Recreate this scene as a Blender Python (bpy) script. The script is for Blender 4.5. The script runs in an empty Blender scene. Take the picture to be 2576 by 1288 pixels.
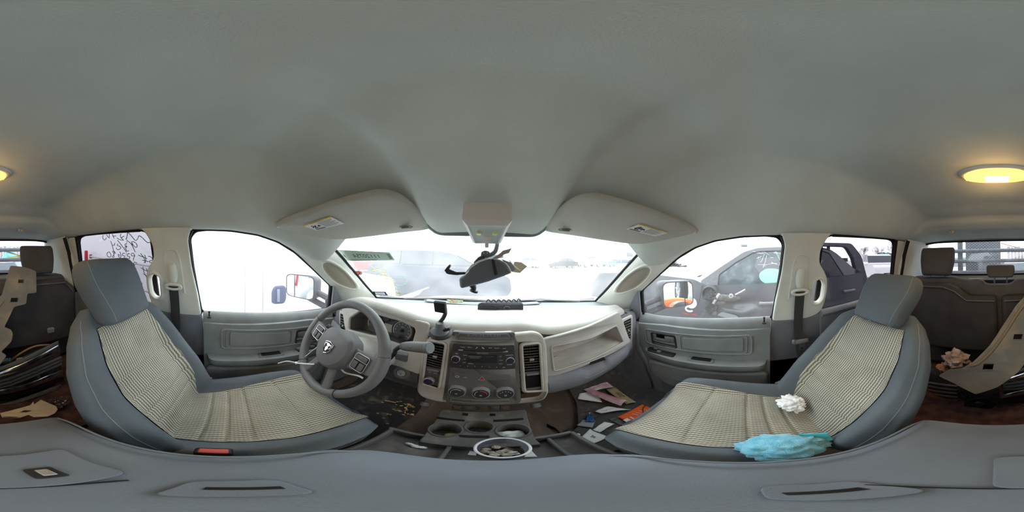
import bpy, bmesh, math, random
from math import sin, cos, pi, radians, atan2, hypot, sqrt
from mathutils import Vector, Matrix, noise
random.seed(7)
SC = bpy.context.scene
COL = SC.collection
ZC = 1.62                      # the lens stands 1.62 m above the ground; all numbers below are metres from the lens
# ------------------------------------------------------------------ camera (360 degree panorama)
YAW, ROLL = 0.1561, 0.018
cam = bpy.data.cameras.new('camera'); camo = bpy.data.objects.new('camera', cam); COL.objects.link(camo)
cam.type = 'PANO'
try: cam.panorama_type = 'EQUIRECTANGULAR'
except Exception: cam.cycles.panorama_type = 'EQUIRECTANGULAR'
cam.clip_start = 0.005; cam.clip_end = 500
MC = Matrix.Rotation(-YAW, 4, 'Z') @ Matrix.Rotation(-ROLL, 4, 'Y') @ Matrix.Rotation(pi/2, 4, 'X')
camo.matrix_world = Matrix.Translation((0, 0, ZC)) @ MC
SC.camera = camo
# ------------------------------------------------------------------ overcast sky, exposure
SC.view_settings.view_transform = 'Standard'; SC.view_settings.look = 'None'
SC.view_settings.exposure = 2.5; SC.view_settings.gamma = 1.0
try: SC.view_settings.use_curve_mapping = False
except Exception: pass
W = bpy.data.worlds.new('overcast_sky'); SC.world = W; W.use_nodes = True
W.node_tree.nodes['Background'].inputs[0].default_value = (0.93, 0.97, 1.0, 1)
W.node_tree.nodes['Background'].inputs[1].default_value = 1.0
SC.cycles.max_bounces = 10; SC.cycles.diffuse_bounces = 6; SC.cycles.transparent_max_bounces = 16
SC.cycles.use_denoising = True
SC.cycles.sample_clamp_indirect = 6.0
# ------------------------------------------------------------------ pixel of the photograph -> point at a known depth
KPX = 2576/(2*pi)
def ray(px, py):
    lon = (px-1288)/KPX; lat = (644-py)/KPX
    v = Vector((cos(lat)*sin(lon), cos(lat)*cos(lon), sin(lat)))
    return Matrix.Rotation(-YAW, 3, 'Z') @ (Matrix.Rotation(-ROLL, 3, 'Y') @ v)
def aX(px, py, x): v = ray(px, py); return v*(x/v.x)
def aY(px, py, y): v = ray(px, py); return v*(y/v.y)
def aZ(px, py, z): v = ray(px, py); return v*(z/v.z)
def aH(px, py, h): v = ray(px, py); return v*(h/hypot(v.x, v.y))
def aP(px, py, o, n): v = ray(px, py); return v*(Vector(o).dot(n)/v.dot(n))
# ------------------------------------------------------------------ materials
def lin(c):
    def f(u):
        u /= 255.0
        return u/12.92 if u <= 0.04045 else ((u+0.055)/1.055)**2.4
    return (f(c[0]), f(c[1]), f(c[2]), 1)
MATS = {}; WL = {}
class NT:
    def __init__(s, name):
        s.m = bpy.data.materials.new(name); s.m.use_nodes = True; s.t = s.m.node_tree; s.t.nodes.clear()
        s.out = s.n('ShaderNodeOutputMaterial')
    def n(s, t, **kw):
        x = s.t.nodes.new(t)
        for k, v in kw.items():
            if k.startswith('i_'): x.inputs[int(k[2:])].default_value = v
            else: setattr(x, k, v)
        return x
    def l(s, a, b): s.t.links.new(a, b)
def mat(name, c, rough=0.6, metal=0.0, spec=0.35, noise=0.0, nscale=40, c2=None, bump=0.0, bscale=400, coat=0.0, sheen=0.0, thr=None):
    """a painted / moulded surface: a base colour, worn or dirty in patches (c2), with a fine grain"""
    if name in MATS: return MATS[name]
    k = NT(name); b = k.n('ShaderNodeBsdfPrincipled')
    b.inputs['Base Color'].default_value = lin(c); b.inputs['Roughness'].default_value = rough
    b.inputs['Metallic'].default_value = metal; b.inputs['Specular IOR Level'].default_value = spec
    if coat: b.inputs['Coat Weight'].default_value = coat
    if sheen: b.inputs['Sheen Weight'].default_value = sheen
    tc = k.n('ShaderNodeTexCoord')
    if noise or c2:
        nz = k.n('ShaderNodeTexNoise'); nz.inputs['Scale'].default_value = nscale; nz.inputs['Detail'].default_value = 6
        k.l(tc.outputs['Object'], nz.inputs['Vector'])
        r = k.n('ShaderNodeValToRGB')
        lo, hi = thr or (0.35, 0.65)
        r.color_ramp.elements[0].position = lo; r.color_ramp.elements[1].position = hi
        r.color_ramp.elements[0].color = lin(c); r.color_ramp.elements[1].color = lin(c2 or tuple(min(255, u*(1+noise)) for u in c))
        k.l(nz.outputs['Fac'], r.inputs['Fac']); k.l(r.outputs['Color'], b.inputs['Base Color'])
    if bump:
        n2 = k.n('ShaderNodeTexNoise'); n2.inputs['Scale'].default_value = bscale; n2.inputs['Detail'].default_value = 2
        k.l(tc.outputs['Object'], n2.inputs['Vector'])
        bp = k.n('ShaderNodeBump'); bp.inputs['Strength'].default_value = bump; bp.inputs['Distance'].default_value = 0.002
        k.l(n2.outputs['Fac'], bp.inputs['Height']); k.l(bp.outputs['Normal'], b.inputs['Normal'])
    k.l(b.outputs[0], k.out.inputs[0]); MATS[name] = k.m; return k.m
def glass(name, tint, refl=0.06, haze=0.0, hazec=(255, 255, 255), dirt=0.0):
    """thin window glass: see-through tint, a faint reflection, a film of dust that catches the daylight"""
    if name in MATS: return MATS[name]
    k = NT(name); t = k.n('ShaderNodeBsdfTransparent'); t.inputs[0].default_value = lin(tint)
    g = k.n('ShaderNodeBsdfGlossy'); g.inputs['Roughness'].default_value = 0.02
    mx = k.n('ShaderNodeMixShader'); mx.inputs[0].default_value = refl
    k.l(t.outputs[0], mx.inputs[1]); k.l(g.outputs[0], mx.inputs[2]); last = mx
    if haze:
        tr = k.n('ShaderNodeBsdfTranslucent'); tr.inputs[0].default_value = lin(hazec)
        m2 = k.n('ShaderNodeMixShader'); m2.inputs[0].default_value = haze
        if dirt:
            tc = k.n('ShaderNodeTexCoord'); nz = k.n('ShaderNodeTexNoise'); nz.inputs['Scale'].default_value = 6; nz.inputs['Detail'].default_value = 5
            mp = k.n('ShaderNodeMapRange'); mp.inputs[1].default_value = 0.3; mp.inputs[2].default_value = 0.8; mp.inputs[3].default_value = haze*(1-dirt); mp.inputs[4].default_value = haze*(1+dirt)
            k.l(tc.outputs['Object'], nz.inputs[0]); k.l(nz.outputs['Fac'], mp.inputs[0]); k.l(mp.outputs[0], m2.inputs[0])
        k.l(last.outputs[0], m2.inputs[1]); k.l(tr.outputs[0], m2.inputs[2]); last = m2
    k.l(last.outputs[0], k.out.inputs[0]); MATS[name] = k.m; return k.m
def emit(name, c, s):
    if name in MATS: return MATS[name]
    k = NT(name); e = k.n('ShaderNodeEmission'); e.inputs[0].default_value = lin(c); e.inputs[1].default_value = s
    k.l(e.outputs[0], k.out.inputs[0]); MATS[name] = k.m; return k.m
def dotted(name, c):
    """printed dot screen of the windscreen's shade band"""
    k = NT(name); tc = k.n('ShaderNodeTexCoord'); mp = k.n('ShaderNodeMapping'); mp.inputs['Scale'].default_value = (150, 150, 150)
    v = k.n('ShaderNodeTexVoronoi'); v.inputs['Randomness'].default_value = 0.0
    lt = k.n('ShaderNodeMath', operation='LESS_THAN'); lt.inputs[1].default_value = 0.45
    t = k.n('ShaderNodeBsdfTransparent'); d = k.n('ShaderNodeBsdfDiffuse'); d.inputs[0].default_value = lin(c)
    mx = k.n('ShaderNodeMixShader')
    k.l(tc.outputs['UV'], mp.inputs[0]); k.l(mp.outputs[0], v.inputs['Vector']); k.l(v.outputs['Distance'], lt.inputs[0]); k.l(lt.outputs[0], mx.inputs[0])
    k.l(t.outputs[0], mx.inputs[1]); k.l(d.outputs[0], mx.inputs[2]); k.l(mx.outputs[0], k.out.inputs[0]); return k.m
def fabric(name):
    """woven seat insert: pale wavy cords over grey, running along v (metres in the UV map)"""
    k = NT(name); b = k.n('ShaderNodeBsdfPrincipled'); b.inputs['Roughness'].default_value = 0.9; b.inputs['Specular IOR Level'].default_value = 0.1
    uv = k.n('ShaderNodeUVMap'); sx = k.n('ShaderNodeSeparateXYZ'); k.l(uv.outputs[0], sx.inputs[0])
    def M(op, a, c=None):
        x = k.n('ShaderNodeMath', operation=op)
        for i, q in enumerate((a, c)):
            if q is None: continue
            if isinstance(q, (int, float)): x.inputs[i].default_value = q
            else: k.l(q, x.inputs[i])
        return x.outputs[0]
    wob = M('MULTIPLY', M('SINE', M('MULTIPLY', sx.outputs[1], 2*pi/0.0115)), 0.30)
    st = M('SINE', M('ADD', M('MULTIPLY', sx.outputs[0], 2*pi/0.0092), wob))
    br = M('SINE', M('MULTIPLY', sx.outputs[1], 2*pi/0.0085))
    h = M('ADD', M('MULTIPLY', st, 0.8), M('MULTIPLY', br, 0.2))
    r = k.n('ShaderNodeValToRGB'); r.color_ramp.elements[0].position = 0.22; r.color_ramp.elements[1].position = 0.80
    r.color_ramp.elements[0].color = lin((118, 114, 107)); r.color_ramp.elements[1].color = lin((196, 191, 173))
    f = M('ADD', M('MULTIPLY', h, 0.5), 0.5); k.l(f, r.inputs[0])
    nz = k.n('ShaderNodeTexNoise'); nz.inputs['Scale'].default_value = 9; nz.inputs['Detail'].default_value = 5
    tc = k.n('ShaderNodeTexCoord'); k.l(tc.outputs['Object'], nz.inputs[0])
    mr = k.n('ShaderNodeMapRange'); mr.inputs[1].default_value = 0.35; mr.inputs[2].default_value = 0.7; mr.inputs[3].default_value = 1.0; mr.inputs[4].default_value = 0.78
    k.l(nz.outputs['Fac'], mr.inputs[0])
    mx = k.n('ShaderNodeMix', data_type='RGBA', blend_type='MULTIPLY'); mx.inputs[0].default_value = 1
    k.l(r.outputs[0], mx.inputs[6]); k.l(mr.outputs[0], mx.inputs[7]); k.l(mx.outputs[2], b.inputs['Base Color'])
    bp = k.n('ShaderNodeBump'); bp.inputs['Strength'].default_value = 0.6; bp.inputs['Distance'].default_value = 0.0015
    k.l(f, bp.inputs['Height']); k.l(bp.outputs[0], b.inputs['Normal'])
    k.l(b.outputs[0], k.out.inputs[0]); return k.m
def treadplate(name):
    """black tread plate with raised bars in alternating directions"""
    k = NT(name); b = k.n('ShaderNodeBsdfPrincipled'); b.inputs['Metallic'].default_value = 0.6; b.inputs['Roughness'].default_value = 0.4
    uv = k.n('ShaderNodeUVMap'); sx = k.n('ShaderNodeSeparateXYZ'); k.l(uv.outputs[0], sx.inputs[0])
    def M(op, a, c=None):
        x = k.n('ShaderNodeMath', operation=op)
        for i, q in enumerate((a, c)):
            if q is None: continue
            if isinstance(q, (int, float)): x.inputs[i].default_value = q
            else: k.l(q, x.inputs[i])
        return x.outputs[0]
    S = 22.0
    def bar(su, off):
        a = M('ADD', M('MULTIPLY', sx.outputs[0], S), off); c = M('ADD', M('MULTIPLY', sx.outputs[1], S*1.4), off)
        fa = M('SUBTRACT', M('FRACT', a), 0.5); fc = M('SUBTRACT', M('FRACT', c), 0.5)
        p = M('ABSOLUTE', M('ADD', fa, M('MULTIPLY', fc, su))); q = M('ABSOLUTE', M('SUBTRACT', fa, M('MULTIPLY', fc, su)))
        return M('MULTIPLY', M('LESS_THAN', p, 0.10), M('LESS_THAN', q, 0.42))
    h = M('MAXIMUM', bar(1, 0.0), bar(-1, 0.5))
    r = k.n('ShaderNodeValToRGB'); r.color_ramp.elements[0].color = lin((62, 64, 70)); r.color_ramp.elements[1].color = lin((150, 154, 160)); k.l(h, r.inputs[0])
    k.l(r.outputs[0], b.inputs['Base Color'])
    bp = k.n('ShaderNodeBump'); bp.inputs['Strength'].default_value = 1; bp.inputs['Distance'].default_value = 0.004; k.l(h, bp.inputs['Height']); k.l(bp.outputs[0], b.inputs['Normal'])
    k.l(b.outputs[0], k.out.inputs[0]); return k.m
# ------------------------------------------------------------------ mesh helpers
def V(*a): return Vector(a if len(a) > 1 else a[0])
def rnd(pts, r, n=4):
    """round the corners of a closed 2-D outline"""
    out = []; N = len(pts)
    for i in range(N):
        p0, p1, p2 = Vector(pts[i-1]), Vector(pts[i]), Vector(pts[(i+1) % N])
        a = p0-p1; b = p2-p1; rr = min(r, a.length*0.45, b.length*0.45)
        A = p1+a.normalized()*rr; B = p1+b.normalized()*rr
        for k in range(n+1):
            t = k/n; out.append(tuple(A*(1-t)**2 + p1*2*t*(1-t) + B*t*t))
    return out
def rect(x0, y0, x1, y1, r=0, n=4):
    p = [(x0, y0), (x1, y0), (x1, y1), (x0, y1)]
    return rnd(p, r, n) if r else p
def circ(cx, cy, r, n=28, ry=None): return [(cx+r*cos(2*pi*k/n), cy+(ry or r)*sin(2*pi*k/n)) for k in range(n)]
def smooth(pts, n=4, closed=False):
    """Catmull-Rom through points of any dimension"""
    P = [Vector(p) for p in pts]; N = len(P); out = []
    rng = range(N if closed else N-1)
    for i in rng:
        if closed: a, b, c, d = P[i-1], P[i], P[(i+1) % N], P[(i+2) % N]
        else: a, b, c, d = P[max(i-1, 0)], P[i], P[i+1], P[min(i+2, N-1)]
        for k in range(n):
            t = k/n
            out.append(0.5*((2*b)+(c-a)*t+(2*a-5*b+4*c-d)*t*t+(3*b-a-3*c+d)*t**3))
    if not closed: out.append(P[-1])
    return out
def frame(o, u, v):
    o = Vector(o); u = Vector(u).normalized(); w = u.cross(Vector(v)).normalized(); v2 = w.cross(u)
    return lambda a, b, c=0.0: o+u*a+v2*b+w*c
_FONTCACHE = {}
def text_mesh(body, size):
    key = (body, size)
    if key not in _FONTCACHE:
        cu = bpy.data.curves.new('t', 'FONT'); cu.body = body; cu.size = size; cu.align_x = 'CENTER'; cu.align_y = 'CENTER'; cu.resolution_u = 3
        o = bpy.data.objects.new('t', cu); COL.objects.link(o)
        me = bpy.data.meshes.new_from_object(o.evaluated_get(bpy.context.evaluated_depsgraph_get()))
        _FONTCACHE[key] = ([v.co.copy() for v in me.vertices], [tuple(p.vertices) for p in me.polygons])
        bpy.data.objects.remove(o); bpy.data.curves.remove(cu); bpy.data.meshes.remove(me)
    return _FONTCACHE[key]
class MB:
    def __init__(s): s.v = []; s.f = []; s.uv = {}
    def add(s, vs, fs, uvs=None):
        b = len(s.v); s.v += [Vector(p) for p in vs]
        for i, f in enumerate(fs): s.f.append(tuple(b+k for k in f))
        if uvs:
            for i, q in enumerate(uvs): s.uv[b+i] = q
        return s
    def box(s, c, d, M=None):
        c = Vector(c); x, y, z = d[0]/2, d[1]/2, d[2]/2; P = []
        for k in ((-x,-y,-z),(x,-y,-z),(x,y,-z),(-x,y,-z),(-x,-y,z),(x,-y,z),(x,y,z),(-x,y,z)):
            q = Vector(k); P.append(c+(M @ q if M else q))
        return s.add(P, [(0,3,2,1),(4,5,6,7),(0,1,5,4),(1,2,6,5),(2,3,7,6),(3,0,4,7)])
    def rbox(s, c, d, r=0.01, M=None, seg=3):
        bm = bmesh.new(); bmesh.ops.create_cube(bm, size=1)
        for v in bm.verts: v.co = Vector((v.co.x*d[0], v.co.y*d[1], v.co.z*d[2]))
        bmesh.ops.bevel(bm, geom=bm.edges[:], offset=min(r, min(d)*0.49), segments=seg, profile=0.5, affect='EDGES')
        bm.verts.index_update(); c = Vector(c)
        s.add([c+(M @ v.co if M else v.co) for v in bm.verts], [tuple(v.index for v in f.verts) for f in bm.faces]); bm.free(); return s
    def tube(s, pts, r, n=8, caps=True, closed=False, flat=None):
        P = [Vector(p) for p in pts]; N = len(P); R = r if isinstance(r, (list, tuple)) else [r]*N
        b = len(s.v); T = []
        for i in range(N):
            a = P[i-1] if (i or closed) else P[0]; c = P[(i+1) % N] if (i < N-1 or closed) else P[-1]
            t = (c-a); T.append(t.normalized() if t.length > 1e-9 else Vector((0, 0, 1)))
        up = Vector((0, 0, 1)) if abs(T[0].z) < 0.9 else Vector((1, 0, 0))
        X = T[0].cross(up).normalized()
        for i in range(N):
            X = (X-T[i]*X.dot(T[i])).normalized(); Y = T[i].cross(X)
            for k in range(n):
                a = 2*pi*k/n; s.v.append(P[i]+X*(R[i]*cos(a))+Y*(R[i]*(flat or 1)*sin(a)))
        for i in range(N if closed else N-1):
            j = (i+1) % N
            for k in range(n): s.f.append((b+i*n+k, b+i*n+(k+1) % n, b+j*n+(k+1) % n, b+j*n+k))
        if caps and not closed:
            s.f.append(tuple(b+k for k in reversed(range(n)))); s.f.append(tuple(b+(N-1)*n+k for k in range(n)))
        return s
    def ribbon(s, pts, wdir, w, th=0.001):
        """a strap: width along wdir, some thickness"""
        P = [Vector(p) for p in pts]; N = len(P); b = len(s.v)
        for i in range(N):
            t = (P[min(i+1, N-1)]-P[max(i-1, 0)]).normalized(); d = (wdir[i] if isinstance(wdir, list) else Vector(wdir)).normalized()
            nn = t.cross(d).normalized()*th
            for q in (-d*w/2-nn/2, d*w/2-nn/2, d*w/2+nn/2, -d*w/2+nn/2): s.v.append(P[i]+q)
        for i in range(N-1):
            for k in range(4): s.f.append((b+i*4+k, b+i*4+(k+1) % 4, b+i*4+4+(k+1) % 4, b+i*4+4+k))
        s.f.append((b+3, b+2, b+1, b)); e = b+(N-1)*4; s.f.append((e, e+1, e+2, e+3)); return s
    def lathe(s, prof, o, ax, n=24, caps=True):
        """prof: (radius, height along ax)"""
        o = Vector(o); ax = Vector(ax).normalized(); up = Vector((0, 0, 1)) if abs(ax.z) < 0.9 else Vector((1, 0, 0))
        X = ax.cross(up).normalized(); Y = ax.cross(X); b = len(s.v); m = len(prof)
        for r, h in prof:
            for k in range(n): a = 2*pi*k/n; s.v.append(o+ax*h+X*(r*cos(a))+Y*(r*sin(a)))
        for i in range(m-1):
            for k in range(n): s.f.append((b+i*n+k, b+i*n+(k+1) % n, b+(i+1)*n+(k+1) % n, b+(i+1)*n+k))
        if caps:
            s.f.append(tuple(b+k for k in reversed(range(n)))); s.f.append(tuple(b+(m-1)*n+k for k in range(n)))
        return s
    def grid(s, fn, nu, nv, uvf=None, closed_u=False):
        b = len(s.v); U = nu if closed_u else nu+1
        for j in range(nv+1):
            for i in range(U):
                u, v = i/nu, j/nv; s.v.append(Vector(fn(u, v)))
                if uvf: s.uv[len(s.v)-1] = uvf(u, v)
        for j in range(nv):
            for i in range(nu):
                i2 = (i+1) % U; s.f.append((b+j*U+i, b+j*U+i2, b+(j+1)*U+i2, b+(j+1)*U+i))
        return s
    def loops(s, L, cap=True):
        """skin a stack of closed loops with equal counts"""
        b = len(s.v); n = len(L[0])
        for l in L: s.v += [Vector(p) for p in l]
        for i in range(len(L)-1):
            for k in range(n): s.f.append((b+i*n+k, b+i*n+(k+1) % n, b+(i+1)*n+(k+1) % n, b+(i+1)*n+k))
        if cap:
            s.f.append(tuple(b+k for k in reversed(range(n)))); e = b+(len(L)-1)*n; s.f.append(tuple(e+k for k in range(n)))
        return s
    def plate(s, outer, fn, th=0.004, bev=0.0, holes=(), uv=False):
        """flat outline with holes, thickness th along +w, mapped by fn(u, v, w)"""
        cu = bpy.data.curves.new('p', 'CURVE'); cu.dimensions = '2D'; cu.fill_mode = 'BOTH'; cu.extrude = max(th/2-bev, 1e-5)
        cu.bevel_depth = bev; cu.bevel_resolution = 2; cu.offset = -bev
        for lp in [outer]+list(holes):
            sp = cu.splines.new('POLY'); sp.points.add(len(lp)-1); sp.use_cyclic_u = True
            for i, p in enumerate(lp): sp.points[i].co = (p[0], p[1], 0, 1)
        o = bpy.data.objects.new('p', cu); COL.objects.link(o)
        me = bpy.data.meshes.new_from_object(o.evaluated_get(bpy.context.evaluated_depsgraph_get()))
        vs = [v.co.copy() for v in me.vertices]
        s.add([fn(p.x, p.y, p.z+th/2) for p in vs], [tuple(p.vertices) for p in me.polygons], [(p.x, p.y) for p in vs] if uv else None)
        bpy.data.objects.remove(o); bpy.data.curves.remove(cu); bpy.data.meshes.remove(me); return s
    def text(s, body, size, fn, lift=0.0006, sx=1.0, shear=0.0):
        vs, fs = text_mesh(body, size)
        return s.add([fn(p.x*sx+p.y*shear, p.y, lift) for p in vs], fs)
    def strokes(s, lines, fn, r=0.002, n=5, sm=3):
        for L in lines:
            p = [fn(*q) for q in L]
            s.tube(smooth(p, sm) if sm > 1 and len(p) > 2 else p, r, n)
        return s
    def xf(s, M): s.v = [M @ p for p in s.v]; return s
    def build(s, name, m, parent=None, smooth_deg=40, sub=0, solid=0.0, recalc=True):
        me = bpy.data.meshes.new(name); off = Vector((0, 0, ZC)) - (Vector(WL[parent.name]) if parent is not None else Vector((0, 0, 0)))
        me.from_pydata([p+off for p in s.v], [], s.f); me.validate()
        if s.uv:
            ul = me.uv_layers.new(name='UVMap')
            for lp in me.loops: ul.data[lp.index].uv = s.uv.get(lp.vertex_index, (0, 0))
        if recalc:
            bm = bmesh.new(); bm.from_mesh(me); bmesh.ops.recalc_face_normals(bm, faces=bm.faces[:]); bm.to_mesh(me); bm.free()
        me.polygons.foreach_set('use_smooth', [True]*len(me.polygons))
        if smooth_deg < 180: me.set_sharp_from_angle(angle=radians(smooth_deg))
        for q in (m if isinstance(m, (list, tuple)) else [m]): me.materials.append(q)
        o = bpy.data.objects.new(name, me); COL.objects.link(o)
        if solid: md = o.modifiers.new('thickness', 'SOLIDIFY'); md.thickness = solid; md.offset = 0
        if sub: md = o.modifiers.new('round', 'SUBSURF'); md.levels = sub; md.render_levels = sub
        WL[o.name] = tuple((Vector(WL[parent.name]) if parent is not None else Vector((0, 0, 0))))
        if parent is not None: o.parent = parent
        return o
def thing(name, label, cat, loc=(0, 0, 0), group=None, kind=None):
    o = bpy.data.objects.new(name, None); COL.objects.link(o); o.empty_display_size = 0.05
    o.location = Vector(loc)+Vector((0, 0, ZC)); WL[o.name] = tuple(o.location)
    return tag(o, label, cat, group, kind)
def tag(o, label=None, cat=None, group=None, kind=None):
    if label: o['label'] = label
    if cat: o['category'] = cat
    if group: o['group'] = group
    if kind: o['kind'] = kind
    return o
def sst(a, b, x):
    t = max(0.0, min(1.0, (x-a)/(b-a))); return t*t*(3-2*t)
def lerp(a, b, t): return a+(b-a)*t
def interp(tab, x):
    if x <= tab[0][0]: return tab[0][1]
    for (x0, y0), (x1, y1) in zip(tab, tab[1:]):
        if x <= x1: return y0+(y1-y0)*(x-x0)/(x1-x0)
    return tab[-1][1]
# ------------------------------------------------------------------ palette
HEAD = mat('headliner_cloth', (204, 209, 205), 0.95, spec=0.1, noise=0.05, nscale=5, bump=0.25, bscale=500)
TRIM = mat('pale_pillar_plastic', (214, 215, 208), 0.7, noise=0.05, nscale=8, bump=0.15, bscale=900)
TAUPE = mat('taupe_dash_plastic', (170, 167, 162), 0.62, noise=0.06, nscale=12, bump=0.2, bscale=900)
TAUPE2 = mat('taupe_bezel_plastic', (178, 174, 168), 0.6, noise=0.08, nscale=14, bump=0.2, bscale=900)
DGREY = mat('grey_door_plastic', (124, 127, 128), 0.6, noise=0.1, nscale=10, bump=0.25, bscale=900)
DGREY2 = mat('grey_lower_plastic', (110, 111, 117), 0.6, noise=0.1, nscale=10, bump=0.25, bscale=900)
BLACK = mat('black_plastic', (34, 34, 36), 0.5, noise=0.3, nscale=20)
PANEL = mat('charcoal_panel', (92, 91, 90), 0.55, noise=0.16, nscale=9, bump=0.1, bscale=900)
DARKHOLE = mat('dark_recess', (22, 21, 21), 0.8)
RUBBER = mat('black_rubber', (26, 26, 28), 0.7)
CLOTH = mat('grey_seat_cloth', (95, 101, 106), 0.95, spec=0.1, noise=0.08, nscale=7, bump=0.3, bscale=700)
CLOTH_D = mat('charcoal_rear_cloth', (84, 82, 81), 0.95, spec=0.1, noise=0.12, nscale=7, bump=0.3, bscale=700)
ARMREST = mat('grey_armrest_cloth', (108, 114, 122), 0.9, spec=0.15, noise=0.10, nscale=6, bump=0.25, bscale=700)
FAB = fabric('cream_corded_fabric')
CARPET = mat('dirty_brown_carpet', (100, 87, 79), 1.0, spec=0.05, c2=(134, 112, 92), nscale=14, thr=(0.5, 0.85), bump=0.7, bscale=900)
MATB = mat('black_floor_mat', (54, 52, 51), 0.9, spec=0.1, c2=(112, 102, 90), nscale=22, thr=(0.54, 0.85), bump=0.5, bscale=600)
CHROME = mat('chrome', (235, 235, 240), 0.12, metal=1.0)
SATIN = mat('satin_metal', (190, 190, 195), 0.35, metal=0.9)
WHITE = mat('white_plastic', (235, 236, 236), 0.4)
PAPER = mat('white_paper', (240, 240, 240), 0.9, spec=0.1)
TAN = mat('tan_paper', (190, 160, 125), 0.9, spec=0.1, noise=0.1, nscale=20)
INK = mat('dark_ink', (40, 42, 46), 0.9)
CLEAR = glass('front_door_glass', (250, 252, 252), 0.03, 0.02)
WIND = glass('hazy_windscreen_glass', (235, 245, 243), 0.02, 0.13, (255, 255, 255), 0.35)
PRIV = glass('smoked_privacy_glass', (186, 184, 188), 0.04)
REARG = glass('rear_glass', (225, 228, 232), 0.04, 0.03)
# =================================================================== THE CAB ITSELF
TH = 0.28
def sx(z): return 0.80-TH*(z+0.31)                 # half width of the side glass at height z
def SIDE(sg, lift=0.0):                            # (y, z, depth towards the inside) on a side wall
    return lambda y, z, w=0.0: Vector((sg*(sx(z)-w-lift), y, z))
WIN_F = [(0.557,-.345),(.540,-.19),(.41,-.085),(.30,-.001),(.21,.047),(.12,.075),(0,.092),(-.10,.097),(-.150,.093),(-.174,.066),(-.168,-.06),(-.142,-.302)]
WIN_R = [(-.40,-.285),(-.41,-.13),(-.385,-.06),(-.35,-.02),(-.348,.04),(-.378,.095),(-.42,.113),(-.60,.124),(-.86,.124),(-.905,.115),(-.925,.09),(-.985,-.20),(-.98,-.262)]
RAIL = [(-1.42,.135),(-.92,.128),(-.42,.118),(-.15,.104),(0,.098),(.12,.081),(.21,.053),(.30,.005),(.41,-.08)]
def zroof(y): return interp([(-1.42,.128),(-1.36,.14),(-1.12,.20),(-1.055,.235),(-1.03,.268),(-.9,.30),(-.5,.335),(0,.345),(.15,.325),(.30,.262),(.42,.19),(.52,.13),(.62,.085)], y)
def yfront(x): return 0.62-0.58*x*x
def ceil_z(x, y):
    a = abs(x); z0 = zroof(y + (0.62-yfront(x))*sst(-.1, .3, y)*0.85)
    if y > -0.1:
        # recess over the visors, lower smooth panel in the middle
        vz = sst(-.02, .22, y)*sst(.19, .25, a)*(1-sst(.50, .62, a))
        z0 += 0.026*vz
        z0 -= 0.012*sst(.05, .40, y)*(1-sst(.165, .225, a))
    z0 += 0.006*sin((y+.2)*9)*(1-sst(.3, .6, a))*(1-sst(-.1, .1, y))
    f = sst(.44, .685, a); f = f**1.15
    return lerp(z0, interp(RAIL, y), f)
mb = MB()
def cf(u, v):
    x = lerp(-.70, .70, u); y1 = yfront(min(abs(x), .64)) - 0.9*max(0, abs(x)-.62); t = v
    y = lerp(-1.40, y1, t); return (x, y, ceil_z(x, y))
mb.grid(cf, 84, 120)
tag(mb.build('ceiling', HEAD, smooth_deg=180, recalc=False), 'grey cloth headliner over the whole cab', 'ceiling', kind='structure')
# outer roof skin, so that no sky shines through
mb = MB(); mb.grid(lambda u, v: (lerp(-.76, .76, u), lerp(-1.46, .60-.55*(lerp(-.76, .76, u))**2, v), 0.035+ceil_z(lerp(-.62, .62, u), lerp(-1.40, .60-.55*(lerp(-.64, .64, u))**2, v))), 20, 30)
WHITEP = mat('white_car_paint', (236, 238, 240), 0.3, coat=0.5)
tag(mb.build('ceiling', WHITEP, smooth_deg=180), 'white outer roof skin above the headliner', 'roof', kind='structure')

# floor with transmission tunnel
def floor_z(x, y):
    a = abs(x); t = 0.13*(1-sst(.13, .30, a))*sst(-.55, -.3, y)
    toe = 0.42*sst(.62, 1.0, y)
    return -.95+t+toe+.012*noise.noise(Vector((x*7, y*7, 0)))
mb = MB(); mb.grid(lambda u, v: (lerp(-.90, .90, u), lerp(-1.46, 1.06, v), floor_z(lerp(-.9, .9, u), lerp(-1.46, 1.06, v))), 60, 80)
tag(mb.build('floor', CARPET, smooth_deg=180), 'dirty brown carpet of the cab floor and tunnel', 'floor', kind='structure')
# firewall, rear wall, outer lower walls
mb = MB(); mb.box((0, 1.06, -.66), (1.66, .03, .66)); tag(mb.build('wall_front', PANEL), 'dark firewall behind the dashboard', 'wall', kind='structure')
mb = MB(); mb.plate([(-.80,-.96),(.80,-.96),(.80,-.155),(.70,-.145),(-.70,-.145),(-.80,-.155)], frame((0, -1.40, 0), (1,0,0), (0,0,1)), .03)
tag(mb.build('wall_rear', CLOTH_D), 'dark back wall of the cab below the rear window', 'wall', kind='structure')
# rear header and corners of the back window
RW = rnd([(-.715,-.150),(.715,-.150),(.700,.115),(.55,.134),(-.55,.134),(-.700,.115)], .05, 5)
mb = MB(); mb.plate([(-.83,-.20),(.83,-.20),(.80,.0),(.73,.20),(.5,.26),(-.5,.26),(-.73,.20),(-.80,.0)], frame((0, -1.385, 0), (1,0,0), (0,0,1)), .02, holes=[RW])
tag(mb.build('trim_1', TRIM), 'pale surround of the rear window', 'trim', kind='structure')
mb = MB(); mb.tube([Vector((x, -1.36, z)) for x, z in RW], .009, 6, closed=True)
rearwin = thing('window_1', 'rear window of the cab looking onto the rack', 'window', (0, -1.375, 0), kind='structure')
mb.build('window_seal', RUBBER, rearwin)
mb = MB(); mb.plate(RW, frame((0, -1.385, 0), (1,0,0), (0,0,1)), .004); mb.build('pane', REARG, rearwin)

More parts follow.
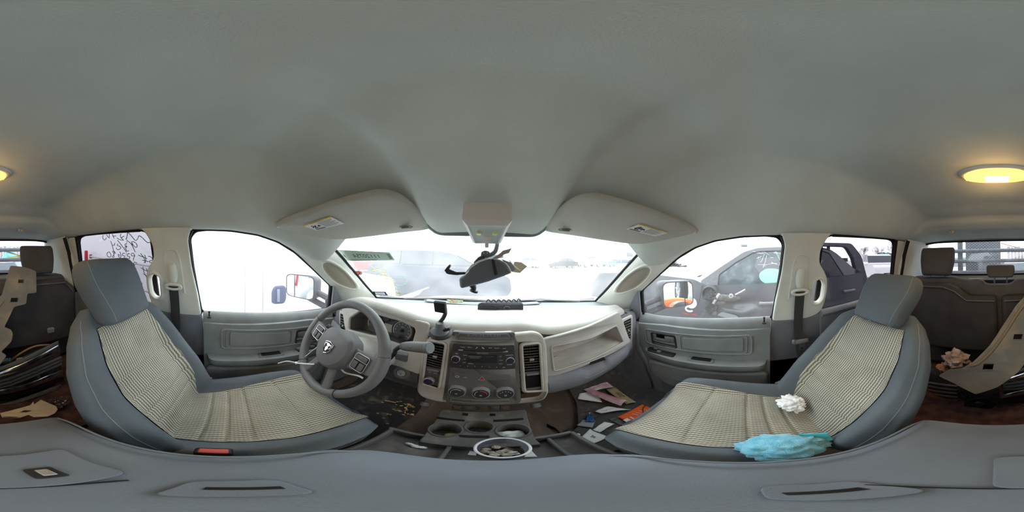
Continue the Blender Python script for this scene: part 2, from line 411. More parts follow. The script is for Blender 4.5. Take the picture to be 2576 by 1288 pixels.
# A pillars: loft between windscreen edge and door glass
PW = [(.628,.335,.125),(.632,.385,.082),(.635,.46,.02),(.638,.58,-.085),(.643,.70,-.195),(.648,.80,-.285),(.655,.83,-.33)]
PD = [(.700,.115,.079),(.702,.21,.053),(.715,.30,.005),(.738,.41,-.080),(.757,.50,-.155),(.767,.560,-.21),(.765,.64,-.33)]
def apillar(sg):
    W_ = smooth(PW, 6); D_ = smooth(PD, 6); n = len(W_)
    m_ = MB()
    def fn(u, v):
        i = min(int(v*(n-1)), n-2); t = v*(n-1)-i
        a = W_[i].lerp(W_[i+1], t); b = D_[i].lerp(D_[i+1], t)
        p = a.lerp(b, u); bul = sin(pi*u)**.8*.022*min(1, v*3+.25)
        inn = Vector((-p.x, -p.y*.6, .1)).normalized()
        if u in (0, 1): pass
        q = p+inn*bul
        # oval recess pressed into the pillar
        du = (u-.50)/.30; dv = (v-.585)/.150
        rr = du*du+abs(dv)**2.4
        q -= inn*.016*(1-sst(.75, 1.02, rr))
        q += inn*.004*(sst(.85, 1.05, rr)*(1-sst(1.1, 1.5, rr)))
        return Vector((sg*q.x, q.y, q.z))
    m_.grid(fn, 40, 120)
    return m_, fn
for sg, nm, lb in ((-1, 'trim_2', 'pale windscreen pillar on the driver side'), (1, 'trim_3', 'pale windscreen pillar on the passenger side')):
    m_, fn = apillar(sg)
    o = tag(m_.build(nm, TRIM, smooth_deg=180), lb, 'pillar trim', kind='structure')
    GR = mat('speckled_speaker_cloth', (158, 151, 138), 0.9, noise=0.06, nscale=300)
    m2 = MB()
    def ov(u, v):
        a = 2*pi*u; c, s_ = cos(a), sin(a); r = v
        P = fn(.50+.30*.94*r*c, .585+.150*.95*r*(abs(s_)**.85)*(1 if s_ > 0 else -1)); return P+Vector((-sg*P.x*0, 0, 0))*0+Vector((-sg*.0015, -.0012, .0002))
    m2.grid(ov, 40, 8, closed_u=True); m2.build('speaker_cover', GR, o, smooth_deg=180)

# B pillars with grab handle hole, belts are things of their own
BP = [(-.142,-.318),(-.152,-.20),(-.172,-.06),(-.180,.062),(-.165,.095),(-.16,.110),(-.405,.122),(-.378,.097),(-.350,.04),(-.352,-.02),(-.385,-.06),(-.408,-.10),(-.418,-.16),(-.414,-.225),(-.402,-.285),(-.36,-.312),(-.31,-.322)]
HO = rnd([(-.336,-.118),(-.372,-.100),(-.392,-.125),(-.392,-.205),(-.372,-.232),(-.345,-.218)], .018, 4)
for sg, nm, lb in ((-1, 'trim_4', 'pale door pillar with grab handle on the driver side'), (1, 'trim_5', 'pale door pillar with grab handle on the passenger side')):
    mb = MB(); mb.plate(rnd(BP, .02, 3), SIDE(sg, -.004), .034, .008, [HO])
    o = tag(mb.build(nm, TRIM), lb, 'pillar trim', kind='structure')
    mb = MB(); S = SIDE(sg, .030)
    mb.tube([S(y, z) for y, z in rnd([(-.327,-.108),(-.372,-.088),(-.402,-.12),(-.402,-.21),(-.375,-.243),(-.335,-.228)], .022, 4)], .008, 8, closed=True, flat=1)
    mb.build('grab_handle', TRIM, o)
    # raised channel of the belt guide
    mb = MB(); mb.tube([S(y, z) for y, z in smooth([(-.215,-.19),(-.222,-.04),(-.235,.008),(-.262,.018),(-.288,.008),(-.298,-.04),(-.312,-.20)], 4)], .005, 6); mb.build('belt_guide_ridge', TRIM, o)
    mb = MB(); mb.plate(rnd([(-.225,.050),(-.275,.050),(-.268,.028),(-.25,.020),(-.232,.028)], .008), SIDE(sg, .030), .0012, .0005)
    fnB = lambda a, b, c=0.0, sg=sg, S=S: S(-.25+(-a if sg > 0 else a), .037+b, -.002+c)
    mb.text('SRS', .014, fnB); mb.build('airbag_badge', TRIM, o)
    # lower half, dark
    mb = MB(); mb.plate([(-.142,-.318),(-.31,-.322),(-.40,-.30),(-.43,-.6),(-.43,-.93),(-.13,-.93),(-.13,-.6)], SIDE(sg, 0), .03, .006)
    for q in mb.v:
        if q.z < -.45: q.x = sg*min(abs(q.x), .82)
    mb.build('lower_pillar_trim', DGREY2, o)
# C pillars / rear corner
for sg, nm, lb in ((-1, 'trim_6', 'pale rear corner trim on the driver side'), (1, 'trim_7', 'pale rear corner trim on the passenger side')):
    mb = MB(); mb.plate([(-1.045,.15),(-1.02,-.05),(-1.055,-.30),(-1.05,-.95),(-1.42,-.95),(-1.42,.15)], SIDE(sg, .0), .03, .006)
    for q in mb.v:
        if q.z < -.3: q.x = sg*(.775 if abs(q.x) < sx(q.z)-.015 else .805)
    o = tag(mb.build(nm, TRIM), lb, 'pillar trim', kind='structure')
    S = SIDE(sg, .032)
    mb = MB(); mb.tube([S(-1.045, .13), S(-1.035, .02), S(-1.05, -.12), S(-1.065, -.30)], .014, 8, flat=1); mb.build('door_seal', RUBBER, o)
    mb = MB(); mb.rbox(S(-1.22, -.115), (.012, .03, .05), .004); mb.ribbon([S(-1.22, -.10), S(-1.215, -.16, .01), S(-1.20, -.30, .03)], (0, 1, 0), .04, .002); mb.build('belt_slot', BLACK, o)
# outside skins below the doors (sills) and front quarter
for sg, nm, lb in ((-1, 'wall_left', 'outer body side and sill on the driver side'), (1, 'wall_right', 'outer body side and sill on the passenger side')):
    mb = MB(); mb.plate([(1.05,-1.05),(1.05,-.33),(.64,-.345),(.62,-.95),(-1.42,-.95),(-1.42,-1.05)], frame((sg*.815, 0, 0), (0,1,0), (0,0,1)), .02)
    mb.plate([(-1.0,-.95),(-1.0,.13),(-1.45,.13),(-1.45,-.95)], lambda a, b, c=0, sg=sg: Vector((sg*(min(.845, sx(b)+.04)+c), a, b)), .01)
    o = tag(mb.build(nm, WHITEP), lb, 'body side', kind='structure')
    # kick panel by the feet
    mb = MB(); mb.plate(rnd([(.46,-.93),(.98,-.93),(.98,-.40),(.62,-.40),(.60,-.60),(.52,-.72)], .03), frame((sg*.765, 0, 0), (0,1,0), (0,0,1)), .02, .006); mb.build('kick_panel', DGREY2, o)
    # dark corner piece between pillar foot and door
    mb = MB(); mb.plate(rnd([(.555,-.34),(.54,-.18),(.585,-.235),(.63,-.30),(.66,-.40),(.60,-.40)], .012), lambda a, b, c=0, sg=sg: Vector((sg*(sx(b)-.02-c), a, b)), .018, .004); mb.build('sail_panel', DGREY2, o)

# ------------------------------------------------------------------- DOORS
def front_door(sg, nm, lb, driver):
    D = thing(nm, lb, 'door', (sg*.80, .2, -.95), kind='structure')
    S = SIDE(sg, 0)
    xin = .785                                       # inner face of the door card
    def F(y, z, w=0.0):                              # door card: curved in plan near the top
        return Vector((sg*((sx(z) if z > -.36 else lerp(sx(-.36), xin, sst(-.36, -.46, z)))-.006-w), y, z))
    def G(y, z, w=0.0): return Vector((sg*(xin-w), y, z))
    mb = MB()
    rec1 = rnd([(.515,-.425),(.50,-.52),(-.045,-.505),(-.045,-.385)], .025)
    hb = rnd([(.475,-.440),(.462,-.515),(.322,-.512),(.334,-.428)], .012)
    mb.plate([(.565,-.40),(.555,-.55),(.50,-.66),(.44,-.93),(-.13,-.93),(-.132,-.352),(.1,-.362),(.4,-.375)], G, .02, .004, [hb])
    mb.build('door_card', DGREY, D)
    # padded top rail
    mb = MB()
    def top(u, v):
        y = lerp(-.135, .575, u); z0 = lerp(-.303, -.347, sst(-.135, .575, y)); a = v*pi*.62
        return (sg*(sx(z0)+.012-.034*sin(a)), y, z0+.006-.048*(1-cos(a)) if v > 0 else z0)
    mb.grid(top, 30, 10); mb.build('top_rail', DGREY, D, smooth_deg=180)
    # raised rim around the upper field and the pressed inner pad
    mb = MB(); mb.tube([G(y, z, .021) for y, z in rec1], .006, 6, closed=True)
    mb.build('field_rim', DGREY, D)
    mb = MB(); pad = rnd([(.288,-.428),(.282,-.500),(-.005,-.485),(-.005,-.402)], .012)
    mb.plate(pad, lambda a, b, c=0: G(a, b, .020+c), .007, .003)
    mb.tube([G(y, z, .021) for y, z in rnd([(.305,-.415),(.298,-.515),(-.022,-.500),(-.022,-.388)], .02)], .004, 6, closed=True)
    mb.build('upper_pad', DGREY, D)
    # inner release handle in its cup
    mb = MB(); mb.plate(hb, lambda a, b, c=0: G(a, b, -.028+c), .003)
    mb.tube([G(y, z, .021) for y, z in hb], .004, 6, closed=True); mb.build('handle_cup', BLACK, D)
    mb = MB(); mb.rbox(G(.40, -.492, .002), (.03, .14, .022), .008); mb.build('cup_ledge', DGREY2, D)
    mb = MB(); mb.rbox(G(.365, -.462, .010), (.022, .062, .040), .010); mb.rbox(G(.41, -.478, .012), (.016, .10, .018), .007); mb.build('release_handle', PANEL, D)
    # armrest with switches
    def arm(u, v):
        y = lerp(.512, -.115, u); end = sin(pi*min(1, max(0, (u*1.0))))**.0 if 0 < u < 1 else 1
        k = min(1, min(u, 1-u)*12); k = sqrt(max(0, 1-(1-k)**2))
        prot = (.055+.025*sst(.0, .35, u))*(.25+.75*k); zt = lerp(-.555, -.545, u)
        a = v*pi; hgt = .072
        if v < .45: q = v/.45; return (sg*(xin-prot*sst(0, 1, q)**.8*1.0), y, zt-.004*q)
        q = (v-.45)/.55; return (sg*(xin-prot*cos(q*pi/2)**.7 if q < 1 else xin), y, zt-.004-hgt*sin(q*pi/2)*(.55+.45*k))
    mb = MB(); mb.grid(arm, 40, 18); mb.build('armrest', DGREY, D, smooth_deg=60)
    T = lambda a, b, c=0.0: Vector((sg*(xin-.015-b), a, -.551+c+.002))
    ux = frame((sg*(xin-.032), .10, -.5485), (0, 1, 0), (-sg, 0, 0))
    mb = MB(); mb.rbox((sg*(xin-.036), .19, -.552), (.050, .125, .010), .004)
    mb.build('pull_cup_frame', DGREY2, D); mb = MB(); mb.rbox((sg*(xin-.036), .19, -.5505), (.034, .095, .010), .003); mb.build('pull_cup', DARKHOLE, D)
    mb = MB(); mb.rbox((sg*(xin-.034), .40, -.552), (.046, .15, .012), .005); sp = mb.build('switch_plate', BLACK, D)
    for i in range(4 if driver else 2):
        mb = MB(); mb.rbox((sg*(xin-.034-(.010 if i % 2 else -.010)), .44-.030*i, -.544), (.017, .022, .010), .003); mb.build('window_switch', DGREY2, sp)
    if driver:
        mb = MB(); mb.lathe([(.014, 0), (.013, .008), (.009, .010)], (sg*(xin-.034), .335, -.546), (0, 0, 1), 16); mb.build('mirror_knob', DGREY2, sp)
    else:
        mb = MB(); mb.rbox((sg*(xin-.034), .450, -.5455), (.032, .06, .004), .002); mb.build('empty_switch_slot', DARKHOLE, sp)
    # map pocket
    mb = MB()
    pk = rnd([(.475,-.625),(.45,-.735),(.36,-.80),(-.06,-.83),(-.115,-.80),(-.118,-.62)], .03)
    mb.plate(pk, lambda a, b, c=0: G(a, b, .020+c), .035, .012); mb.build('map_pocket', DGREY, D)
    mb = MB(); mb.tube([G(y, z, .056) for y, z in rnd([(.42,-.70),(.35,-.725),(.16,-.735),(.10,-.715),(.06,-.66)], .02)[6:]], .004, 6)
    mb.tube([G(y, z, .054) for y, z in rnd([(.455,-.64),(.435,-.725),(.36,-.785),(-.05,-.815),(-.10,-.79),(-.103,-.635)], .03)], .0025, 5, closed=True); mb.build('pocket_seam', DGREY2, D)
    mb = MB(); mb.plate(rnd([(.40,-.80),(.39,-.93),(-.11,-.93),(-.11,-.86)], .02), lambda a, b, c=0: G(a, b, .019+c), .012, .004); mb.build('lower_pocket', DGREY2, D)
    mb = MB(); mb.lathe([(.010, 0), (.010, .006), (.0035, .007), (.0035, .028), (.0055, .030), (.0055, .036)], (sg*.772, -.103, -.326), (0, 0, 1), 12); mb.build('lock_pin', BLACK, D)
    # outer skin
    mb = MB(); mb.plate([(.66,-.36),(.62,-.95),(-.15,-.95),(-.145,-.312)], lambda a, b, c=0: Vector((sg*(.815+.01+c), a, b)), .012); mb.build('outer_skin', WHITEP, D)
    # black window frame
    mb = MB(); mb.plate(rnd([(.585,-.350),(.565,-.18),(.425,-.07),(.305,.018),(.21,.066),(.12,.093),(0,.110),(-.10,.115),(-.17,.112),(-.200,.075),(-.192,-.06),(-.164,-.31)], .02), SIDE(sg, -.02), .016, .004, [rnd(WIN_F, .014)])
    mb.build('window_frame', RUBBER, D)
    mb = MB(); mb.tube([SIDE(sg, .012)(y, z) for y, z in [(-.150,-.31),(-.175,-.07),(-.184,.066),(-.165,.100)]], .011, 8); mb.tube([S(.556, -.35, .004), S(.541, -.19, .004)], .008, 6); mb.build('glass_channel', RUBBER, D)
    return D
front_door(-1, 'door_1', 'driver door with grey card and smooth armrest', True)
front_door(1, 'door_2', 'front passenger door with grey card and armrest', False)
def rear_door(sg, nm, lb):
    D = thing(nm, lb, 'door', (sg*.80, -.7, -.95), kind='structure')
    mb = MB(); mb.plate([(-.39,-.285),(-.43,-.93),(-1.06,-.93),(-1.06,-.262)], lambda y, z, w=0: Vector((sg*((sx(z) if z > -.36 else .812)-.008-w), y, z)), .02, .005); mb.build('door_card', DGREY2, D)
    mb = MB(); mb.tube([(sg*.775, -.40, -.302), (sg*.775, -.70, -.286), (sg*.772, -1.04, -.276)], .026, 10, flat=.8); mb.build('top_rail', DGREY, D)
    mb = MB(); mb.plate(rnd([(-.37,-.29),(-.37,.135),(-1.055,.145),(-1.10,-.26)], .03), SIDE(sg, -.02), .016, .004, [rnd(WIN_R, .016)]); mb.build('window_frame', RUBBER, D)
    mb = MB(); mb.plate(rnd([(-.95,.125),(-1.03,.125),(-1.075,-.25),(-1.005,-.25)], .01), SIDE(sg, .0), .012, .004); mb.build('frame_cover', TRIM, D)
    mb = MB(); mb.tube([SIDE(sg, .002)(y, z) for y, z in smooth([(-.42,.116),(-.86,.130),(-.915,.118),(-.932,.09),(-.992,-.20)], 3)], .009, 6); mb.build('glass_channel', RUBBER, D)
    mb = MB(); mb.plate([(-.40,-.30),(-.40,-.95),(-1.06,-.95),(-1.06,-.28)], lambda a, b, c=0: Vector((sg*(.83+c), a, b)), .012); mb.build('outer_skin', WHITEP, D)
    mb = MB(); mb.rbox((sg*.79, -.62, -.33), (.02, .05, .03), .006); mb.build('release_handle', SATIN, D)
rear_door(-1, 'door_3', 'rear door behind the driver seat with smoked window')
rear_door(1, 'door_4', 'rear door behind the front passenger seat with smoked window')
for sg, nm, WO, m_, lb in ((-1, 'window_2', WIN_F, CLEAR, 'clear glass of the driver door'), (1, 'window_3', WIN_F, CLEAR, 'clear glass of the front passenger door'),
                       (-1, 'window_4', WIN_R, PRIV, 'smoked glass behind the driver with handwriting on it'), (1, 'window_5', WIN_R, PRIV, 'smoked glass behind the front passenger')):
    mb = MB(); mb.plate(WO, SIDE(sg, -.012), .004); tag(mb.build(nm, m_), lb, 'window', kind='structure')
# windscreen
def ws(x, z, lift=0.0):
    yb = 1.0-.44*x*x; y = yb-(z+.285)*1.09*(1-.10*(x/.64)**2); return Vector((x, y-lift*.7, z-lift*.7))
mb = MB(); mb.grid(lambda u, v: ws(lerp(-.655, .655, u), lerp(-.31, .125-.03*(abs(lerp(-1, 1, u)))**2, v)), 24, 16)
wsc = tag(mb.build('window_6', WIND, smooth_deg=180), 'hazy windscreen with dusty film', 'windscreen', kind='structure')
mb = MB(); mb.grid(lambda u, v: ws(lerp(-.21, .21, u), lerp(-.012+.075*abs(lerp(-1, 1, u))**2.2, .12, v), .003), 20, 8, uvf=lambda u, v: (u*.42, v*.13)); mb.build('shade_band', dotted('printed_dot_screen', (70, 74, 78)), wsc, smooth_deg=180)
mb = MB(); mb.tube([ws(x, -.287, .004) for x in [lerp(-.65, .65, i/20) for i in range(21)]], .011, 6); mb.tube([Vector((-p.x+.001, p.y+.012, p.z)) for p in smooth(PW, 4)], .007, 6); mb.tube([Vector((p.x-.001, p.y+.012, p.z)) for p in smooth(PW, 4)], .007, 6); mb.build('windscreen_seal', RUBBER, wsc)
# =================================================================== DASHBOARD
DASH = thing('dashboard', 'taupe and charcoal dashboard running the full width under the windscreen', 'dashboard', (0, .6, -.95))
STO, STN = Vector((0, .545, -.27)), Vector((0, 1, -.17)).normalized()
STV = Vector((0, .17, 1)).normalized()
def st(px, py):                                     # photo point -> (x, t) on the face of the centre stack
    p = aP(px, py, STO-STN*.03, STN); return (p.x, (p-STO).dot(STV))
def ST(x, t, w=0.0):                                # w towards the seats
    return STO+Vector((x, 0, 0))+STV*t-STN*w
def stp(L): return [st(*q) for q in L]
# upper pad ---------------------------------------------------------
PADF = [(-.70,.565,-.30),(-.62,.555,-.262),(-.52,.535,-.238),(-.40,.528,-.238),(-.30,.530,-.252),(-.22,.54,-.272),(-.15,.548,-.280),(.15,.548,-.280),(.22,.542,-.305),(.39,.538,-.312),(.60,.565,-.312),(.66,.59,-.312)]
def padf(x): return Vector((x, interp([(a, b) for a, b, c in PADF], x), interp([(a, c) for a, b, c in PADF], x)))
def pad(u, v):
    x = lerp(-.665, .665, u); f = Vector((x, 0, 0)); 
    for k in (-.03, 0, .03): f.y += padf(x+k).y/3; f.z += padf(x+k).z/3
    yb = .84-.36*x*x; zb = -.266-.02*sst(.35, .66, abs(x))
    if v < .30:                                     # rounded nose
        a = v/.30*pi/2; R = .030
        return (x, f.y+R*(1-cos(a))*1.0-.004, f.z+R*sin(a)*.9)
    t = (v-.30)/.70; z0 = f.z+.027; 
    return (x, lerp(f.y+.026, yb, t), lerp(z0, zb, sst(0, 1, t))+.010*sin(pi*t)*(1 if x > -.2 else .4))
mb = MB(); mb.grid(pad, 80, 34); mb.build('upper_pad', TAUPE, DASH, smooth_deg=180)
# grey defroster strip by the glass
STRIP = mat('grey_defroster_strip', (112, 117, 119), 0.6, bump=.15, bscale=900)
def dstrip(u, v):
    x = lerp(-.66, .66, u); yb = .84-.36*x*x; return (x, lerp(yb-.004, 1.0-.44*x*x-.01, v), lerp(-.268, -.288, v)-.02*sst(.35, .66, abs(x))*(1-v)+.002*(v*(1-v)))
mb = MB(); mb.grid(dstrip, 60, 6); sp = mb.build('defroster_strip', STRIP, DASH, smooth_deg=180)
mb = MB(); mb.rbox((-.02, .865, -.2665), (.62, .045, .006), .003); mb.tube([(-.34, .85, -.264), (-.33, .885, -.266), (.28, .885, -.266), (.30, .85, -.264)], .003, 5); mb.build('defroster_grille', STRIP, sp)
# dark shoulder on each end, with demister grille and side vent
for sg in (-1, 1):
    def sh(u, v):
        a = u; x = lerp(.575, .765, v); y0 = .565-.05*sst(.0, 1, v)*0+.02*v; 
        if u < .45: q = u/.45; return (sg*(x), lerp(.70-.1*v, y0+.03, q), -.296-.012*q-.018*v)
        q = (u-.45)/.55; aa = min(q*3, 1)*pi/2; yy = y0+.03*(1-sin(aa)); zz = -.308-.018*v-.02*(1-cos(aa))
        if q > 1/3: k = (q-1/3)*1.5; zz -= .29*k; yy += .03*sin(pi*k)*0-.012*sin(pi*k)
        return (sg*x, yy, zz)
    mb = MB(); mb.grid(sh, 40, 12); mb.build('end_cap', DGREY2, DASH, smooth_deg=60)
    if sg > 0: P = [(1575,798),(1590,792),(1613,868),(1600,882)]
    fr = lambda a, b, c=0.0, sg=sg: Vector((sg*(.655+a), .558+.12*(a+.05)-c, -.43+b))
    mb = MB(); mb.plate(rect(-.050, -.135, .048, .105, .012), fr, .014, .004, [rect(-.036, -.118, .034, .088, .008)]); vf = mb.build('side_vent_frame', TAUPE2, DASH)
    mb = MB(); mb.plate(rect(-.040, -.125, .040, .095, .004), lambda a, b, c=0: fr(a, b, .003+c), .004); mb.build('vent_back', DARKHOLE, vf)
    for i in range(8):
        z = .074-.0165*i; mb = MB(); mb.rbox(fr(-.001, z, .009), (.066, .010, .0035), .001, Matrix.Rotation(-.4, 3, 'X')); mb.build('vent_slat', PANEL, vf)
    mb = MB(); mb.rbox(fr(-.001, -.058, .011), (.070, .010, .014), .003); mb.rbox(fr(-.001, -.056, .017), (.03, .008, .006), .002); mb.build('vent_wheel', DGREY2, vf)
    mb = MB(); mb.rbox(fr(-.001, .024, .018), (.012, .012, .008), .002); mb.build('vent_tab', SATIN, vf)
    if sg > 0:
        for i in range(5):
            mb = MB(); mb.rbox((sg*(.615+.014*i), .640-.012*i, -.303-.002*i), (.005, .045, .004), .001); mb.build('demister_slot', DARKHOLE, DASH)
# ---- passenger side: open shelf and glove box lip
def gp(px, py): p = aP(px, py, (0, .535, -.40), (.06, 1, -.12)); return (p.x, p.z)
def GPf(x, z, w=0.0): return Vector((x, .535-.06*(x)+.12*(z+.40)+.03*sst(.3, .62, x)-w, z))
outer = [gp(*q) for q in [(1362,850),(1374,846),(1480,818),(1562,786),(1574,812),(1592,862),(1580,872),(1500,905),(1370,946)]]
hole = rnd([gp(*q) for q in [(1382,866),(1480,848),(1554,820),(1574,862),(1500,895),(1388,928)]], .012)
mb = MB(); mb.plate(rnd(outer, .01), GPf, .016, .004, [hole]); mb.tube([GPf(a, b, .016) for a, b in hole], .004, 6, closed=True); sh_ = mb.build('shelf_surround', TAUPE, DASH)
mb = MB(); n = len(hole); cx = sum(p[0] for p in hole)/n; cz = sum(p[1] for p in hole)/n
L0 = [GPf(a, b, .006) for a, b in hole]
L1 = [GPf(cx+(a-cx)*.93, cz+(b-cz)*.80+.010, -.085) for a, b in hole]
mb.loops([L0, L1], cap=False); mb.f.append(tuple(range(n, 2*n))); mb.build('shelf_tray', TAUPE2, DASH, smooth_deg=30)
fb = [gp(*q) for q in ((1390,926),(1444,912),(1500,893),(1540,877),(1571,862))]
def sfl(u, v):
    i = min(int(u*4), 3); t = u*4-i; a = lerp(fb[i][0], fb[i+1][0], t); b = lerp(fb[i][1], fb[i+1][1], t); p = GPf(a, b+.003, .004); return p+Vector((-.012*v*(u-.3), .075*v, .006*v))
mb = MB(); mb.grid(sfl, 16, 4); mb.build('shelf_floor', TAUPE2, DASH)
def lip(u, v):
    x = lerp(.20, .66, u); c = .025*sst(.25, .66, x); zt = -.478+.0*x-.005*sin(pi*u)+.02*sst(.5, .66, x)
    a = v*pi; rec = .018*sst(.33, .36, x)*(1-sst(.445, .475, x))*(1 if .1 < v < .42 else 0)
    return (x, .525+c-.055*sin(a)**.8*(1-.5*sst(.58, .66, x)), zt-.062*(1-cos(a))*(1-.25*sst(.3, .66, x))-rec)
mb = MB(); mb.grid(lip, 60, 24); mb.build('glove_box_lip', DGREY2, DASH, smooth_deg=180)
P = [aY(*q, .492) for q in [(1483,918),(1486,912),(1520,899),(1524,905)]]; mb = MB(); mb.loops([P, [p+Vector((0, .03, 0)) for p in P]]); mb.build('lip_finger_recess', BLACK, DASH)
mb = MB(); mb.grid(lambda u, v: (lerp(.19, .72, u), lerp(.56, .80, v)+.02*sst(.4, .7, lerp(.19, .72, u)), lerp(-.595+.03*u, -.60, v)), 10, 4); mb.build('under_panel', BLACK, DASH)
# ---- driver side: cluster surround
CL = frame((-.41, .532, -.335), (1, .02, 0), (0, .25, 1))
def cl(px, py, off=0.0):
    n_ = Vector((1, .02, 0)).cross(Vector((0, .25, 1))).normalized(); o = Vector((-.41, .532, -.335))-n_*off
    p = aP(px, py, o, n_)-o; return (p.x, p.dot(Vector((0, .25, 1)).normalized()))
sur = [cl(*q) for q in [(866,774),(905,762),(955,775),(1008,790),(1086,812),(1068,905),(1060,940),(1010,920),(960,905),(905,880),(880,860)]]
clh = rnd([cl(*q) for q in [(886,800),(912,783),(955,792),(1008,806),(1048,824),(1050,832),(1041,864),(1030,870),(960,846),(884,828)]], .010)
mb = MB(); mb.plate(rnd(sur, .015), CL, .02, .006, [clh]); mb.build('cluster_surround', TAUPE2, DASH)
mb = MB(); n = len(clh); L0 = [CL(a, b, .008) for a, b in clh]; L1 = [CL(a*.97, b*.96-.004, -.070) for a, b in clh]
mb.loops([L0, L1], cap=False); mb.f.append(tuple(range(n, 2*n))); clu = mb.build('instrument_cluster', PANEL, DASH, smooth_deg=30)
GD = mat('grey_gauge_face', (84, 88, 92), 0.6); GR2 = mat('pale_gauge_ring', (200, 204, 206), 0.5); RED = mat('red_needle', (205, 50, 45), 0.5); LCD = mat('beige_display', (176, 170, 158), 0.4)
def gauge(px, py, r, labels, a0, a1, na, big):
    x, y = cl(px, py, .060); F = lambda a, b, c=0: CL(x+a, y+b, -.062+c)
    mb = MB(); mb.plate(circ(0, 0, r, 32), F, .003); g = mb.build('gauge', GD, clu)
    mb = MB(); mb.tube([F(r*cos(2*pi*k/32), r*sin(2*pi*k/32), .004) for k in range(32)], .0025 if big else .0012, 6, closed=True); mb.build('gauge_rim', PANEL, g)
    mb = MB()
    if big: mb.tube([F(r*.86*cos(lerp(a0, a1, k/30)), r*.86*sin(lerp(a0, a1, k/30)), .0035) for k in range(31)], .0022, 5)
    m_ = len(labels)
    for i, t in enumerate(labels):
        a = lerp(a0, a1, i/(m_-1)); c_, s_ = cos(a), sin(a)
        if t: mb.text(t, .0088, lambda p, q, w=0: F(r*.66*c_+p, r*.66*s_+q, .0032+w), sx=.8)
        mb.tube([F(r*.80*c_, r*.80*s_, .0036), F(r*.93*c_, r*.93*s_, .0036)], .0006, 4)
    mb.build('gauge_scale', GR2, g)
    mb = MB(); c_, s_ = cos(na), sin(na); mb.tube([F(-r*.1*c_, -r*.1*s_, .005), F(r*.75*c_, r*.75*s_, .005)], [.0012, .0006], 5); mb.build('needle', RED, g)
    mb = MB(); mb.lathe([(r*.17, 0), (r*.16, .004), (.001, .005)], F(0, 0, .003), STN*-1, 16); mb.build('needle_hub', BLACK, g)
    return F
D2 = radians
F = gauge(944, 812, .047, ['0', '1', '2', '3', '4', '5', '6'], D2(215), D2(-35), D2(205), True)
F2 = gauge(1012, 832, .049, ['0', '20', '30', '40', '50', '60', '70', '80', '100', '120'], D2(205), D2(-45), D2(203), True)
gauge(972, 799, .017, ['', '', '', ''], D2(150), D2(30), D2(140), False); gauge(991, 806, .017, ['', '', '', ''], D2(150), D2(30), D2(135), False)
gauge(1009, 849, .014, ['', '', '', ''], D2(150), D2(30), D2(140), False)
mb = MB(); mb.text('MPH', .007, lambda a, b, c=0: F2(a, b+.017, .0034+c)); mb.build('gauge_lettering', GR2, clu); mb = MB(); mb.text('RPM', .007, lambda a, b, c=0: F(a, b+.017, .0034+c)); mb.build('gauge_lettering', GR2, clu)
x, y = cl(977, 824, .060); mb = MB(); mb.plate(rect(x-.022, y-.020, x+.022, y+.018, .002), lambda a, b, c=0: CL(a, b, -.061+c), .003); mb.build('trip_display', LCD, clu)
# stuck paper note hanging over the cluster
x, y = cl(962, 836, .045); mb = MB(); mb.plate([(x-.014, y-.035), (x+.012, y-.032), (x+.026, y+.016), (x-.002, y+.014)], lambda a, b, c=0: CL(a, b, -.030+c), .001)
tag(mb.build('note', mat('pale_green_note', (214, 226, 222), .8)), 'small pale note standing in the instrument cluster beside the speed dial', 'note')
# right lower pocket panel next to the shift lever
mb = MB(); P = rnd([cl(*q) for q in [(1000,878),(1034,884),(1030,908),(996,898)]], .008); mb.plate(P, lambda a, b, c=0: CL(a, b, .019+c), .003); mb.build('blank_panel', PANEL, DASH)
mb = MB(); P = rnd([cl(*q) for q in [(1000,878),(1034,884),(1033,891),(999,886)]], .003); mb.plate(P, lambda a, b, c=0: CL(a, b, .022+c), .002); mb.build('blank_panel_sheen', mat('grey_painted_sheen', (150, 154, 158), .3), DASH)  # paler strip: sheen painted along the top of the blank panel
mb = MB(); mb.grid(lambda u, v: (lerp(-.245, -.165, u), lerp(.548, .60, v*v)+.004, lerp(-.262, -.50, v) if u < 2 else 0), 6, 8); mb.build('cluster_cheek', TAUPE2, DASH, smooth_deg=180)
# knee panel with the dark lower trim and ignition barrel
def knee(u, v):
    x = lerp(-.74, -.215, u); t = v
    return (x, lerp(.520, .60, t)-.05*sin(pi*min(1, t*1.3))**1+.02*sst(.6, .74, -x), lerp(-.455, -.70, t)+.06*sst(-.45, -.74, x)*(1-t))
mb = MB(); mb.grid(knee, 40, 20); mb.build('knee_panel', DGREY2, DASH, smooth_deg=180)
p = aY(1010, 938, .478); ax = Vector((.15, -.9, .35)); IG = (p.x, p.y, p.z)
mb = MB(); mb.lathe([(.032, -.03), (.031, .0), (.027, .004), (.018, .004), (.017, .000), (.0, .000)], p, ax, 24, caps=False); mb.build('ignition_barrel', PANEL, DASH)
mb = MB(); mb.lathe([(.0165, .001), (.015, .006), (.0, .006)], p, ax, 20, caps=False); mb.rbox(p+ax.normalized()*.006, (.004, .006, .016), .001); mb.build('ignition_lock', SATIN, DASH)
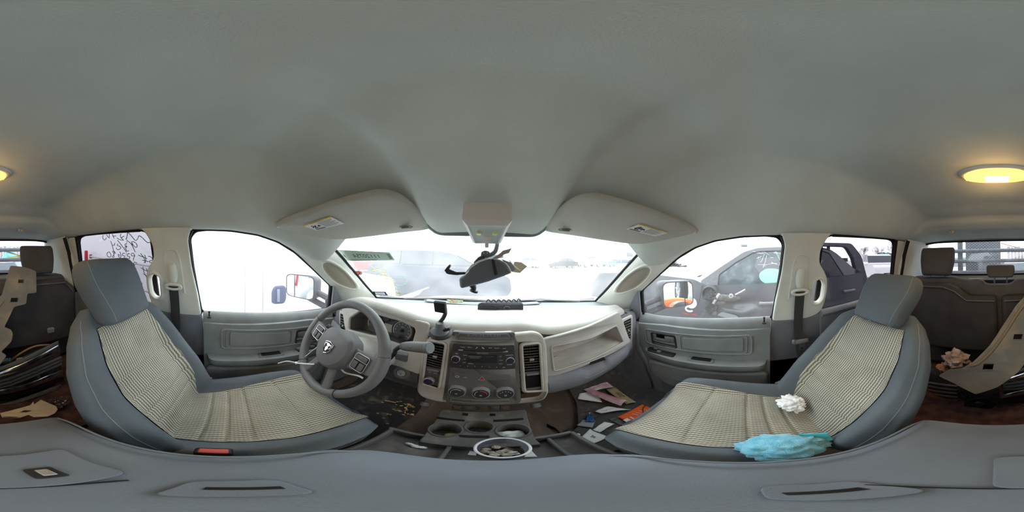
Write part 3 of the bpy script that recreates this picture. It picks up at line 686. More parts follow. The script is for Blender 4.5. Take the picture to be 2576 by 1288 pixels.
# ---- centre stack
OUT = [(1093,838),(1100,835),(1345,835),(1365,842),(1377,868),(1383,985),(1370,1008),(1330,1014),(1108,1014),(1060,1000),(1046,985),(1052,940),(1060,880),(1072,856)]
op = [st(*q) for q in OUT]
vL = [st(*q) for q in [(1076,855),(1122,864),(1104,978),(1062,965)]]; vR = [st(*q) for q in [(1312,867),(1358,862),(1366,982),(1320,985)]]
pan = [st(*q) for q in [(1142,834),(1291,836),(1300,860),(1307,1010),(1300,1017),(1116,1014),(1115,1005),(1132,866)]]
mb = MB()
def bez(x, t, w=0.0): return ST(x, t, w-.012*sst(.185, .24, abs(x)))
mb.plate(rnd(op, .02), bez, .03, .008, [rnd(vL, .010), rnd(vR, .010), rnd(pan, .004)]); mb.build('centre_bezel', TAUPE2, DASH)
mb = MB(); mb.rbox(ST(0, -.19, -.09), (.42, .10, .36), .02); mb.build('stack_body', BLACK, DASH)
for sgn, Q, full in ((-1, vL, False), (1, vR, True)):
    mb = MB(); mb.tube([bez(a, b, .031) for a, b in rnd(Q, .012)], .0045, 6, closed=True); mb.build('vent_rim', TAUPE2, DASH)
    mb = MB(); mb.plate(Q, lambda a, b, c=0: bez(a, b, .010+c), .002); mb.build('vent_back', DARKHOLE, DASH)
    HQ = rnd(Q, .010); mb = MB(); mb.loops([[bez(a, b, .029) for a, b in HQ], [bez(a, b, .009) for a, b in HQ]], cap=False); mb.build('vent_box', BLACK, DASH)
    A, B, C_, D_ = Q
    def q2(u, v): 
        a = (A[0]*(1-u)+B[0]*u, A[1]*(1-u)+B[1]*u); b = (D_[0]*(1-u)+C_[0]*u, D_[1]*(1-u)+C_[1]*u); return (a[0]*(1-v)+b[0]*v, a[1]*(1-v)+b[1]*v)
    for i in range(10):
        v = .05+.052*i; mb = MB(); mb.ribbon([bez(*q2(.05, v), .022), bez(*q2(.95, v), .022)], Vector((0, -.8, .45)), .010, .0022); mb.build('vent_slat', PANEL, DASH)
    mb = MB(); 
    for k in range(5): u = .18+.16*k; mb.ribbon([bez(*q2(u, .04), .014), bez(*q2(u, .55), .014)], Vector((0, -1, 0)), .008, .0015)
    mb.build('vent_vanes', BLACK, DASH)
    mb = MB(); mb.rbox(bez(*q2(.5, .30), .028), (.016, .014, .010), .003); mb.build('vent_tab', SATIN, DASH)
    mb = MB(); mb.rbox(bez(*q2(.5, .615), .018), (.085, .014, .016), .003); mb.rbox(bez(*q2(.5, .61), .027), (.04, .010, .010), .003); mb.build('vent_wheel', DGREY2, DASH)
    if not full:
        mb = MB(); mb.plate([q2(.03, .66), q2(.97, .66), q2(.97, .98), q2(.03, .98)], lambda a, b, c=0: bez(a, b, .016+c), .004); mb.build('axle_switch_plate', PANEL, DASH)
        mb = MB(); mb.text('4HI', .005, lambda a, b, c=0: bez(q2(.3, .70)[0]+a, q2(.3, .70)[1]+b, .0205+c)); mb.text('2WD', .005, lambda a, b, c=0: bez(q2(.62, .69)[0]+a, q2(.62, .69)[1]+b, .0205+c)); mb.build('axle_switch_lettering', PAPER, DASH)
    else:
        mb = MB(); mb.plate([q2(.08, .70), q2(.92, .70), q2(.92, .96), q2(.08, .96)], lambda a, b, c=0: bez(a, b, .013+c), .002); mb.build('open_cubby', DARKHOLE, DASH)
        mb = MB(); mb.rbox(bez(*q2(.5, .965), .022), (.078, .008, .012), .002); mb.build('cubby_lip', PANEL, DASH)
mb = MB(); mb.plate(rnd([(a*1.05, b) for a, b in pan], .005), lambda a, b, c=0: ST(a, b, .004+c), .026, .004); mb.build('centre_panel', PANEL, DASH)
ZP = .0305
def FP(px, py): a = st(px, py); return lambda p, q, c=0.0: ST(a[0]+p, a[1]+q, ZP+c)
def KN(px, py, r, h, m1, rim, name, par):
    f = FP(px, py); o = f(0, 0); mb = MB(); mb.lathe([(r*1.08, 0), (r*1.06, h*.5), (r, h), (r*.86, h*1.04)], o, -STN, 28); k = mb.build(name, rim, par)
    mb = MB(); mb.lathe([(r*.90, h*.98), (r*.88, h*1.12), (0.0, h*1.13)], o, -STN, 28, caps=False); mb.build('knob_cap', m1, k); return k
RIMW = mat('bright_knob_rim', (228, 226, 236), 0.16, metal=.75)
KCAP = mat('violet_black_knob', (50, 46, 62), 0.35)
# name tray on top
tr = [st(*q) for q in [(1155,838),(1278,840),(1284,853),(1149,852)]]
mb = MB(); mb.tube([ST(a, b, ZP) for a, b in rnd(tr, .006)], .0025, 6, closed=True); mb.build('name_tray_rim', DGREY2, DASH)
mb = MB(); mb.plate(rnd(tr, .004), lambda a, b, c=0: ST(a, b, ZP-.001+c), .002); mb.build('name_tray', PANEL, DASH)
mb = MB(); mb.plate([st(*q) for q in [(1157,846.5),(1277,848),(1281,852),(1152,851)]], lambda a, b, c=0: ST(a, b, ZP+.001+c), .004, .001); mb.build('name_tray_lip', STRIP, DASH)
f = FP(1218, 843); mb = MB(); mb.text('DODGE', .013, lambda a, b, c=0: f(a, b, .0015+c), sx=2.3); mb.build('raised_name', mat('grey_raised_letters', (150, 147, 152), .4), DASH)
# radio
rad = [st(*q) for q in [(1141,863),(1293,867),(1296,926),(1133,922)]]
RADM = mat('black_radio_face', (54, 53, 54), 0.4, noise=.2, nscale=30)
mb = MB(); mb.plate(rnd(rad, .004), lambda a, b, c=0: ST(a, b, ZP+c), .006, .002); R = mb.build('radio', RADM, DASH)
RZ = .0067
def wr(px, py, t, s, sx=1.0):
    f = FP(px, py); m_ = MB(); m_.text(t, s, lambda a, b, c=0: f(a, b, RZ+c), sx=sx); m_.build('button_label', PAPER, R)
for px, t in ((1165, 'RADIO'), (1182, 'MEDIA'), (1233, 'INFO'), (1250, 'AUDIO'), (1268, '24:00')): wr(px, 871.5+(px-1165)*.03, t, .0042, 1.1)
for i in range(6): wr(1159+18*i, 918+.7*i, str(i+1), .006)
wr(1267, 922, 'SEEK', .004); wr(1171, 892, 'AM/FM', .0042); wr(1170, 901, 'SAT', .0042); wr(1169, 910, 'SEEK', .0042); wr(1259, 895, 'LIST', .0042); wr(1260, 904, 'MUSIC', .004); wr(1259, 913, 'SETUP', .004)
wr(1214, 887, 'SIRIUS SATELLITE', .0045); wr(1185, 912.5, 'SIRIUS', .005, 1.1); wr(1150, 887, 'PUSH', .0035); wr(1280, 891.5, 'TUNE/SCROLL', .0038); wr(1146, 910, 'VOLUME', .0035); wr(1281, 915, 'BROWSE', .0038)
mb = MB(); f = FP(1200, 873); mb.strokes([[(-.004, -.003, RZ), (.004, .004, RZ)], [(0, -.002, RZ), (.001, .004, RZ)]], f, .0006, 4, 1)
mb.build('voice_symbol', PAPER, R); mb = MB(); f = FP(1216, 873); mb.strokes([[(-.003, .003, RZ), (-.002, -.001, RZ), (.003, -.003, RZ)]], f, .0011, 5)
mb.build('phone_symbol', PAPER, R)
mb = MB(); f = FP(1213, 900); mb.plate(rect(-.045, -.018, .045, .016, .003), lambda a, b, c=0: f(a, b, .006+c), .0015); mb.build('display', mat('dark_display', (48, 47, 48), .2), R)
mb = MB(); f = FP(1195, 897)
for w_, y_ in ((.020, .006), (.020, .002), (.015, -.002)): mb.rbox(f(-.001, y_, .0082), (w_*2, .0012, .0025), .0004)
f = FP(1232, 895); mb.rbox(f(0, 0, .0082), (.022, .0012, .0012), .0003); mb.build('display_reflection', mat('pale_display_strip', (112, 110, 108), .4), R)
mb = MB(); f = FP(1218, 882); mb.rbox(f(0, 0, .005), (.132, .006, .004), .001); mb.build('disc_slot', BLACK, R); mb = MB(); mb.rbox(f(0, -.004, .0065), (.130, .0015, .0012), .0003)
for q in ((1160, 879), (1271, 883)): mb.rbox(FP(*q)(0, 0, .006), (.016, .004, .006), .002)
mb.build('disc_slot_edge', SATIN, R)
for i in range(7): mb = MB(); mb.rbox(FP(1165+17.2*i, 872+.5*i)(0, 0, .0055), (.021, .002, .011), .0008); mb.build('preset_button', RADM, R)
KN(1148, 900, .0135, .014, KCAP, RIMW, 'radio_knob', R); KN(1282, 904, .0135, .014, KCAP, RIMW, 'radio_knob', R)
# switch bank with hazard
sb = [st(*q) for q in [(1144,938),(1282,942),(1283,954),(1142,949)]]
mb = MB(); mb.plate(rnd(sb, .003), lambda a, b, c=0: ST(a, b, ZP-.001+c), .004, .001); mb.tube([ST(a, b, ZP+.001) for a, b in rnd(sb, .003)], .0012, 5, closed=True); SB = mb.build('switch_bank', PANEL, DASH)
f = FP(1212, 951); T_ = [(-.0085, -.006), (.0085, -.006), (0, .0085)]
mb = MB(); mb.plate(T_, lambda a, b, c=0: f(a*.8, b*.8-.0005, .003+c), .0015); mb.build('hazard_triangle', mat('hazard_red', (200, 35, 50), .4), SB)
mb = MB(); mb.tube([f(a*1.15, b*1.15, .004) for a, b in T_], .0007, 4, closed=True); mb.build('hazard_outline', GR2, SB); mb = MB(); f = FP(1151, 946); mb.tube([f(a, b, .004) for a, b in circ(0, 0, .006, 14, .004)], .0008, 4, closed=True); mb.build('brake_symbol', GR2, SB); mb = MB(); f = FP(1171, 948); mb.text('TOW\nHAUL', .004, lambda a, b, c=0: f(a, b, .004+c)); mb.build('tow_label', GR2, SB)
# climate knobs
for i, (px, py) in enumerate(((1151, 981), (1210, 985), (1270, 985))):
    k = KN(px, py, .0255, .017, RADM, RIMW, 'climate_knob', DASH); f = FP(px, py); w = .0198
    mb = MB()
    if i < 2: mb.tube([f(.017*cos(a), .017*sin(a), w) for a in [radians(200-160*t/12-(0 if i == 0 else 0)) for t in range(13)]][: 13 if i == 0 else 7], .0009, 5)
    else:
        for a in (150, 120, 90, 60, 30): mb.rbox(f(.017*cos(radians(a)), .017*sin(radians(a))-.002, w), (.003, .001, .003), .0005)
    mb.tube([f(a, b-.006, w) for a, b in circ(0, 0, .003, 10)], .0006, 4, closed=True); mb.build('knob_symbols', GR2, k)
    if i == 1:
        mb = MB(); mb.tube([f(.017*cos(a), .017*sin(a), w) for a in [radians(100-100*t/8) for t in range(9)]], .0012, 5); mb.build('hot_arc', mat('hot_red', (220, 50, 80), .4), k)
f = FP(1081, 956); kk = KN(1081, 956, .0165, .014, KCAP, RIMW, 'axle_knob', DASH)
# bottom plaque
bp_ = [st(*q) for q in [(1136,1001),(1282,1005),(1282,1013),(1133,1009)]]
mb = MB(); mb.tube([ST(a, b, ZP) for a, b in rnd(bp_, .003)], .0012, 5, closed=True); f = FP(1210, 1007); mb.text('RAM', .010, lambda a, b, c=0: f(a, b, .0015+c), sx=2.6); mb.build('raised_plaque', mat('grey_worn_letters', (150, 147, 144), .4), DASH)
# broken clips and power outlets under the stack
for i, px in enumerate((1150, 1182, 1214, 1245, 1270)):
    p = aY(px, 1024, .50); mb = MB(); mb.rbox(p, (.03, .02, .028), .003); mb.rbox(p+Vector((0, -.012, .006)), (.018, .008, .006), .002); mb.build('broken_clip', mat('brown_grey_clip', (96, 84, 80), .6) if i % 2 == 0 else PANEL, DASH)
for px, py in ((1072, 1012), (1346, 1015)):
    p = aY(px, py, .52); mb = MB(); mb.lathe([(.018, 0), (.018, .02), (.013, .021), (.012, .012)], p, (0, -.6, -.5), 18); mb.tube([p+Vector((.016*cos(a), -.014, .010*sin(a)-.012)) for a in [pi*2*k/12 for k in range(12)]], .002, 5, closed=True); mb.build('power_outlet', DGREY2, DASH)
# =================================================================== STEERING COLUMN AND WHEEL
WC = Vector((-.43, .335, -.357)); WT = radians(30)
WN = Vector((0, -cos(WT), sin(WT))); WU = Vector((1, 0, 0)); WV = WN.cross(WU)
rt = Matrix.Rotation(radians(-5), 3, WN); WU = rt @ WU; WV = rt @ WV
def WF(a, b, c=0.0): return WC+WU*a+WV*b+WN*c
SW = thing('steering_wheel', 'dark grey steering wheel with four spokes and a horned-animal badge', 'steering wheel', WC)
WG = mat('grey_wheel_skin', (108, 108, 110), 0.5, noise=.08, nscale=10, bump=.2, bscale=900)
mb = MB(); mb.tube([WF(.182*cos(a), .182*sin(a)) for a in [2*pi*k/72 for k in range(72)]], [.0165+.0025*max(0, cos(2*(2*pi*k/72)-.6)) for k in range(72)], 16, closed=True); rim = mb.build('rim', WG, SW, smooth_deg=180)
for a in (18, 162, 232, 308):
    c_, s_ = cos(radians(a)), sin(radians(a)); mb = MB(); q = [WF((.182+.0185*cos(b))*c_, (.182+.0185*cos(b))*s_, .0185*sin(b)) for b in [2*pi*k/16 for k in range(16)]]; mb.tube(q, .0011, 4, closed=True); mb.build('rim_seam', BLACK, rim)
# hub pad: faceted shield
def hubloop(s, h): return [WF(a*s, b*s-.004*0, h) for a, b in rnd([(-.066,.062),(0,.078),(.066,.062),(.086,.02),(.076,-.035),(.045,-.076),(0,-.088),(-.045,-.076),(-.076,-.035),(-.086,.02)], .016, 3)]
mb = MB(); mb.loops([hubloop(1.0, -.03), hubloop(1.02, .005), hubloop(.97, .022), hubloop(.84, .034), hubloop(.55, .040), hubloop(.2, .042)]); hub = mb.build('airbag_cover', WG, SW, smooth_deg=28)
mb = MB(); mb.text('SRS', .010, lambda a, b, c=0: WF(a-.01, b-.052, .037+c)); mb.build('airbag_lettering', mat('grey_mark', (150, 150, 150), .6), hub)
# badge
sh0 = [(-.021,.018),(0,.024),(.021,.018),(.0195,-.006),(.012,-.019),(0,-.026),(-.012,-.019),(-.0195,-.006)]
mb = MB(); mb.plate(sh0, lambda a, b, c=0: WF(a, b-.004, .041+c), .004, .001); bd = mb.build('badge', BLACK, hub)
mb = MB(); mb.tube([WF(a*.97, b*.97-.004, .0455) for a, b in sh0], .0022, 6, closed=True)
mb.plate(rnd([(-.004,.004),(.004,.004),(.007,-.004),(.003,-.016),(-.003,-.016),(-.007,-.004)], .002), lambda a, b, c=0: WF(a, b-.004, .0445+c), .003, .001)
mb.plate(rnd([(-.010,.013),(0,.017),(.010,.013),(.007,.005),(-.007,.005)], .003), lambda a, b, c=0: WF(a, b-.004, .0445+c), .003, .001)
for s_ in (-1, 1): mb.tube([WF(s_*x, y-.004, .047) for x, y in smooth([(.006,.012),(.013,.013),(.0155,.004),(.012,-.005),(.008,-.003),(.010,.003)], 3)], .0022, 6)
mb.build('horned_head', CHROME, bd)
# spokes
def spoke(name, pts, w0, w1, th=.016):
    A, B = Vector(pts[0]), Vector(pts[1]); d = (B-A).normalized(); n_ = Vector((-d.y, d.x))
    o_ = [A+n_*w0, A-n_*w0, (A+B)/2-n_*lerp(w0, w1, .35)*.88, B-n_*w1, B+n_*w1, (A+B)/2+n_*lerp(w0, w1, .35)*.88]
    mb = MB(); mb.plate(rnd([tuple(p) for p in o_], .01), lambda a, b, c=0: WF(a, b, -.006+c), th, .006); return mb.build(name, WG, SW)
for s_ in (-1, 1):
    sp_ = spoke('side_spoke', ((s_*.06, .0), (s_*.178, .012)), .042, .036)
    fo = lambda a, b, c=0, s_=s_: WF(s_*.118+a, .004+b, .0105+c)
    mb = MB(); mb.plate(rect(-.026, -.028, .026, .030, .009), fo, .003, .001); mb.build('switch_pad', BLACK, sp_)
    mb = MB(); mb.tube([fo(a, b, .003) for a, b in rect(-.026, -.028, .026, .030, .009)], .0014, 5, closed=True); mb.rbox(fo(0, .008, .003), (.05, .003, .003), .001, Matrix((WU, WN, WV)).transposed()); mb.build('switch_trim', SATIN, sp_)
    RM = Matrix((WU, WN, WV)).transposed()
    for x_, y_, w_, h_ in ((-.012, -.010, .019, .026), (.012, -.010, .019, .026), (0, .019, .044, .015)):
        mb = MB(); mb.rbox(fo(x_, y_, .005), (w_, .005, h_), .002, RM); mb.build('wheel_button', PANEL, sp_)
    spoke('lower_spoke', ((s_*.035, -.07), (s_*.072, -.172)), .016, .018)
mb = MB(); mb.plate(rnd([(-.05,-.165),(.05,-.165),(.06,-.18),(-.06,-.18)], .006), lambda a, b, c=0: WF(a, b, -.006+c), .016, .005); mb.build('spoke_bridge', WG, SW)
CO = thing('steering_column', 'taupe steering column shroud with shift lever and stalk behind the wheel', 'steering column', WC)
mb = MB()
def colp(u, v): 
    a = 2*pi*u; r = lerp(.062, .085, v); return WF(r*cos(a)*1.05, r*sin(a)*.95-.015*v, lerp(-.035, -.20, v))
mb.grid(colp, 28, 8, closed_u=True); mb.build('shroud', TAUPE2, CO, smooth_deg=180)
mb = MB(); mb.lathe([(.07, 0), (.05, .03)], WF(0, 0, -.05), WN, 24); mb.build('collar', PANEL, CO)
# shift lever, traced: root -> elbow -> knob
a0 = aY(972, 912, .47); a1 = aY(992, 884, .43); a2 = aY(1012, 871, .41); a3 = aY(1040, 872, .385); a4 = aY(1078, 875, .37)
mb = MB(); mb.tube(smooth([a0, a1+Vector((0, 0, -.01)), a1+Vector((.004, 0, .008)), a2, a3], 4), .0075, 10); SL = mb.build('shift_lever', BLACK, CO)
mb = MB(); q = smooth([a2, a3, a4], 5); mb.tube(q, [.011, .0135, .015, .016, .0162, .0165, .0165, .0165, .0165, .0165, .0160][:len(q)], 18); k = mb.build('lever_grip', PANEL, SL)
mb = MB(); mb.lathe([(.0172, 0), (.0178, .006), (.0160, .010), (.0, .0105)], a4-(a4-a3).normalized()*.004, a4-a3, 20, caps=False); mb.build('grip_cap', STRIP, SL)
mb = MB(); mb.rbox(a3+Vector((.005, -.015, .004)), (.018, .006, .012), .002); mb.build('grip_button', PANEL, SL)
b0 = aY(850, 848, .40); b1 = aY(834, 828, .37); b2 = aY(824, 818, .36)
mb = MB(); mb.tube([b0, b1, b2], [.008, .009, .010], 12); S2 = mb.build('signal_stalk', PANEL, CO); mb = MB(); mb.lathe([(.011, 0), (.011, .012), (.009, .014)], b1, b2-b1, 14); mb.build('stalk_ring', BLACK, S2)
mb = MB(); 
p = aY(968, 905, .46); mb.rbox(p, (.06, .07, .05), .02); mb.build('lever_housing', TAUPE2, CO)
# white zip ties on the wheel
ZT = mat('white_nylon', (244, 244, 248), .35)
k = aP(745, 913, WF(0, 0, .02), WN)
e1 = aP(803, 868, WF(0, 0, -.02), WN); e2 = aP(790, 916, WF(0, 0, .02), WN); e3 = aP(700, 914, WF(-.2, 0, .05), WN)
Z = thing('zip_tie', 'white plastic tie looped through the left of the steering wheel', 'zip tie', k)
mb = MB(); mb.ribbon([e1, k], WV, .006, .0016); mb.ribbon([k, e2], WV, .006, .0016); mb.build('strap', ZT, Z); mb = MB(); mb.rbox(k, (.010, .008, .010), .002); mb.build('lock_head', ZT, Z)
mb = MB(); mb.tube(smooth([k, k.lerp(e3, .5)+Vector((0, 0, .012)), e3], 5), .0032, 6); mb.build('tail', mat('grey_tail', (200, 200, 205), .5), Z)
g1 = aP(869, 938, WF(0, 0, -.03), WN); g2 = aP(900, 945, WF(0, 0, -.02), WN)
mb = MB(); mb.ribbon(smooth([g1+Vector((-.02, 0, .006)), g1, g2, g2+Vector((.02, 0, .0))], 3), WV, .006, .002); tag(mb.build('zip_tie', ZT), 'short white plastic tie hanging at the lower right spoke of the wheel', 'zip tie')
# =================================================================== FRONT SEATS
SEAM = mat('grey_seam_cord', (128, 133, 136), 0.9)
def front_seat(sg, lab, dy, rec, dz=0.0):
    cx = sg*.412
    S = thing('front_seat', lab, 'seat', (cx, -.05+dy, -.95))
    th = radians(rec); J = Vector((cx, -.125+dy, -.625+dz)); UP = Vector((0, -sin(th), cos(th))); FW = Vector((0, cos(th), sin(th)))
    def B(x, t, f): return J+Vector((sg*x, 0, 0))+UP*t+FW*f     # x grows towards the door
    H = .475
    def halfw(t): return interp([(-.10,.205),(0,.225),(.12,.236),(.25,.238),(.35,.230),(.43,.206),(.48,.172),(.52,.120)], t)
    def front(s, t):
        bol = interp([(-.10,.05),(.02,.062),(.15,.066),(.30,.052),(.42,.030),(.50,.010)], t)
        return bol*sst(.50, .80, abs(s))*(1-.65*sst(.84, 1.0, abs(s))) - .010*(1-abs(s)) + .018*sin(pi*min(1, max(0, t/.25)))*(1-s*s)
    LP = []
    ts = [-.10+.62*i/60 for i in range(61)]
    for t in ts:
        w = halfw(t); L = []; topf = sst(.43, .52, t)
        for k in range(61):
            s = -1+2*k/60; L.append(B(w*s, t+.012*0, front(s, t)-.035*topf))
        thick = lerp(.105, .075, sst(0, .45, t))
        for k in range(1, 20):
            a = pi*k/20; q = cos(a); L.append(B(w*(q*1.0), t, -thick*sin(a)**.35+.030*(1-sin(a)**.35)*0-.0+ (front(1, t)-.035*topf)*(1-sin(a)**.35)))
        LP.append(L)
    mb = MB(); mb.loops(LP); mb.build('backrest', CLOTH, S, smooth_deg=180)
    # inner corded panel of the backrest
    def ins_half(t): return interp([(0,.128),(.1,.150),(.22,.158),(.36,.146),(.46,.122)], t)
    def groove(t): return sum(exp_(t, c) for c in (.075, .135, .20, .275))
    def exp_(t, c): return math.exp(-((t-c)/.0055)**2)
    def bi(u, v):
        t = lerp(-.03, .455, v); w = ins_half(t); s = lerp(-1, 1, u); x = w*s
        e = max(0, 1-(1-abs(s))/.05); ev = max(0, 1-(1-v)/.03)
        return B(x, t, front(x/halfw(t), t)-.035*sst(.43, .52, t)+.0080-.0055*groove(t)*(1-e)-.0035*e*e-.003*ev*ev)
    mb = MB(); mb.grid(bi, 60, 120, uvf=lambda u, v: (lerp(-1, 1, u)*ins_half(lerp(-.03, .455, v)), lerp(-.03, .455, v))); mb.build('backrest_insert', FAB, S, smooth_deg=180)
    # seam that runs round the bolster
    for s_ in (-1, 1):
        mb = MB(); mb.tube([B(halfw(t)*.93*s_, t, front(.93, t)+.0004-.035*sst(.43, .52, t)) for t in ts[3:-3]], .0015, 5)
        mb.build('bolster_seam', SEAM, S)
    # head restraint
    HB = J+UP*.450+FW*-.035
    th2 = th-radians(4); U2 = Vector((0, -sin(th2), cos(th2))); F2_ = Vector((0, cos(th2), sin(th2)))
    def HD(x, t, f): return HB+Vector((sg*x, 0, 0))+U2*t+F2_*f
    LP = []
    N = 16
    for i in range(N+1):
        t = i/N; a = (t-.5)*2; hw = lerp(.103, .128, sst(.1, .75, t))*(1-.0*a); e = (1-abs(a)**6.0)**.5 if abs(a) < 1 else 0.0
        e = max(e, .35); L = []
        for k in range(40):
            p = 2*pi*k/40; c_, s_ = cos(p), sin(p); q = 4.2
            x = hw*(abs(c_)**(2/q))*(1 if c_ > 0 else -1)*lerp(.86, 1, e); d = .058*(abs(s_)**(2/q))*(1 if s_ > 0 else -1)*lerp(.55, 1, e)
            if d > 0: d *= .9
            L.append(HD(x, .008+.205*t, .030+d-.03*(t-.5)))
        LP.append(L)
    mb = MB(); mb.loops(LP); hr = mb.build('head_restraint', CLOTH, S, smooth_deg=180)
    for s_ in (-1, 1):
        mb = MB(); mb.tube([HD(s_*.86*lerp(.103, .128, sst(.1, .75, t))*lerp(.86, 1, max((1-abs(t*2-1)**6)**.5, .35)), .008+.205*t, .030+.9*.058*.815*lerp(.55, 1, max((1-abs(t*2-1)**6)**.5, .35))-.03*(t-.5)+.0004) for t in [.04+.92*i/24 for i in range(25)]], .0016, 5); mb.build('restraint_seam', SEAM, hr)
        mb = MB(); mb.tube([HD(.05*s_, .03, .02), HD(.05*s_, -.05, .02)], .007, 8); mb.build('restraint_post', SATIN, hr)
    # cushion
    y0, y1 = -.215+dy, .315+dy
    def C(x, y, z): return Vector((cx+sg*x, y, z+dz))
    def chalf(y): return interp([(0,.205),(.25,.226),(.7,.226),(.84,.222),(.91,.212),(.955,.194),(.985,.168),(1,.13)], (y-y0)/(y1-y0))
    def ctop(s, t):
        z = lerp(-.645, -.592, sst(.0, .75, t)); z -= .045*sst(.86, 1.0, t)**2
        return z + .034*sst(.55, .82, abs(s))*(1-.9*sst(.84, 1.0, abs(s)))*(1-.5*sst(.75, 1, t)) - .012*(1-s*s)
    LP = []
    for i in range(61):
        t = i/60; t = sin(t*pi/2) if t > .5 else t*sin(pi/4)/.5; y = lerp(y0, y1, t); w = chalf(y); L = []; rd = sst(.90, 1.0, t)
        for k in range(61): s = -1+2*k/60; L.append(C(w*s, y-.012*rd*s*s, ctop(s, t)))
        zb = -.735+.012*rd
        for k in range(1, 14):
            q = k/14; L.append(C(w*(1-2*q)*(1.0), y-.012*rd*(1-2*q)**2-.02*rd, zb))
        LP.append(L)
    mb = MB(); mb.loops(LP); mb.build('cushion', CLOTH, S, smooth_deg=50)
    gl = (.285, .38, .475, .68)
    def gr(t, s): return sum(math.exp(-((t-c-.035*(1-s*s)*(1 if c > .6 else .3))/.010)**2) for c in gl)
    def chw(t): return interp([(0,.122),(.3,.135),(.6,.156),(.9,.164),(1,.16)], t)
    def ci(u, v):
        t = lerp(.05, .955, v); y = lerp(y0, y1, t); s = lerp(-1, 1, u); x = chw(t)*s-.003
        e = max(0, 1-(1-abs(s))/.05)
        return C(x, y, ctop(x/chalf(y), t)+.0080-.0065*gr(t, s)*(1-e)-.0035*e*e)
    mb = MB(); mb.grid(ci, 60, 140, uvf=lambda u, v: (lerp(-1, 1, u)*chw(lerp(.05, .955, v)), v*.5)); mb.build('cushion_insert', FAB, S, smooth_deg=180)
    mb = MB(); mb.tube(smooth([C(-.198, y0+.05, -.655), C(-.216, y0+.2, -.640), C(-.214, y1-.1, -.632), C(-.15, y1-.024, -.652), C(0, y1-.002, -.668), C(.15, y1-.024, -.652), C(.214, y1-.1, -.632)], 6), .0025, 5); mb.build('cushion_seam', CLOTH_D, S)
    mb = MB(); mb.rbox(C(0, .02+dy, -.83), (.34, .40, .22), .03); mb.build('seat_base', BLACK, S)
    mb = MB(); mb.rbox(C(.232, -.135+dy, -.66), (.022, .10, .09), .012); mb.rbox(C(.236, -.10+dy, -.64), (.018, .05, .03), .008); mb.build('recliner_cover', DGREY2, S)
    return S, B, C
SD, BD, CD = front_seat(-1, 'driver seat with corded cream insert, upright behind the steering wheel', 0.0, 25)
SP, BPs, CP = front_seat(1, 'front passenger seat with corded cream insert, leaning far back', -.055, 35)
mb = MB(); mb.plate(rect(-.012, -.006, .012, .006, .002), frame(BD(-.155, .36, -.005), (0, -.9, .3), (0, .3, .9)), .003); mb.build('seat_tag', PAPER, SD)
# red belt buckle beside the centre armrest
p = aZ(537, 1134, -.545)
BK = thing('belt_buckle', 'red-topped belt buckle wedged between driver seat and armrest', 'belt buckle', p)
mb = MB(); mb.rbox(p+Vector((0, 0, -.035)), (.024, .052, .07), .006); mb.build('buckle_body', BLACK, BK)
mb = MB(); mb.rbox(p+Vector((.002, 0, .001)), (.016, .040, .006), .003); mb.build('release_button', mat('red_release', (214, 88, 80), .5), BK)
# =================================================================== FRONT BELTS
for sg, lb in ((-1, 'driver seat belt hanging from the left door pillar'), (1, 'front passenger seat belt hanging from the right pillar with free tongue')):
    S = SIDE(sg, .036)
    T = thing('seat_belt', lb, 'seat belt', S(-.262, -.12), 'front seat belts' if False else None)
    mb = MB()
    L = []
    for y, z, w, h in ((-.258, -.045, .006, .014), (-.258, -.055, .016, .020), (-.258, -.085, .020, .024), (-.260, -.115, .020, .022), (-.262, -.135, .014, .016)):
        L.append([S(y+h*cos(a), z, .004+w*sin(a)) for a in [2*pi*k/18 for k in range(18)]])
    mb.loops(L); mb.build('height_adjuster', TRIM, T)
    mb = MB(); mb.tube([S(-.262+.038*cos(a), -.152-.004+.013*sin(a), .010) for a in [2*pi*k/24 for k in range(24)]], .0075, 8, closed=True); mb.build('guide_ring', TRIM, T)
    mb = MB(); path = [S(-.262, -.156, .012), S(-.263, -.20, .010), S(-.268, -.30, .008), Vector((sg*.772, -.275, -.42)), Vector((sg*.755, -.285, -.56)), Vector((sg*.735, -.30, -.74)), Vector((sg*.72, -.30, -.88))]
    mb.ribbon(smooth(path, 4), (0, 1, 0), .046, .002); mb.build('webbing', mat('charcoal_webbing', (66, 66, 66), .9, bump=.6, bscale=900), T)
    z0 = -.445 if sg > 0 else -.50
    mb = MB(); mb.rbox((sg*.752, -.280, z0), (.014, .082, .028), .008); mb.rbox((sg*.75, -.243, z0+.006), (.016, .018, .026), .006); mb.build('tongue_grip', DGREY, T)
    fr = frame((sg*.750, -.285, z0-.032), (0, 1, 0), (0, 0, 1)); mb = MB(); mb.plate(rect(-.015, -.026, .015, .022, .003), fr, .003, .0, [rect(-.008, -.019, .008, -.005)]); mb.build('tongue', SATIN, T)
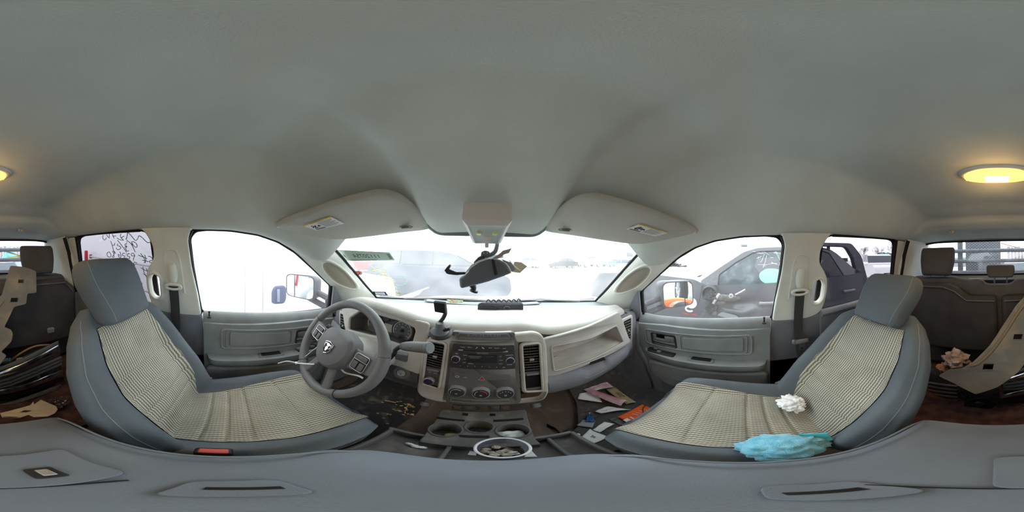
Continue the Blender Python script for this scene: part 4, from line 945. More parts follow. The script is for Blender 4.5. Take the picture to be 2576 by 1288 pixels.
# =================================================================== CENTRE ARMREST (folded middle seat back)
AR = thing('centre_armrest', 'folded grey centre armrest with lid latch between the front seats', 'armrest', (0, -.06, -.95))
def arm_loop(y):
    w = .150; t = (y+.27)/.41; z = -.425-.030*sst(.80, 1.0, t)**2-.012*sst(.12, 0, t)-.018*sst(.3, 0, t); L = []
    w *= 1-.10*sst(.93, 1, t); q = 5.0; hz = .075*(1-.35*sst(.92, 1, t))
    for k in range(48):
        p = 2*pi*k/48; c_, s_ = cos(p), sin(p)
        yy = y+.012*(1-c_*c_)*sst(.7, 1, t)-.02*c_*c_*sst(.8, 1, t)
        L.append(Vector((w*(abs(c_)**(2/q))*(1 if c_ > 0 else -1), yy, z-hz+hz*(abs(s_)**(2/q))*(1 if s_ > 0 else -1))))
    return L
mb = MB(); mb.loops([arm_loop(lerp(-.27, .135, sin(i/30*pi/2) if i > 8 else sin(8/30*pi/2)*i/8)) for i in range(31)]); mb.build('padded_body', ARMREST, AR, smooth_deg=70)
for s_ in (-1, 1):
    mb = MB(); mb.tube(smooth([(s_*.138, -.262, -.462), (s_*.141, -.20, -.431), (s_*.141, -.05, -.4255), (s_*.139, .05, -.428), (s_*.128, .10, -.440), (s_*.10, .118, -.449), (0, .128, -.451)], 6), .0024, 6); mb.build('edge_piping', mat('grey_piping', (112, 118, 122), .9), AR)
fz = frame((0, 0, -.4235), (1, 0, 0), (0, 1, 0))
mb = MB(); mb.plate(rnd([(-.082,-.150),(.012,-.150),(.010,-.062),(-.078,-.062)], .012), fz, .004, .0018); lt = mb.build('lid_latch_plate', ARMREST, AR)
mb = MB(); mb.plate(rect(-.046, -.108, -.024, -.080, .004), lambda a, b, c=0: fz(a, b, .0042+c), .0025, .001); lp = mb.build('latch_bezel', BLACK, lt)
mb = MB(); mb.plate(rect(-.041, -.103, -.031, -.086, .002), lambda a, b, c=0: fz(a, b, .006+c), .004, .0015); mb.build('latch_lever', SATIN, lp)
mb = MB(); mb.tube([fz(x, -.062+.012*(abs(x)/.06)**3, .001) for x in [lerp(-.060, .060, i/20) for i in range(21)]], .0016, 6); mb.build('lid_split', DARKHOLE, AR)
for s_, yy in ((-1, .004), (1, -.028)):
    mb = MB(); mb.plate(rnd([(s_*.030,yy-.028),(s_*.072,yy-.026),(s_*.076,yy+.020),(s_*.034,yy+.022)], .012), fz, .002, .0008); pl = mb.build('pull_tab', ARMREST, AR)
    mb = MB(); mb.rbox(fz(s_*.053, yy, .0024), (.007, .030, .001), .0004); mb.build('pull_slot', DARKHOLE, pl)
mb = MB(); mb.rbox((0, -.06, -.76), (.20, .30, .42), .02); mb.build('armrest_base', BLACK, AR)
# =================================================================== LOWER CONSOLE WITH CUP HOLDERS
CN = thing('cup_holder_console', 'dusty black floor console with three cup wells and coin tray', 'console', (0, .38, -.95))
DUSTY = mat('dusty_black_plastic', (98, 96, 95), 0.75, c2=(150, 144, 136), nscale=16, thr=(.5, .85), bump=.2, bscale=600)
def cz(px, py, z=-.70): p = aZ(px, py, z); return (p.x, p.y)
def KZ(x, y, w=0.0): return Vector((x, y, -.70+.06*(y-.40)+w))
cups = []
for px, py, rx in ((1121, 1083, .040), (1206, 1077, .035), (1291, 1086, .040)):
    a = cz(px, py, -.70); cups.append((a[0], a[1], rx))
top = [cz(*q) for q in [(1112,1034),(1322,1034),(1345,1105),(1362,1118),(1052,1112),(1072,1090)]]
mb = MB(); mb.plate(rnd(top, .008), KZ, .012, .003, [circ(x, y, r, 28, r*.92) for x, y, r in cups]); mb.build('top_plate', DUSTY, CN)
for x, y, r in cups:
    mb = MB(); mb.lathe([(r*1.03, .013), (r*1.02, .016), (r*.98, .012), (r*.90, -.045), (r*.85, -.050), (.001, -.050)], KZ(x, y), (0, 0, 1), 28, caps=False); w = mb.build('cup_well', DUSTY, CN, smooth_deg=40)
    mb = MB(); mb.tube([KZ(x+r*1.0*cos(a), y+r*.95*sin(a), .0135) for a in [2*pi*k/28 for k in range(28)]], .003, 6, closed=True); mb.build('well_rim', PANEL, w)
for P in ([(1098,1052),(1170,1060),(1168,1064),(1098,1057)], [(1240,1060),(1316,1055),(1317,1060),(1240,1065)], [(1154,1096),(1232,1098),(1230,1104),(1156,1102)]):
    mb = MB(); mb.plate(rnd([cz(*q) for q in P], .003), lambda a, b, c=0: KZ(a, b, .0125+c), .0012); mb.build('slot', DARKHOLE, CN)
for q in ((1170, 1047), (1239, 1048)): a = cz(*q); mb = MB(); mb.plate(rect(a[0]-.008, a[1]-.007, a[0]+.008, a[1]+.007), lambda a, b, c=0: KZ(a, b, .0125+c), .001); mb.build('clip_hole', DARKHOLE, CN)
mb = MB(); b = [KZ(x, y, .0) for x, y in rnd(top, .008)]; mb.loops([b, [Vector((p.x*1.12, p.y, -.93)) for p in b]], cap=False); mb.build('console_side', DUSTY, CN, smooth_deg=30)
# front coin tray below the armrest edge
tray = [cz(*q, -.68) for q in [(1010,1112),(1400,1120),(1450,1150),(960,1150)]]
ty = tray[0][1]
mb = MB(); mb.rbox((.0, .225, -.745), (.40, .20, .03), .008); mb.build('coin_tray', DUSTY, CN)
mb = MB()
for c_, d_ in (((-.005, .325, -.715), (.41, .012, .04)), ((-.20, .225, -.715), (.012, .20, .04)), ((.20, .225, -.715), (.012, .20, .04)), ((-.055, .225, -.72), (.010, .19, .03)), ((.14, .225, -.72), (.010, .19, .03))): mb.rbox(c_, d_, .004)
mb.build('tray_divider', PANEL, CN)
# =================================================================== THINGS ON THE CONSOLE AND SEATS
random.seed(3)
def crumple(c, rx, ry, rz, amp=.35, n=5, seed=0):
    m_ = MB(); bm = bmesh.new(); bmesh.ops.create_icosphere(bm, subdivisions=4, radius=1)
    for v in bm.verts:
        q = v.co.normalized(); f = 1+amp*(abs(noise.noise(q*n*.5+Vector((seed, 0, 0))))*2-.5)+amp*.4*noise.noise(q*n*1.7+Vector((0, seed, 0)))
        v.co = Vector((q.x*rx*f, q.y*ry*f, q.z*rz*f))
    bm.verts.index_update(); m_.add([Vector(c)+v.co for v in bm.verts], [tuple(v.index for v in f.verts) for f in bm.faces]); bm.free(); return m_
# plastic bowl with stones
bc = aZ(1265, 1124, -.655); BC = Vector((bc.x, bc.y, -.728))
TS = .68
BW = thing('plastic_tub', 'clear round plastic tub of rubbish on the console tray', 'tub', BC)
PLAS = glass('clear_plastic', (225, 228, 235), .10, .25, (230, 230, 240))
mb = MB(); mb.lathe([(r*TS, h*.85) for r, h in [(.050, .0), (.054, .004), (.066, .066), (.070, .070), (.072, .074), (.070, .077), (.064, .073), (.053, .006), (.0, .004)]], BC, (0, 0, 1), 40, caps=False); mb.build('tub_wall', PLAS, BW, smooth_deg=50)
mb = MB(); mb.tube([BC+Vector((.069*TS*cos(a), .069*TS*sin(a), .064)) for a in [2*pi*k/40 for k in range(40)]], 0.0032, 8, closed=True); mb.build('tub_rim', mat('milky_rim', (225, 224, 228), .3), BW)
mb = MB(); mb.lathe([(.056*TS, .010), (.057*TS, .016), (.0, .018)], BC, (0, 0, 1), 32, caps=False); mb.build('dark_residue', mat('dark_residue', (52, 46, 42), .7, noise=.5, nscale=80), BW)
SHELL = mat('pale_scrap', (206, 198, 184), .8, c2=(120, 104, 92), nscale=60)
for i, (dx, dy_) in enumerate(((-.040,.012),(-.030,-.016),(-.014,.022),(-.008,-.012),(.006,-.034),(-.022,-.034),(.012,.004),(-.044,-.010),(.022,-.022),(.0,-.006))):
    m_ = crumple(BC+Vector((dx*TS, dy_*TS, .026+.005*(i % 3))), .0088, .0082, .006, .25, 4, i); tag(m_.build('shell_scrap', SHELL, smooth_deg=180), 'pale shell-like scrap in the clear tub', 'scrap', 'scraps in the tub')
mb = MB(); mb.rbox(BC+Vector((.014, -.020, .034)), (.024, .011, .002), .001, Matrix.Rotation(.2, 3, 'Z')); tag(mb.build('paper_scrap', PAPER), 'folded white paper slip inside the clear tub', 'paper')
mb = MB(); mb.tube(smooth([BC+Vector((x*TS, y*TS, z*.9)) for x, y, z in ((-.01,.012,.034),(.004,.020,.044),(.018,.010,.040),(.030,.0,.036))], 4), .0024, 6); tag(mb.build('twig', mat('brown_twig', (110, 84, 66), .9)), 'short brown twig lying in the clear tub', 'twig')
def card(name, lab, cat, quad, z, m_, th=.0008, curl=0.0, group=None, tilt=0.0):
    """thin sheet lying at height z; quad are the traced corners"""
    P = [aZ(*q, z) for q in quad]; m2 = MB()
    def fn(u, v):
        p = P[0].lerp(P[1], u).lerp(P[3].lerp(P[2], u), v); p = p.copy(); p.z += curl*(abs(2*u-1)**2+.3*noise.noise(p*30)) + tilt*v; return p
    m2.grid(fn, 12, 8); return tag(m2.build(name, m_, smooth_deg=180, solid=th), lab, cat, group)
card('paper_scrap', 'small white paper corner under the left of the clear tub', 'paper', [(1182,1134),(1200,1136),(1198,1146),(1176,1144)], -.727, PAPER)
card('paper_scrap', 'white paper triangle under the right of the clear tub', 'paper', [(1330,1130),(1334,1130),(1352,1149),(1318,1150)], -.727, PAPER)
p = aZ(1276, 1096, -.72); mb = MB(); mb.grid(lambda u, v: p+Vector((lerp(-.040, .040, u), lerp(-.016, .02, v), .012*sin(pi*u)+.014*noise.noise(Vector((u*4, v*3, 0))))), 14, 8)
tag(mb.build('crumpled_napkin', mat('grey_white_paper', (206, 212, 210), .9), smooth_deg=180, solid=.001), 'crumpled pale napkin in the right-hand cup well', 'napkin')
p = aZ(1136, 1098, -.735); mb = MB(); mb.grid(lambda u, v: p+Vector((lerp(-.018, .024, u), lerp(-.012, .012, v)+.008*u, .006*u+.004*sin(u*6))), 8, 4); tag(mb.build('paper_slip', mat('yellowish_paper', (204, 192, 150), .9), smooth_deg=180, solid=.001), 'yellowed paper slip in the left-hand cup well', 'paper')
p = aZ(1112, 1101, -.735); mb = MB(); mb.rbox(p, (.034, .010, .007), .002, Matrix.Rotation(.1, 3, 'Z')); tag(mb.build('plastic_stub', BLACK), 'short black plastic piece in the left-hand cup well', 'plastic piece')
m_ = crumple(aZ(1208, 1092, -.735), .009, .006, .005, .3, 4, 5); tag(m_.build('pebble', SHELL, smooth_deg=180), 'small pale pebble in the middle cup well', 'pebble')
for i, (px, py) in enumerate(((1032,1117),(1040,1120),(1048,1124),(1060,1125))):
    m_ = crumple(aZ(px, py, -.722), .010, .005, .005, .4, 4, i+9); tag(m_.build('tissue_scrap', PAPER, smooth_deg=180), 'white tissue scrap in the left part of the console tray', 'tissue', 'tissue scraps in the console tray')
# blue cloth and white tissue on the passenger seat
BLUE = mat('blue_fluffy_cloth', (106, 190, 222), 1.0, spec=.05, c2=(150, 214, 236), nscale=50, bump=1.0, bscale=350, sheen=.6)
c = aZ(1962, 1128, -.575); q = aZ(2035, 1112, -.585); T = thing('blue_cloth', 'fluffy light blue cleaning cloth on the front passenger seat', 'cloth', c)
m_ = crumple(c+Vector((0, 0, .012)), .052, .062, .030, .24, 4.0, 2.3); m_.build('folded_heap', BLUE, T, smooth_deg=180)
m_ = crumple(c.lerp(q, .65)+Vector((0, 0, .008)), .038, .046, .022, .28, 4.5, 8.3); m_.build('trailing_fold', BLUE, T, smooth_deg=180)
mb = MB()
d0 = aZ(2045, 1106, -.575); mb.grid(lambda u, v: d0+Vector((lerp(-.020, .020, u), lerp(.03, -.03, v), .014+.012*sin(u*7+v*4))), 14, 14); mb.build('ribbed_tab', mat('turquoise_tab', (92, 196, 206), 1.0), T, smooth_deg=180)
c = aZ(1992, 1019, -.60); m_ = crumple(c+Vector((0, 0, .012)), .044, .040, .024, .42, 3.6, 4.1); tag(m_.build('white_tissue', PAPER, smooth_deg=30), 'crumpled white tissue in the crease of the front passenger seat', 'tissue')
# =================================================================== SUN VISORS
VIS = mat('visor_cloth', (186, 185, 178), 0.9, spec=.1, noise=.05, nscale=6, bump=.25, bscale=500)
def visor(sg, lab, pic):
    P = [(-.605,.165,.098),(-.45,.255,.150),(-.33,.325,.186),(-.265,.365,.196),(-.228,.43,.175),(-.200,.555,.108),(-.215,.590,.092),(-.32,.545,.088),(-.44,.485,.083),(-.53,.425,.078),(-.575,.35,.078),(-.608,.21,.086)]
    P = [Vector((-sg*x, y, z)) for x, y, z in P]
    T = thing('sun_visor', lab, 'sun visor', (sg*.42, .40, .13))
    Q = [Vector(p) for p in smooth([tuple(p) for p in P], 5, closed=True)]; n = len(Q)
    c = sum(Q, Vector())/n; nn = Vector((0, 0, 0))
    for i in range(n): nn += (Q[i]-c).cross(Q[(i+1) % n]-c)
    nn.normalize(); nn = nn if nn.z < 0 else -nn              # faces down into the cab
    Q = [q-nn*((q-c).dot(nn))*.85 for q in Q]
    mb = MB(); L = []
    for s_, h in ((.2, .014), (.6, .0135), (.90, .012), (.965, .0095), (1.0, .002), (1.0, -.006), (.96, -.013), (.5, -.014)):
        L.append([c+(q-c)*s_+nn*h for q in Q])
    mb.loops(L); mb.build('visor_pad', VIS, T, smooth_deg=180)
    off = nn*.0135
    lab4 = [aP(px, py, c+off, nn) for px, py in pic]
    def LF(u, v, w=0.0): return lab4[0].lerp(lab4[1], u).lerp(lab4[3].lerp(lab4[2], u), v)+nn*(.004+w)
    mb = MB(); mb.plate(rect(0, 0, 1, 1), LF, .0006); lb = mb.build('warning_label', PAPER, T)
    mb = MB(); mb.plate(rect(0, .88, 1, 1.0), lambda u, v, w=0: LF(u, v, .0007+w), .0003); mb.build('yellow_header', mat('label_yellow', (226, 196, 70), .7), lb)
    flip = (LF(1, 0)-LF(0, 0)).cross(LF(0, 1)-LF(0, 0)).dot(nn) < 0
    fn = (lambda a, b, c=0: LF(a, b, .0008+c))
    mb = MB(); mb.text('WARNING', .10, lambda a, b, c=0: fn(.5+a, .935+b, .0004+c), sx=.9); mb.build('label_heading', INK, lb)
    GT = mat('grey_print', (120, 124, 126), .8)
    mb = MB()
    for i in range(9): mb.plate(rect(.44, .80-.08*i, .95-.06*(i % 3), .775-.08*i), lambda u, v, w=0: fn(u, v, w), .0002)
    mb.plate(rect(.05, .05, .40, .20), lambda u, v, w=0: fn(u, v, w), .0002); mb.build('label_lines', GT, lb)
    mb = MB(); mb.strokes([[(.10,.40,.0004),(.16,.55,.0004),(.22,.45,.0004),(.27,.62,.0004)], [(.12,.30,.0004),(.24,.34,.0004)], [(.30,.36,.0004),(.35,.55,.0004),(.38,.42,.0004)], [(.14,.62,.0004),(.20,.68,.0004)]], fn, .0016, 4); mb.build('label_pictogram', INK, lb)
    k = aP(1025 if sg < 0 else 1418, 576 if sg < 0 else 583, c+off*1.25, nn)
    mb = MB(); q = [k+Vector((.028*cos(a), -.016+.012*sin(a), .004-.002*sin(a))) for a in [2*pi*i/20 for i in range(20)]]; mb.tube(q, .0018, 5, closed=True); mb.rbox(k+Vector((0, -.015, .002)), (.03, .012, .006), .003); mb.build('retaining_clip', DGREY, T)
    mb = MB(); mb.tube([P[0]+Vector((sg*.004, .015, .008)), P[0].lerp(P[-2], .6)+Vector((sg*.012, .02, .012))], .007, 8); mb.build('pivot_rod', TRIM, T)
visor(-1, 'sun visor above the steering wheel, folded up, yellow-topped label', [(797,577),(867,560),(831,542),(761,566)])
visor(1, 'sun visor above the glove shelf, folded up, yellow-topped label', [(1576,574),(1648,592),(1682,583),(1609,561)])
# =================================================================== OVERHEAD LAMP AND MIRROR
OL = thing('map_lamp', 'unlit white map lamp box on the headliner above the windscreen', 'lamp', (0, .47, .10))
WB = mat('white_lamp_housing', (222, 216, 216), .45)
def ob(px, py, y): return aY(px, py, y)
bk = [ob(1164,533,.47), ob(1281,534,.47), ob(1281,556,.452), ob(1164,556,.452)]
A = [Vector((-.072,.47,.150)), Vector((.072,.47,.150)), Vector((.072,.445,.098)), Vector((-.072,.445,.098))]
mb = MB()
tp = [(-.068,.46,.155),(.068,.46,.155),(.058,.63,.10),(-.058,.63,.10)]
bt = [(-.068,.435,.098),(.068,.435,.098),(.050,.585,.046),(-.050,.585,.046)]
T4 = [Vector(p) for p in tp]; B4 = [Vector(p) for p in bt]
def inset(L, s): c = sum(L, Vector())/4; return [c+(p-c)*s for p in L]
nn = (B4[1]-B4[0]).cross(B4[2]-B4[0]).normalized(); nn = nn if nn.z < 0 else -nn
mb.loops([T4, [p for p in B4], inset([p+nn*.010 for p in B4], .80)], cap=False); mb.build('lamp_housing', WB, OL, smooth_deg=20)
I4 = inset([p+nn*.010 for p in B4], .80)
mb = MB(); mb.loops([I4, inset([p-nn*.006 for p in I4], .92)], cap=False); n0 = len(mb.v); mb.f.append((4, 5, 6, 7)); mb.build('reflector', mat('pale_reflector', (232, 233, 232), .35), OL, smooth_deg=20)
def IL(u, v, w=0.0): return I4[0].lerp(I4[1], u).lerp(I4[3].lerp(I4[2], u), v)+nn*w
mb = MB(); mb.plate(rect(.02, .02, .98, .98), lambda u, v, w=0: IL(u, v, w), .002); mb.build('clear_lens', glass('ribbed_lens', (250, 252, 252), .03), OL)
mb = MB(); 
for i in range(4): 
    mb.tube([IL(.04+.035*i, .05, .002), IL(.04+.035*i, .95, .002)], .0007, 4)
mb.build('lens_ribs', glass('ribbed_lens', (232, 236, 236)), OL); mb = MB()
for i in range(4): mb.tube([IL(.96-.035*i, .05, .002), IL(.96-.035*i, .95, .002)], .0007, 4)
mb.build('lens_ribs', glass('ribbed_lens', (232, 236, 236)), OL)
for u in (.25, .75): mb = MB(); mb.rbox(IL(u, .42, -.001), (.014, .040, .006), .002); mb.build('bulb', mat('pale_yellow_bulb', (226, 220, 150), .4), OL)
mb = MB(); mb.rbox(IL(.5, .78, .004), (.020, .030, .012), .002); mb.rbox(IL(.5, 1.0, .008), (.012, .05, .012), .002); mb.rbox(IL(.5, .56, .005), (.024, .010, .010), .002); mb.build('switch_tab', WB, OL)
# broken mirror hanging by its stalk
MY = .63
def my(px, py, dy=0.0): return aY(px, py, MY+dy)
MR = thing('rear_view_mirror', 'broken black rear-view mirror dangling from its bent stalk', 'mirror', my(1240, 680), None)
mb = MB(); mb.tube(smooth([my(1251, 600, .03), my(1251, 612, .02), my(1246, 632), my(1232, 642), my(1212, 647)], 5), [.0085]*21, 10); mb.build('stalk', mat('grey_black_plastic', (96, 99, 106), .45), MR)
BODY = [(1160,695),(1162,714),(1166,719),(1182,715),(1225,704),(1265,690),(1283,683),(1279,672),(1270,660),(1252,651),(1230,650),(1210,655),(1190,667),(1178,684)]
q = [my(*p) for p in BODY]; ctr = sum(q, Vector())/len(q); o2 = [(p.x-ctr.x, p.z-ctr.z) for p in q]
mb = MB(); mb.plate(rnd(o2, .01), lambda a, b, c=0: Vector((ctr.x+a, ctr.y-.012-c, ctr.z+b)), .05, .012); hs = mb.build('mirror_housing', mat('grey_black_plastic', (96, 99, 106), .45), MR)
mb = MB(); P = [my(*p, -.065) for p in [(1236,652),(1243,653),(1252,690),(1244,693)]]; mb.loops([P, [p+Vector((0, -.001, 0)) for p in P]]); mb.build('dark_band', BLACK, hs)
P = [my(*p, -.020) for p in [(1279,673),(1283,684),(1298,679),(1288,661),(1262,652)]]; o3 = [(p.x-ctr.x, p.z-ctr.z) for p in P]
mb = MB(); mb.plate(o3, lambda a, b, c=0: Vector((ctr.x+a, ctr.y-.0-c, ctr.z+b)), .02, .002); mb.build('cracked_shell', mat('pale_grey_shell', (150, 152, 154), .4), MR)
mb = MB(); mb.tube([my(1281, 655, -.03), my(1292, 668, -.03), my(1307, 680, -.01), my(1326, 670, .0)], .002, 5)
P = [my(*p, -.01) for p in [(1294,658),(1287,684),(1308,687),(1326,670),(1312,660)]]; c3 = sum(P, Vector())/5
mb.loops([P, [c3+(p-c3)*.86+Vector((0, .03, 0)) for p in P]]); mb.build('cream_cap', mat('cream_shell', (206, 196, 172), .4), MR)
mb = MB(); P = [my(*p, -.06) for p in [(1170,690),(1186,674),(1206,660),(1232,651),(1222,650),(1204,655),(1186,666),(1172,684)]]; mb.loops([P, [p+Vector((0, .004, 0)) for p in P]]); mb.build('white_edge', mat('white_edge_strip', (205, 206, 206), .5), hs)  # thin white strip along the upper left edge of the housing
# clamp bits
mb = MB(); mb.tube([my(1194, 663, -.03), my(1205, 652, -.02), my(1216, 646, -.01)], [.006, .008, .009], 8); mb.build('ball_joint', BLACK, MR)
P = [my(*p) for p in [(1209,645),(1211,634),(1220,630),(1231,633),(1234,643)]]
mb = MB(); c5 = sum(P, Vector())/5; mb.plate(rnd([(p.x-c5.x, p.z-c5.z) for p in P], .004), lambda a, b, c=0: Vector((c5.x+a, c5.y-c, c5.z+b)), .012, .003); mt = mb.build('mount_button', mat('grey_black_plastic', (96, 99, 106), .45), MR)
for px in (1217, 1226): mb = MB(); mb.lathe([(.0025, 0), (.002, .002)], my(px, 636, -.013), (0, -1, 0), 8); mb.build('mount_screw', SATIN, mt)
P = [my(*p, .0) for p in [(1121,679),(1127,671),(1134,664),(1136,668),(1132,676),(1150,683),(1172,683),(1176,688),(1152,691),(1133,689),(1126,687)]]; c6 = sum(P, Vector())/len(P)
mb = MB(); mb.plate([(p.x-c6.x, p.z-c6.z) for p in P], lambda a, b, c=0: Vector((c6.x+a, c6.y-c, c6.z+b)), .022, .003); mb.build('broken_arm', BLACK, MR)
mb = MB()
for i, (px, py, r) in enumerate(((1187, 716, .017), (1190, 722, .013), (1191, 727, .010), (1192, 732, .016))): mb.lathe([(r, -.004), (r*1.05, 0), (r, .004)], my(px, py), (.3, 0, 1), 16)
mb.build('suction_knob', BLACK, MR)
P = [my(*p, .01) for p in [(1234,652),(1248,644),(1258,637),(1266,630),(1275,628),(1287,624),(1280,637),(1268,640),(1262,646),(1250,652),(1240,658)]]; c7 = sum(P, Vector())/len(P)
mb = MB(); mb.plate([(p.x-c7.x, p.z-c7.z) for p in P], lambda a, b, c=0: Vector((c7.x+a, c7.y-c, c7.z+b)), .004, .001); mb.build('torn_flap', mat('brown_grey_scrap', (150, 138, 134), .7), MR)
# =================================================================== STICKERS ON THE WINDSCREEN
def wpt(px, py, lift=.004):                          # photo point -> on the windscreen
    v = ray(px, py); lo, hi = .3, 2.5
    for _ in range(40):
        m_ = (lo+hi)/2; p = v*m_; w = ws(p.x, p.z)
        if p.y > w.y: hi = m_
        else: lo = m_
    p = v*lo; return p-v*lift
def wquad(Q, lift=.004):
    P = [wpt(*q, lift) for q in Q]
    return lambda u, v, w=0.0: P[0].lerp(P[1], u).lerp(P[3].lerp(P[2], u), v)+Vector((0, -w*.7, -w*.7))
SG = mat('grey_green_tag_paper', (176, 196, 184), .8)
F_ = wquad([(862,656),(993,654),(980,635),(842,628)]); tg = thing('paper_plate', 'grey-green paper licence tag 11120754F taped inside the windscreen, seen mirrored', 'licence tag', F_(.5, .5))
mb = MB(); mb.plate(rect(0, 0, 1, 1), F_, .0008); mb.build('tag_paper', SG, tg)
mb = MB(); mb.text('11120754', .30, lambda a, b, c=0: F_(.55-a, .48+b*1.9, .0012+c), sx=.42); mb.build('tag_number', mat('tag_green_ink', (74, 96, 84), .8), tg); mb = MB(); mb.text('F', .30, lambda a, b, c=0: F_(.115-a, .42+b*1.0, .0012+c), sx=.35); mb.build('tag_suffix', mat('tag_green_ink', (74, 96, 84), .8), tg)
mb = MB(); mb.plate(rect(.18, .05, .70, .09), lambda u, v, w=0: F_(u, v, .001+w), .0003)
for i in range(5): mb.plate(rect(.93, .2+.13*i, .98, .27+.13*i), lambda u, v, w=0: F_(u, v, .001+w), .0003)
mb.build('tag_small_print', mat('tag_green_ink', (74, 96, 84), .8), tg)
F_ = wquad([(941,742),(976,743),(970,734),(938,733)]); rs = thing('date_sticker', 'small blue-edged date sticker low in the driver corner of the windscreen', 'sticker', F_(.5, .5))
mb = MB(); mb.plate(rect(0, 0, 1, 1), F_, .0008); mb.build('sticker_base', mat('navy_sticker', (44, 62, 110), .6), rs)
mb = MB(); mb.plate(rect(.14, .18, .86, .82), lambda u, v, w=0: F_(u, v, .001+w), .0004); mb.build('sticker_field', PAPER, rs)
mb = MB(); mb.text('09-21', .24, lambda a, b, c=0: F_(.5-a, .5+b*1.7, .0016+c), sx=.9); mb.build('sticker_date', mat('grey_print', (120, 124, 126), .8), rs)
c = wpt(897, 687); p1 = wpt(912, 687); p2 = wpt(897, 680); rr = thing('round_sticker', 'round red and white emblem sticker on the windscreen by the driver pillar', 'sticker', c)
e1 = (p1-c); e2 = (p2-c)
def RS(a, b, w=0.0): return c+e1*a+e2*b+Vector((0, -w*.7, -w*.7))
mb = MB(); mb.plate(circ(0, 0, 1, 28), RS, .0008); mb.build('white_disc', PAPER, rr)
mb = MB(); mb.plate(circ(0, 0, .68, 24), lambda a, b, c=0: RS(a, b, .001+c), .0005); mb.build('red_disc', mat('sticker_red', (216, 66, 62), .6), rr)
mb = MB(); mb.plate(rnd([(-.3,-.1),(.0,-.35),(.3,-.1),(.34,.25),(.08,.10),(0,.38),(-.08,.10),(-.34,.25)], .04), lambda a, b, c=0: RS(a, b, .0018+c), .0005); mb.build('pale_emblem', mat('sticker_sand', (232, 196, 160), .6), rr)
mb = MB()
for k in range(22): a = 2*pi*k/22; mb.tube([RS(.78*cos(a), .78*sin(a), .002), RS(.90*cos(a), .90*sin(a), .002)], .0008, 4)
mb.build('edge_lettering', INK, rr)
F_ = wquad([(834,628),(856,621),(848,611),(826,614)]); bs = thing('barcode_sticker', 'pale barcode sticker in the upper driver corner of the windscreen', 'sticker', F_(.5, .5))
mb = MB(); mb.plate(rect(0, 0, 1, 1), F_, .0006); mb.build('sticker_paper', mat('pale_sticker', (226, 232, 230), .7), bs)
mb = MB()
for i in range(9): mb.plate(rect(.06+.05*i, .15, .06+.05*i+(.02 if i % 2 else .034), .8), lambda u, v, w=0: F_(u, v, .001+w), .0003)
mb.build('bars', mat('teal_print', (84, 128, 140), .8), bs)
mb = MB(); mb.text('3337', .4, lambda a, b, c=0: F_(.74-a, .4+b, .001+c), sx=.5); mb.build('sticker_number', mat('grey_print', (120, 124, 126), .8), bs)
F_ = wquad([(822,612),(845,609),(838,604),(818,606)]); mb = MB(); mb.plate(rect(0, 0, 1, 1), F_, .0006); tag(mb.build('strip_sticker', mat('cream_sticker', (236, 228, 206), .7)), 'cream strip sticker above the barcode sticker on the windscreen', 'sticker')
# paint-pen scribbles on the glass
YEL = mat('yellow_paint_pen', (236, 216, 128), .6); GRN = mat('green_paint_pen', (118, 216, 160), .6)
def wl(L): return [wpt(*q, .005) for q in L]
mb = MB()
for L in ([(930,668),(938,676),(936,682),(952,680),(962,688),(972,690)], [(948,676),(955,670),(960,664)], [(962,690),(975,692),(978,698),(966,700),(958,694),(962,690)], [(966,700),(985,702),(992,708),(980,714),(966,708),(966,700)], [(984,704),(990,714),(972,718),(968,712)], [(975,718),(985,728),(1000,734),(996,741),(1004,742)], [(986,724),(996,722),(998,730)], [(962,680),(968,676),(972,682),(960,684)]):
    mb.tube(smooth(wl(L), 4), .0016, 5)
tag(mb.build('yellow_scribble', YEL), 'yellow paint-pen scribble on the windscreen in front of the steering wheel', 'scribble')
GS = thing('green_scribble', 'thin green paint-pen arcs and ticks on the windscreen', 'scribble', wpt(1000, 705))
for L in ([(1000,692),(1014,696),(1024,704),(1022,712),(1010,718),(1000,718)], [(966,706),(976,702),(988,704),(994,710)], [(893,700),(896,706)], [(904,706),(914,700)], [(921,706),(922,700)], [(929,702),(929,692)], [(946,696),(948,689),(954,687)]):
    mb = MB(); mb.tube(smooth(wl(L), 4), .0011, 5); mb.build('pen_stroke', GRN, GS)
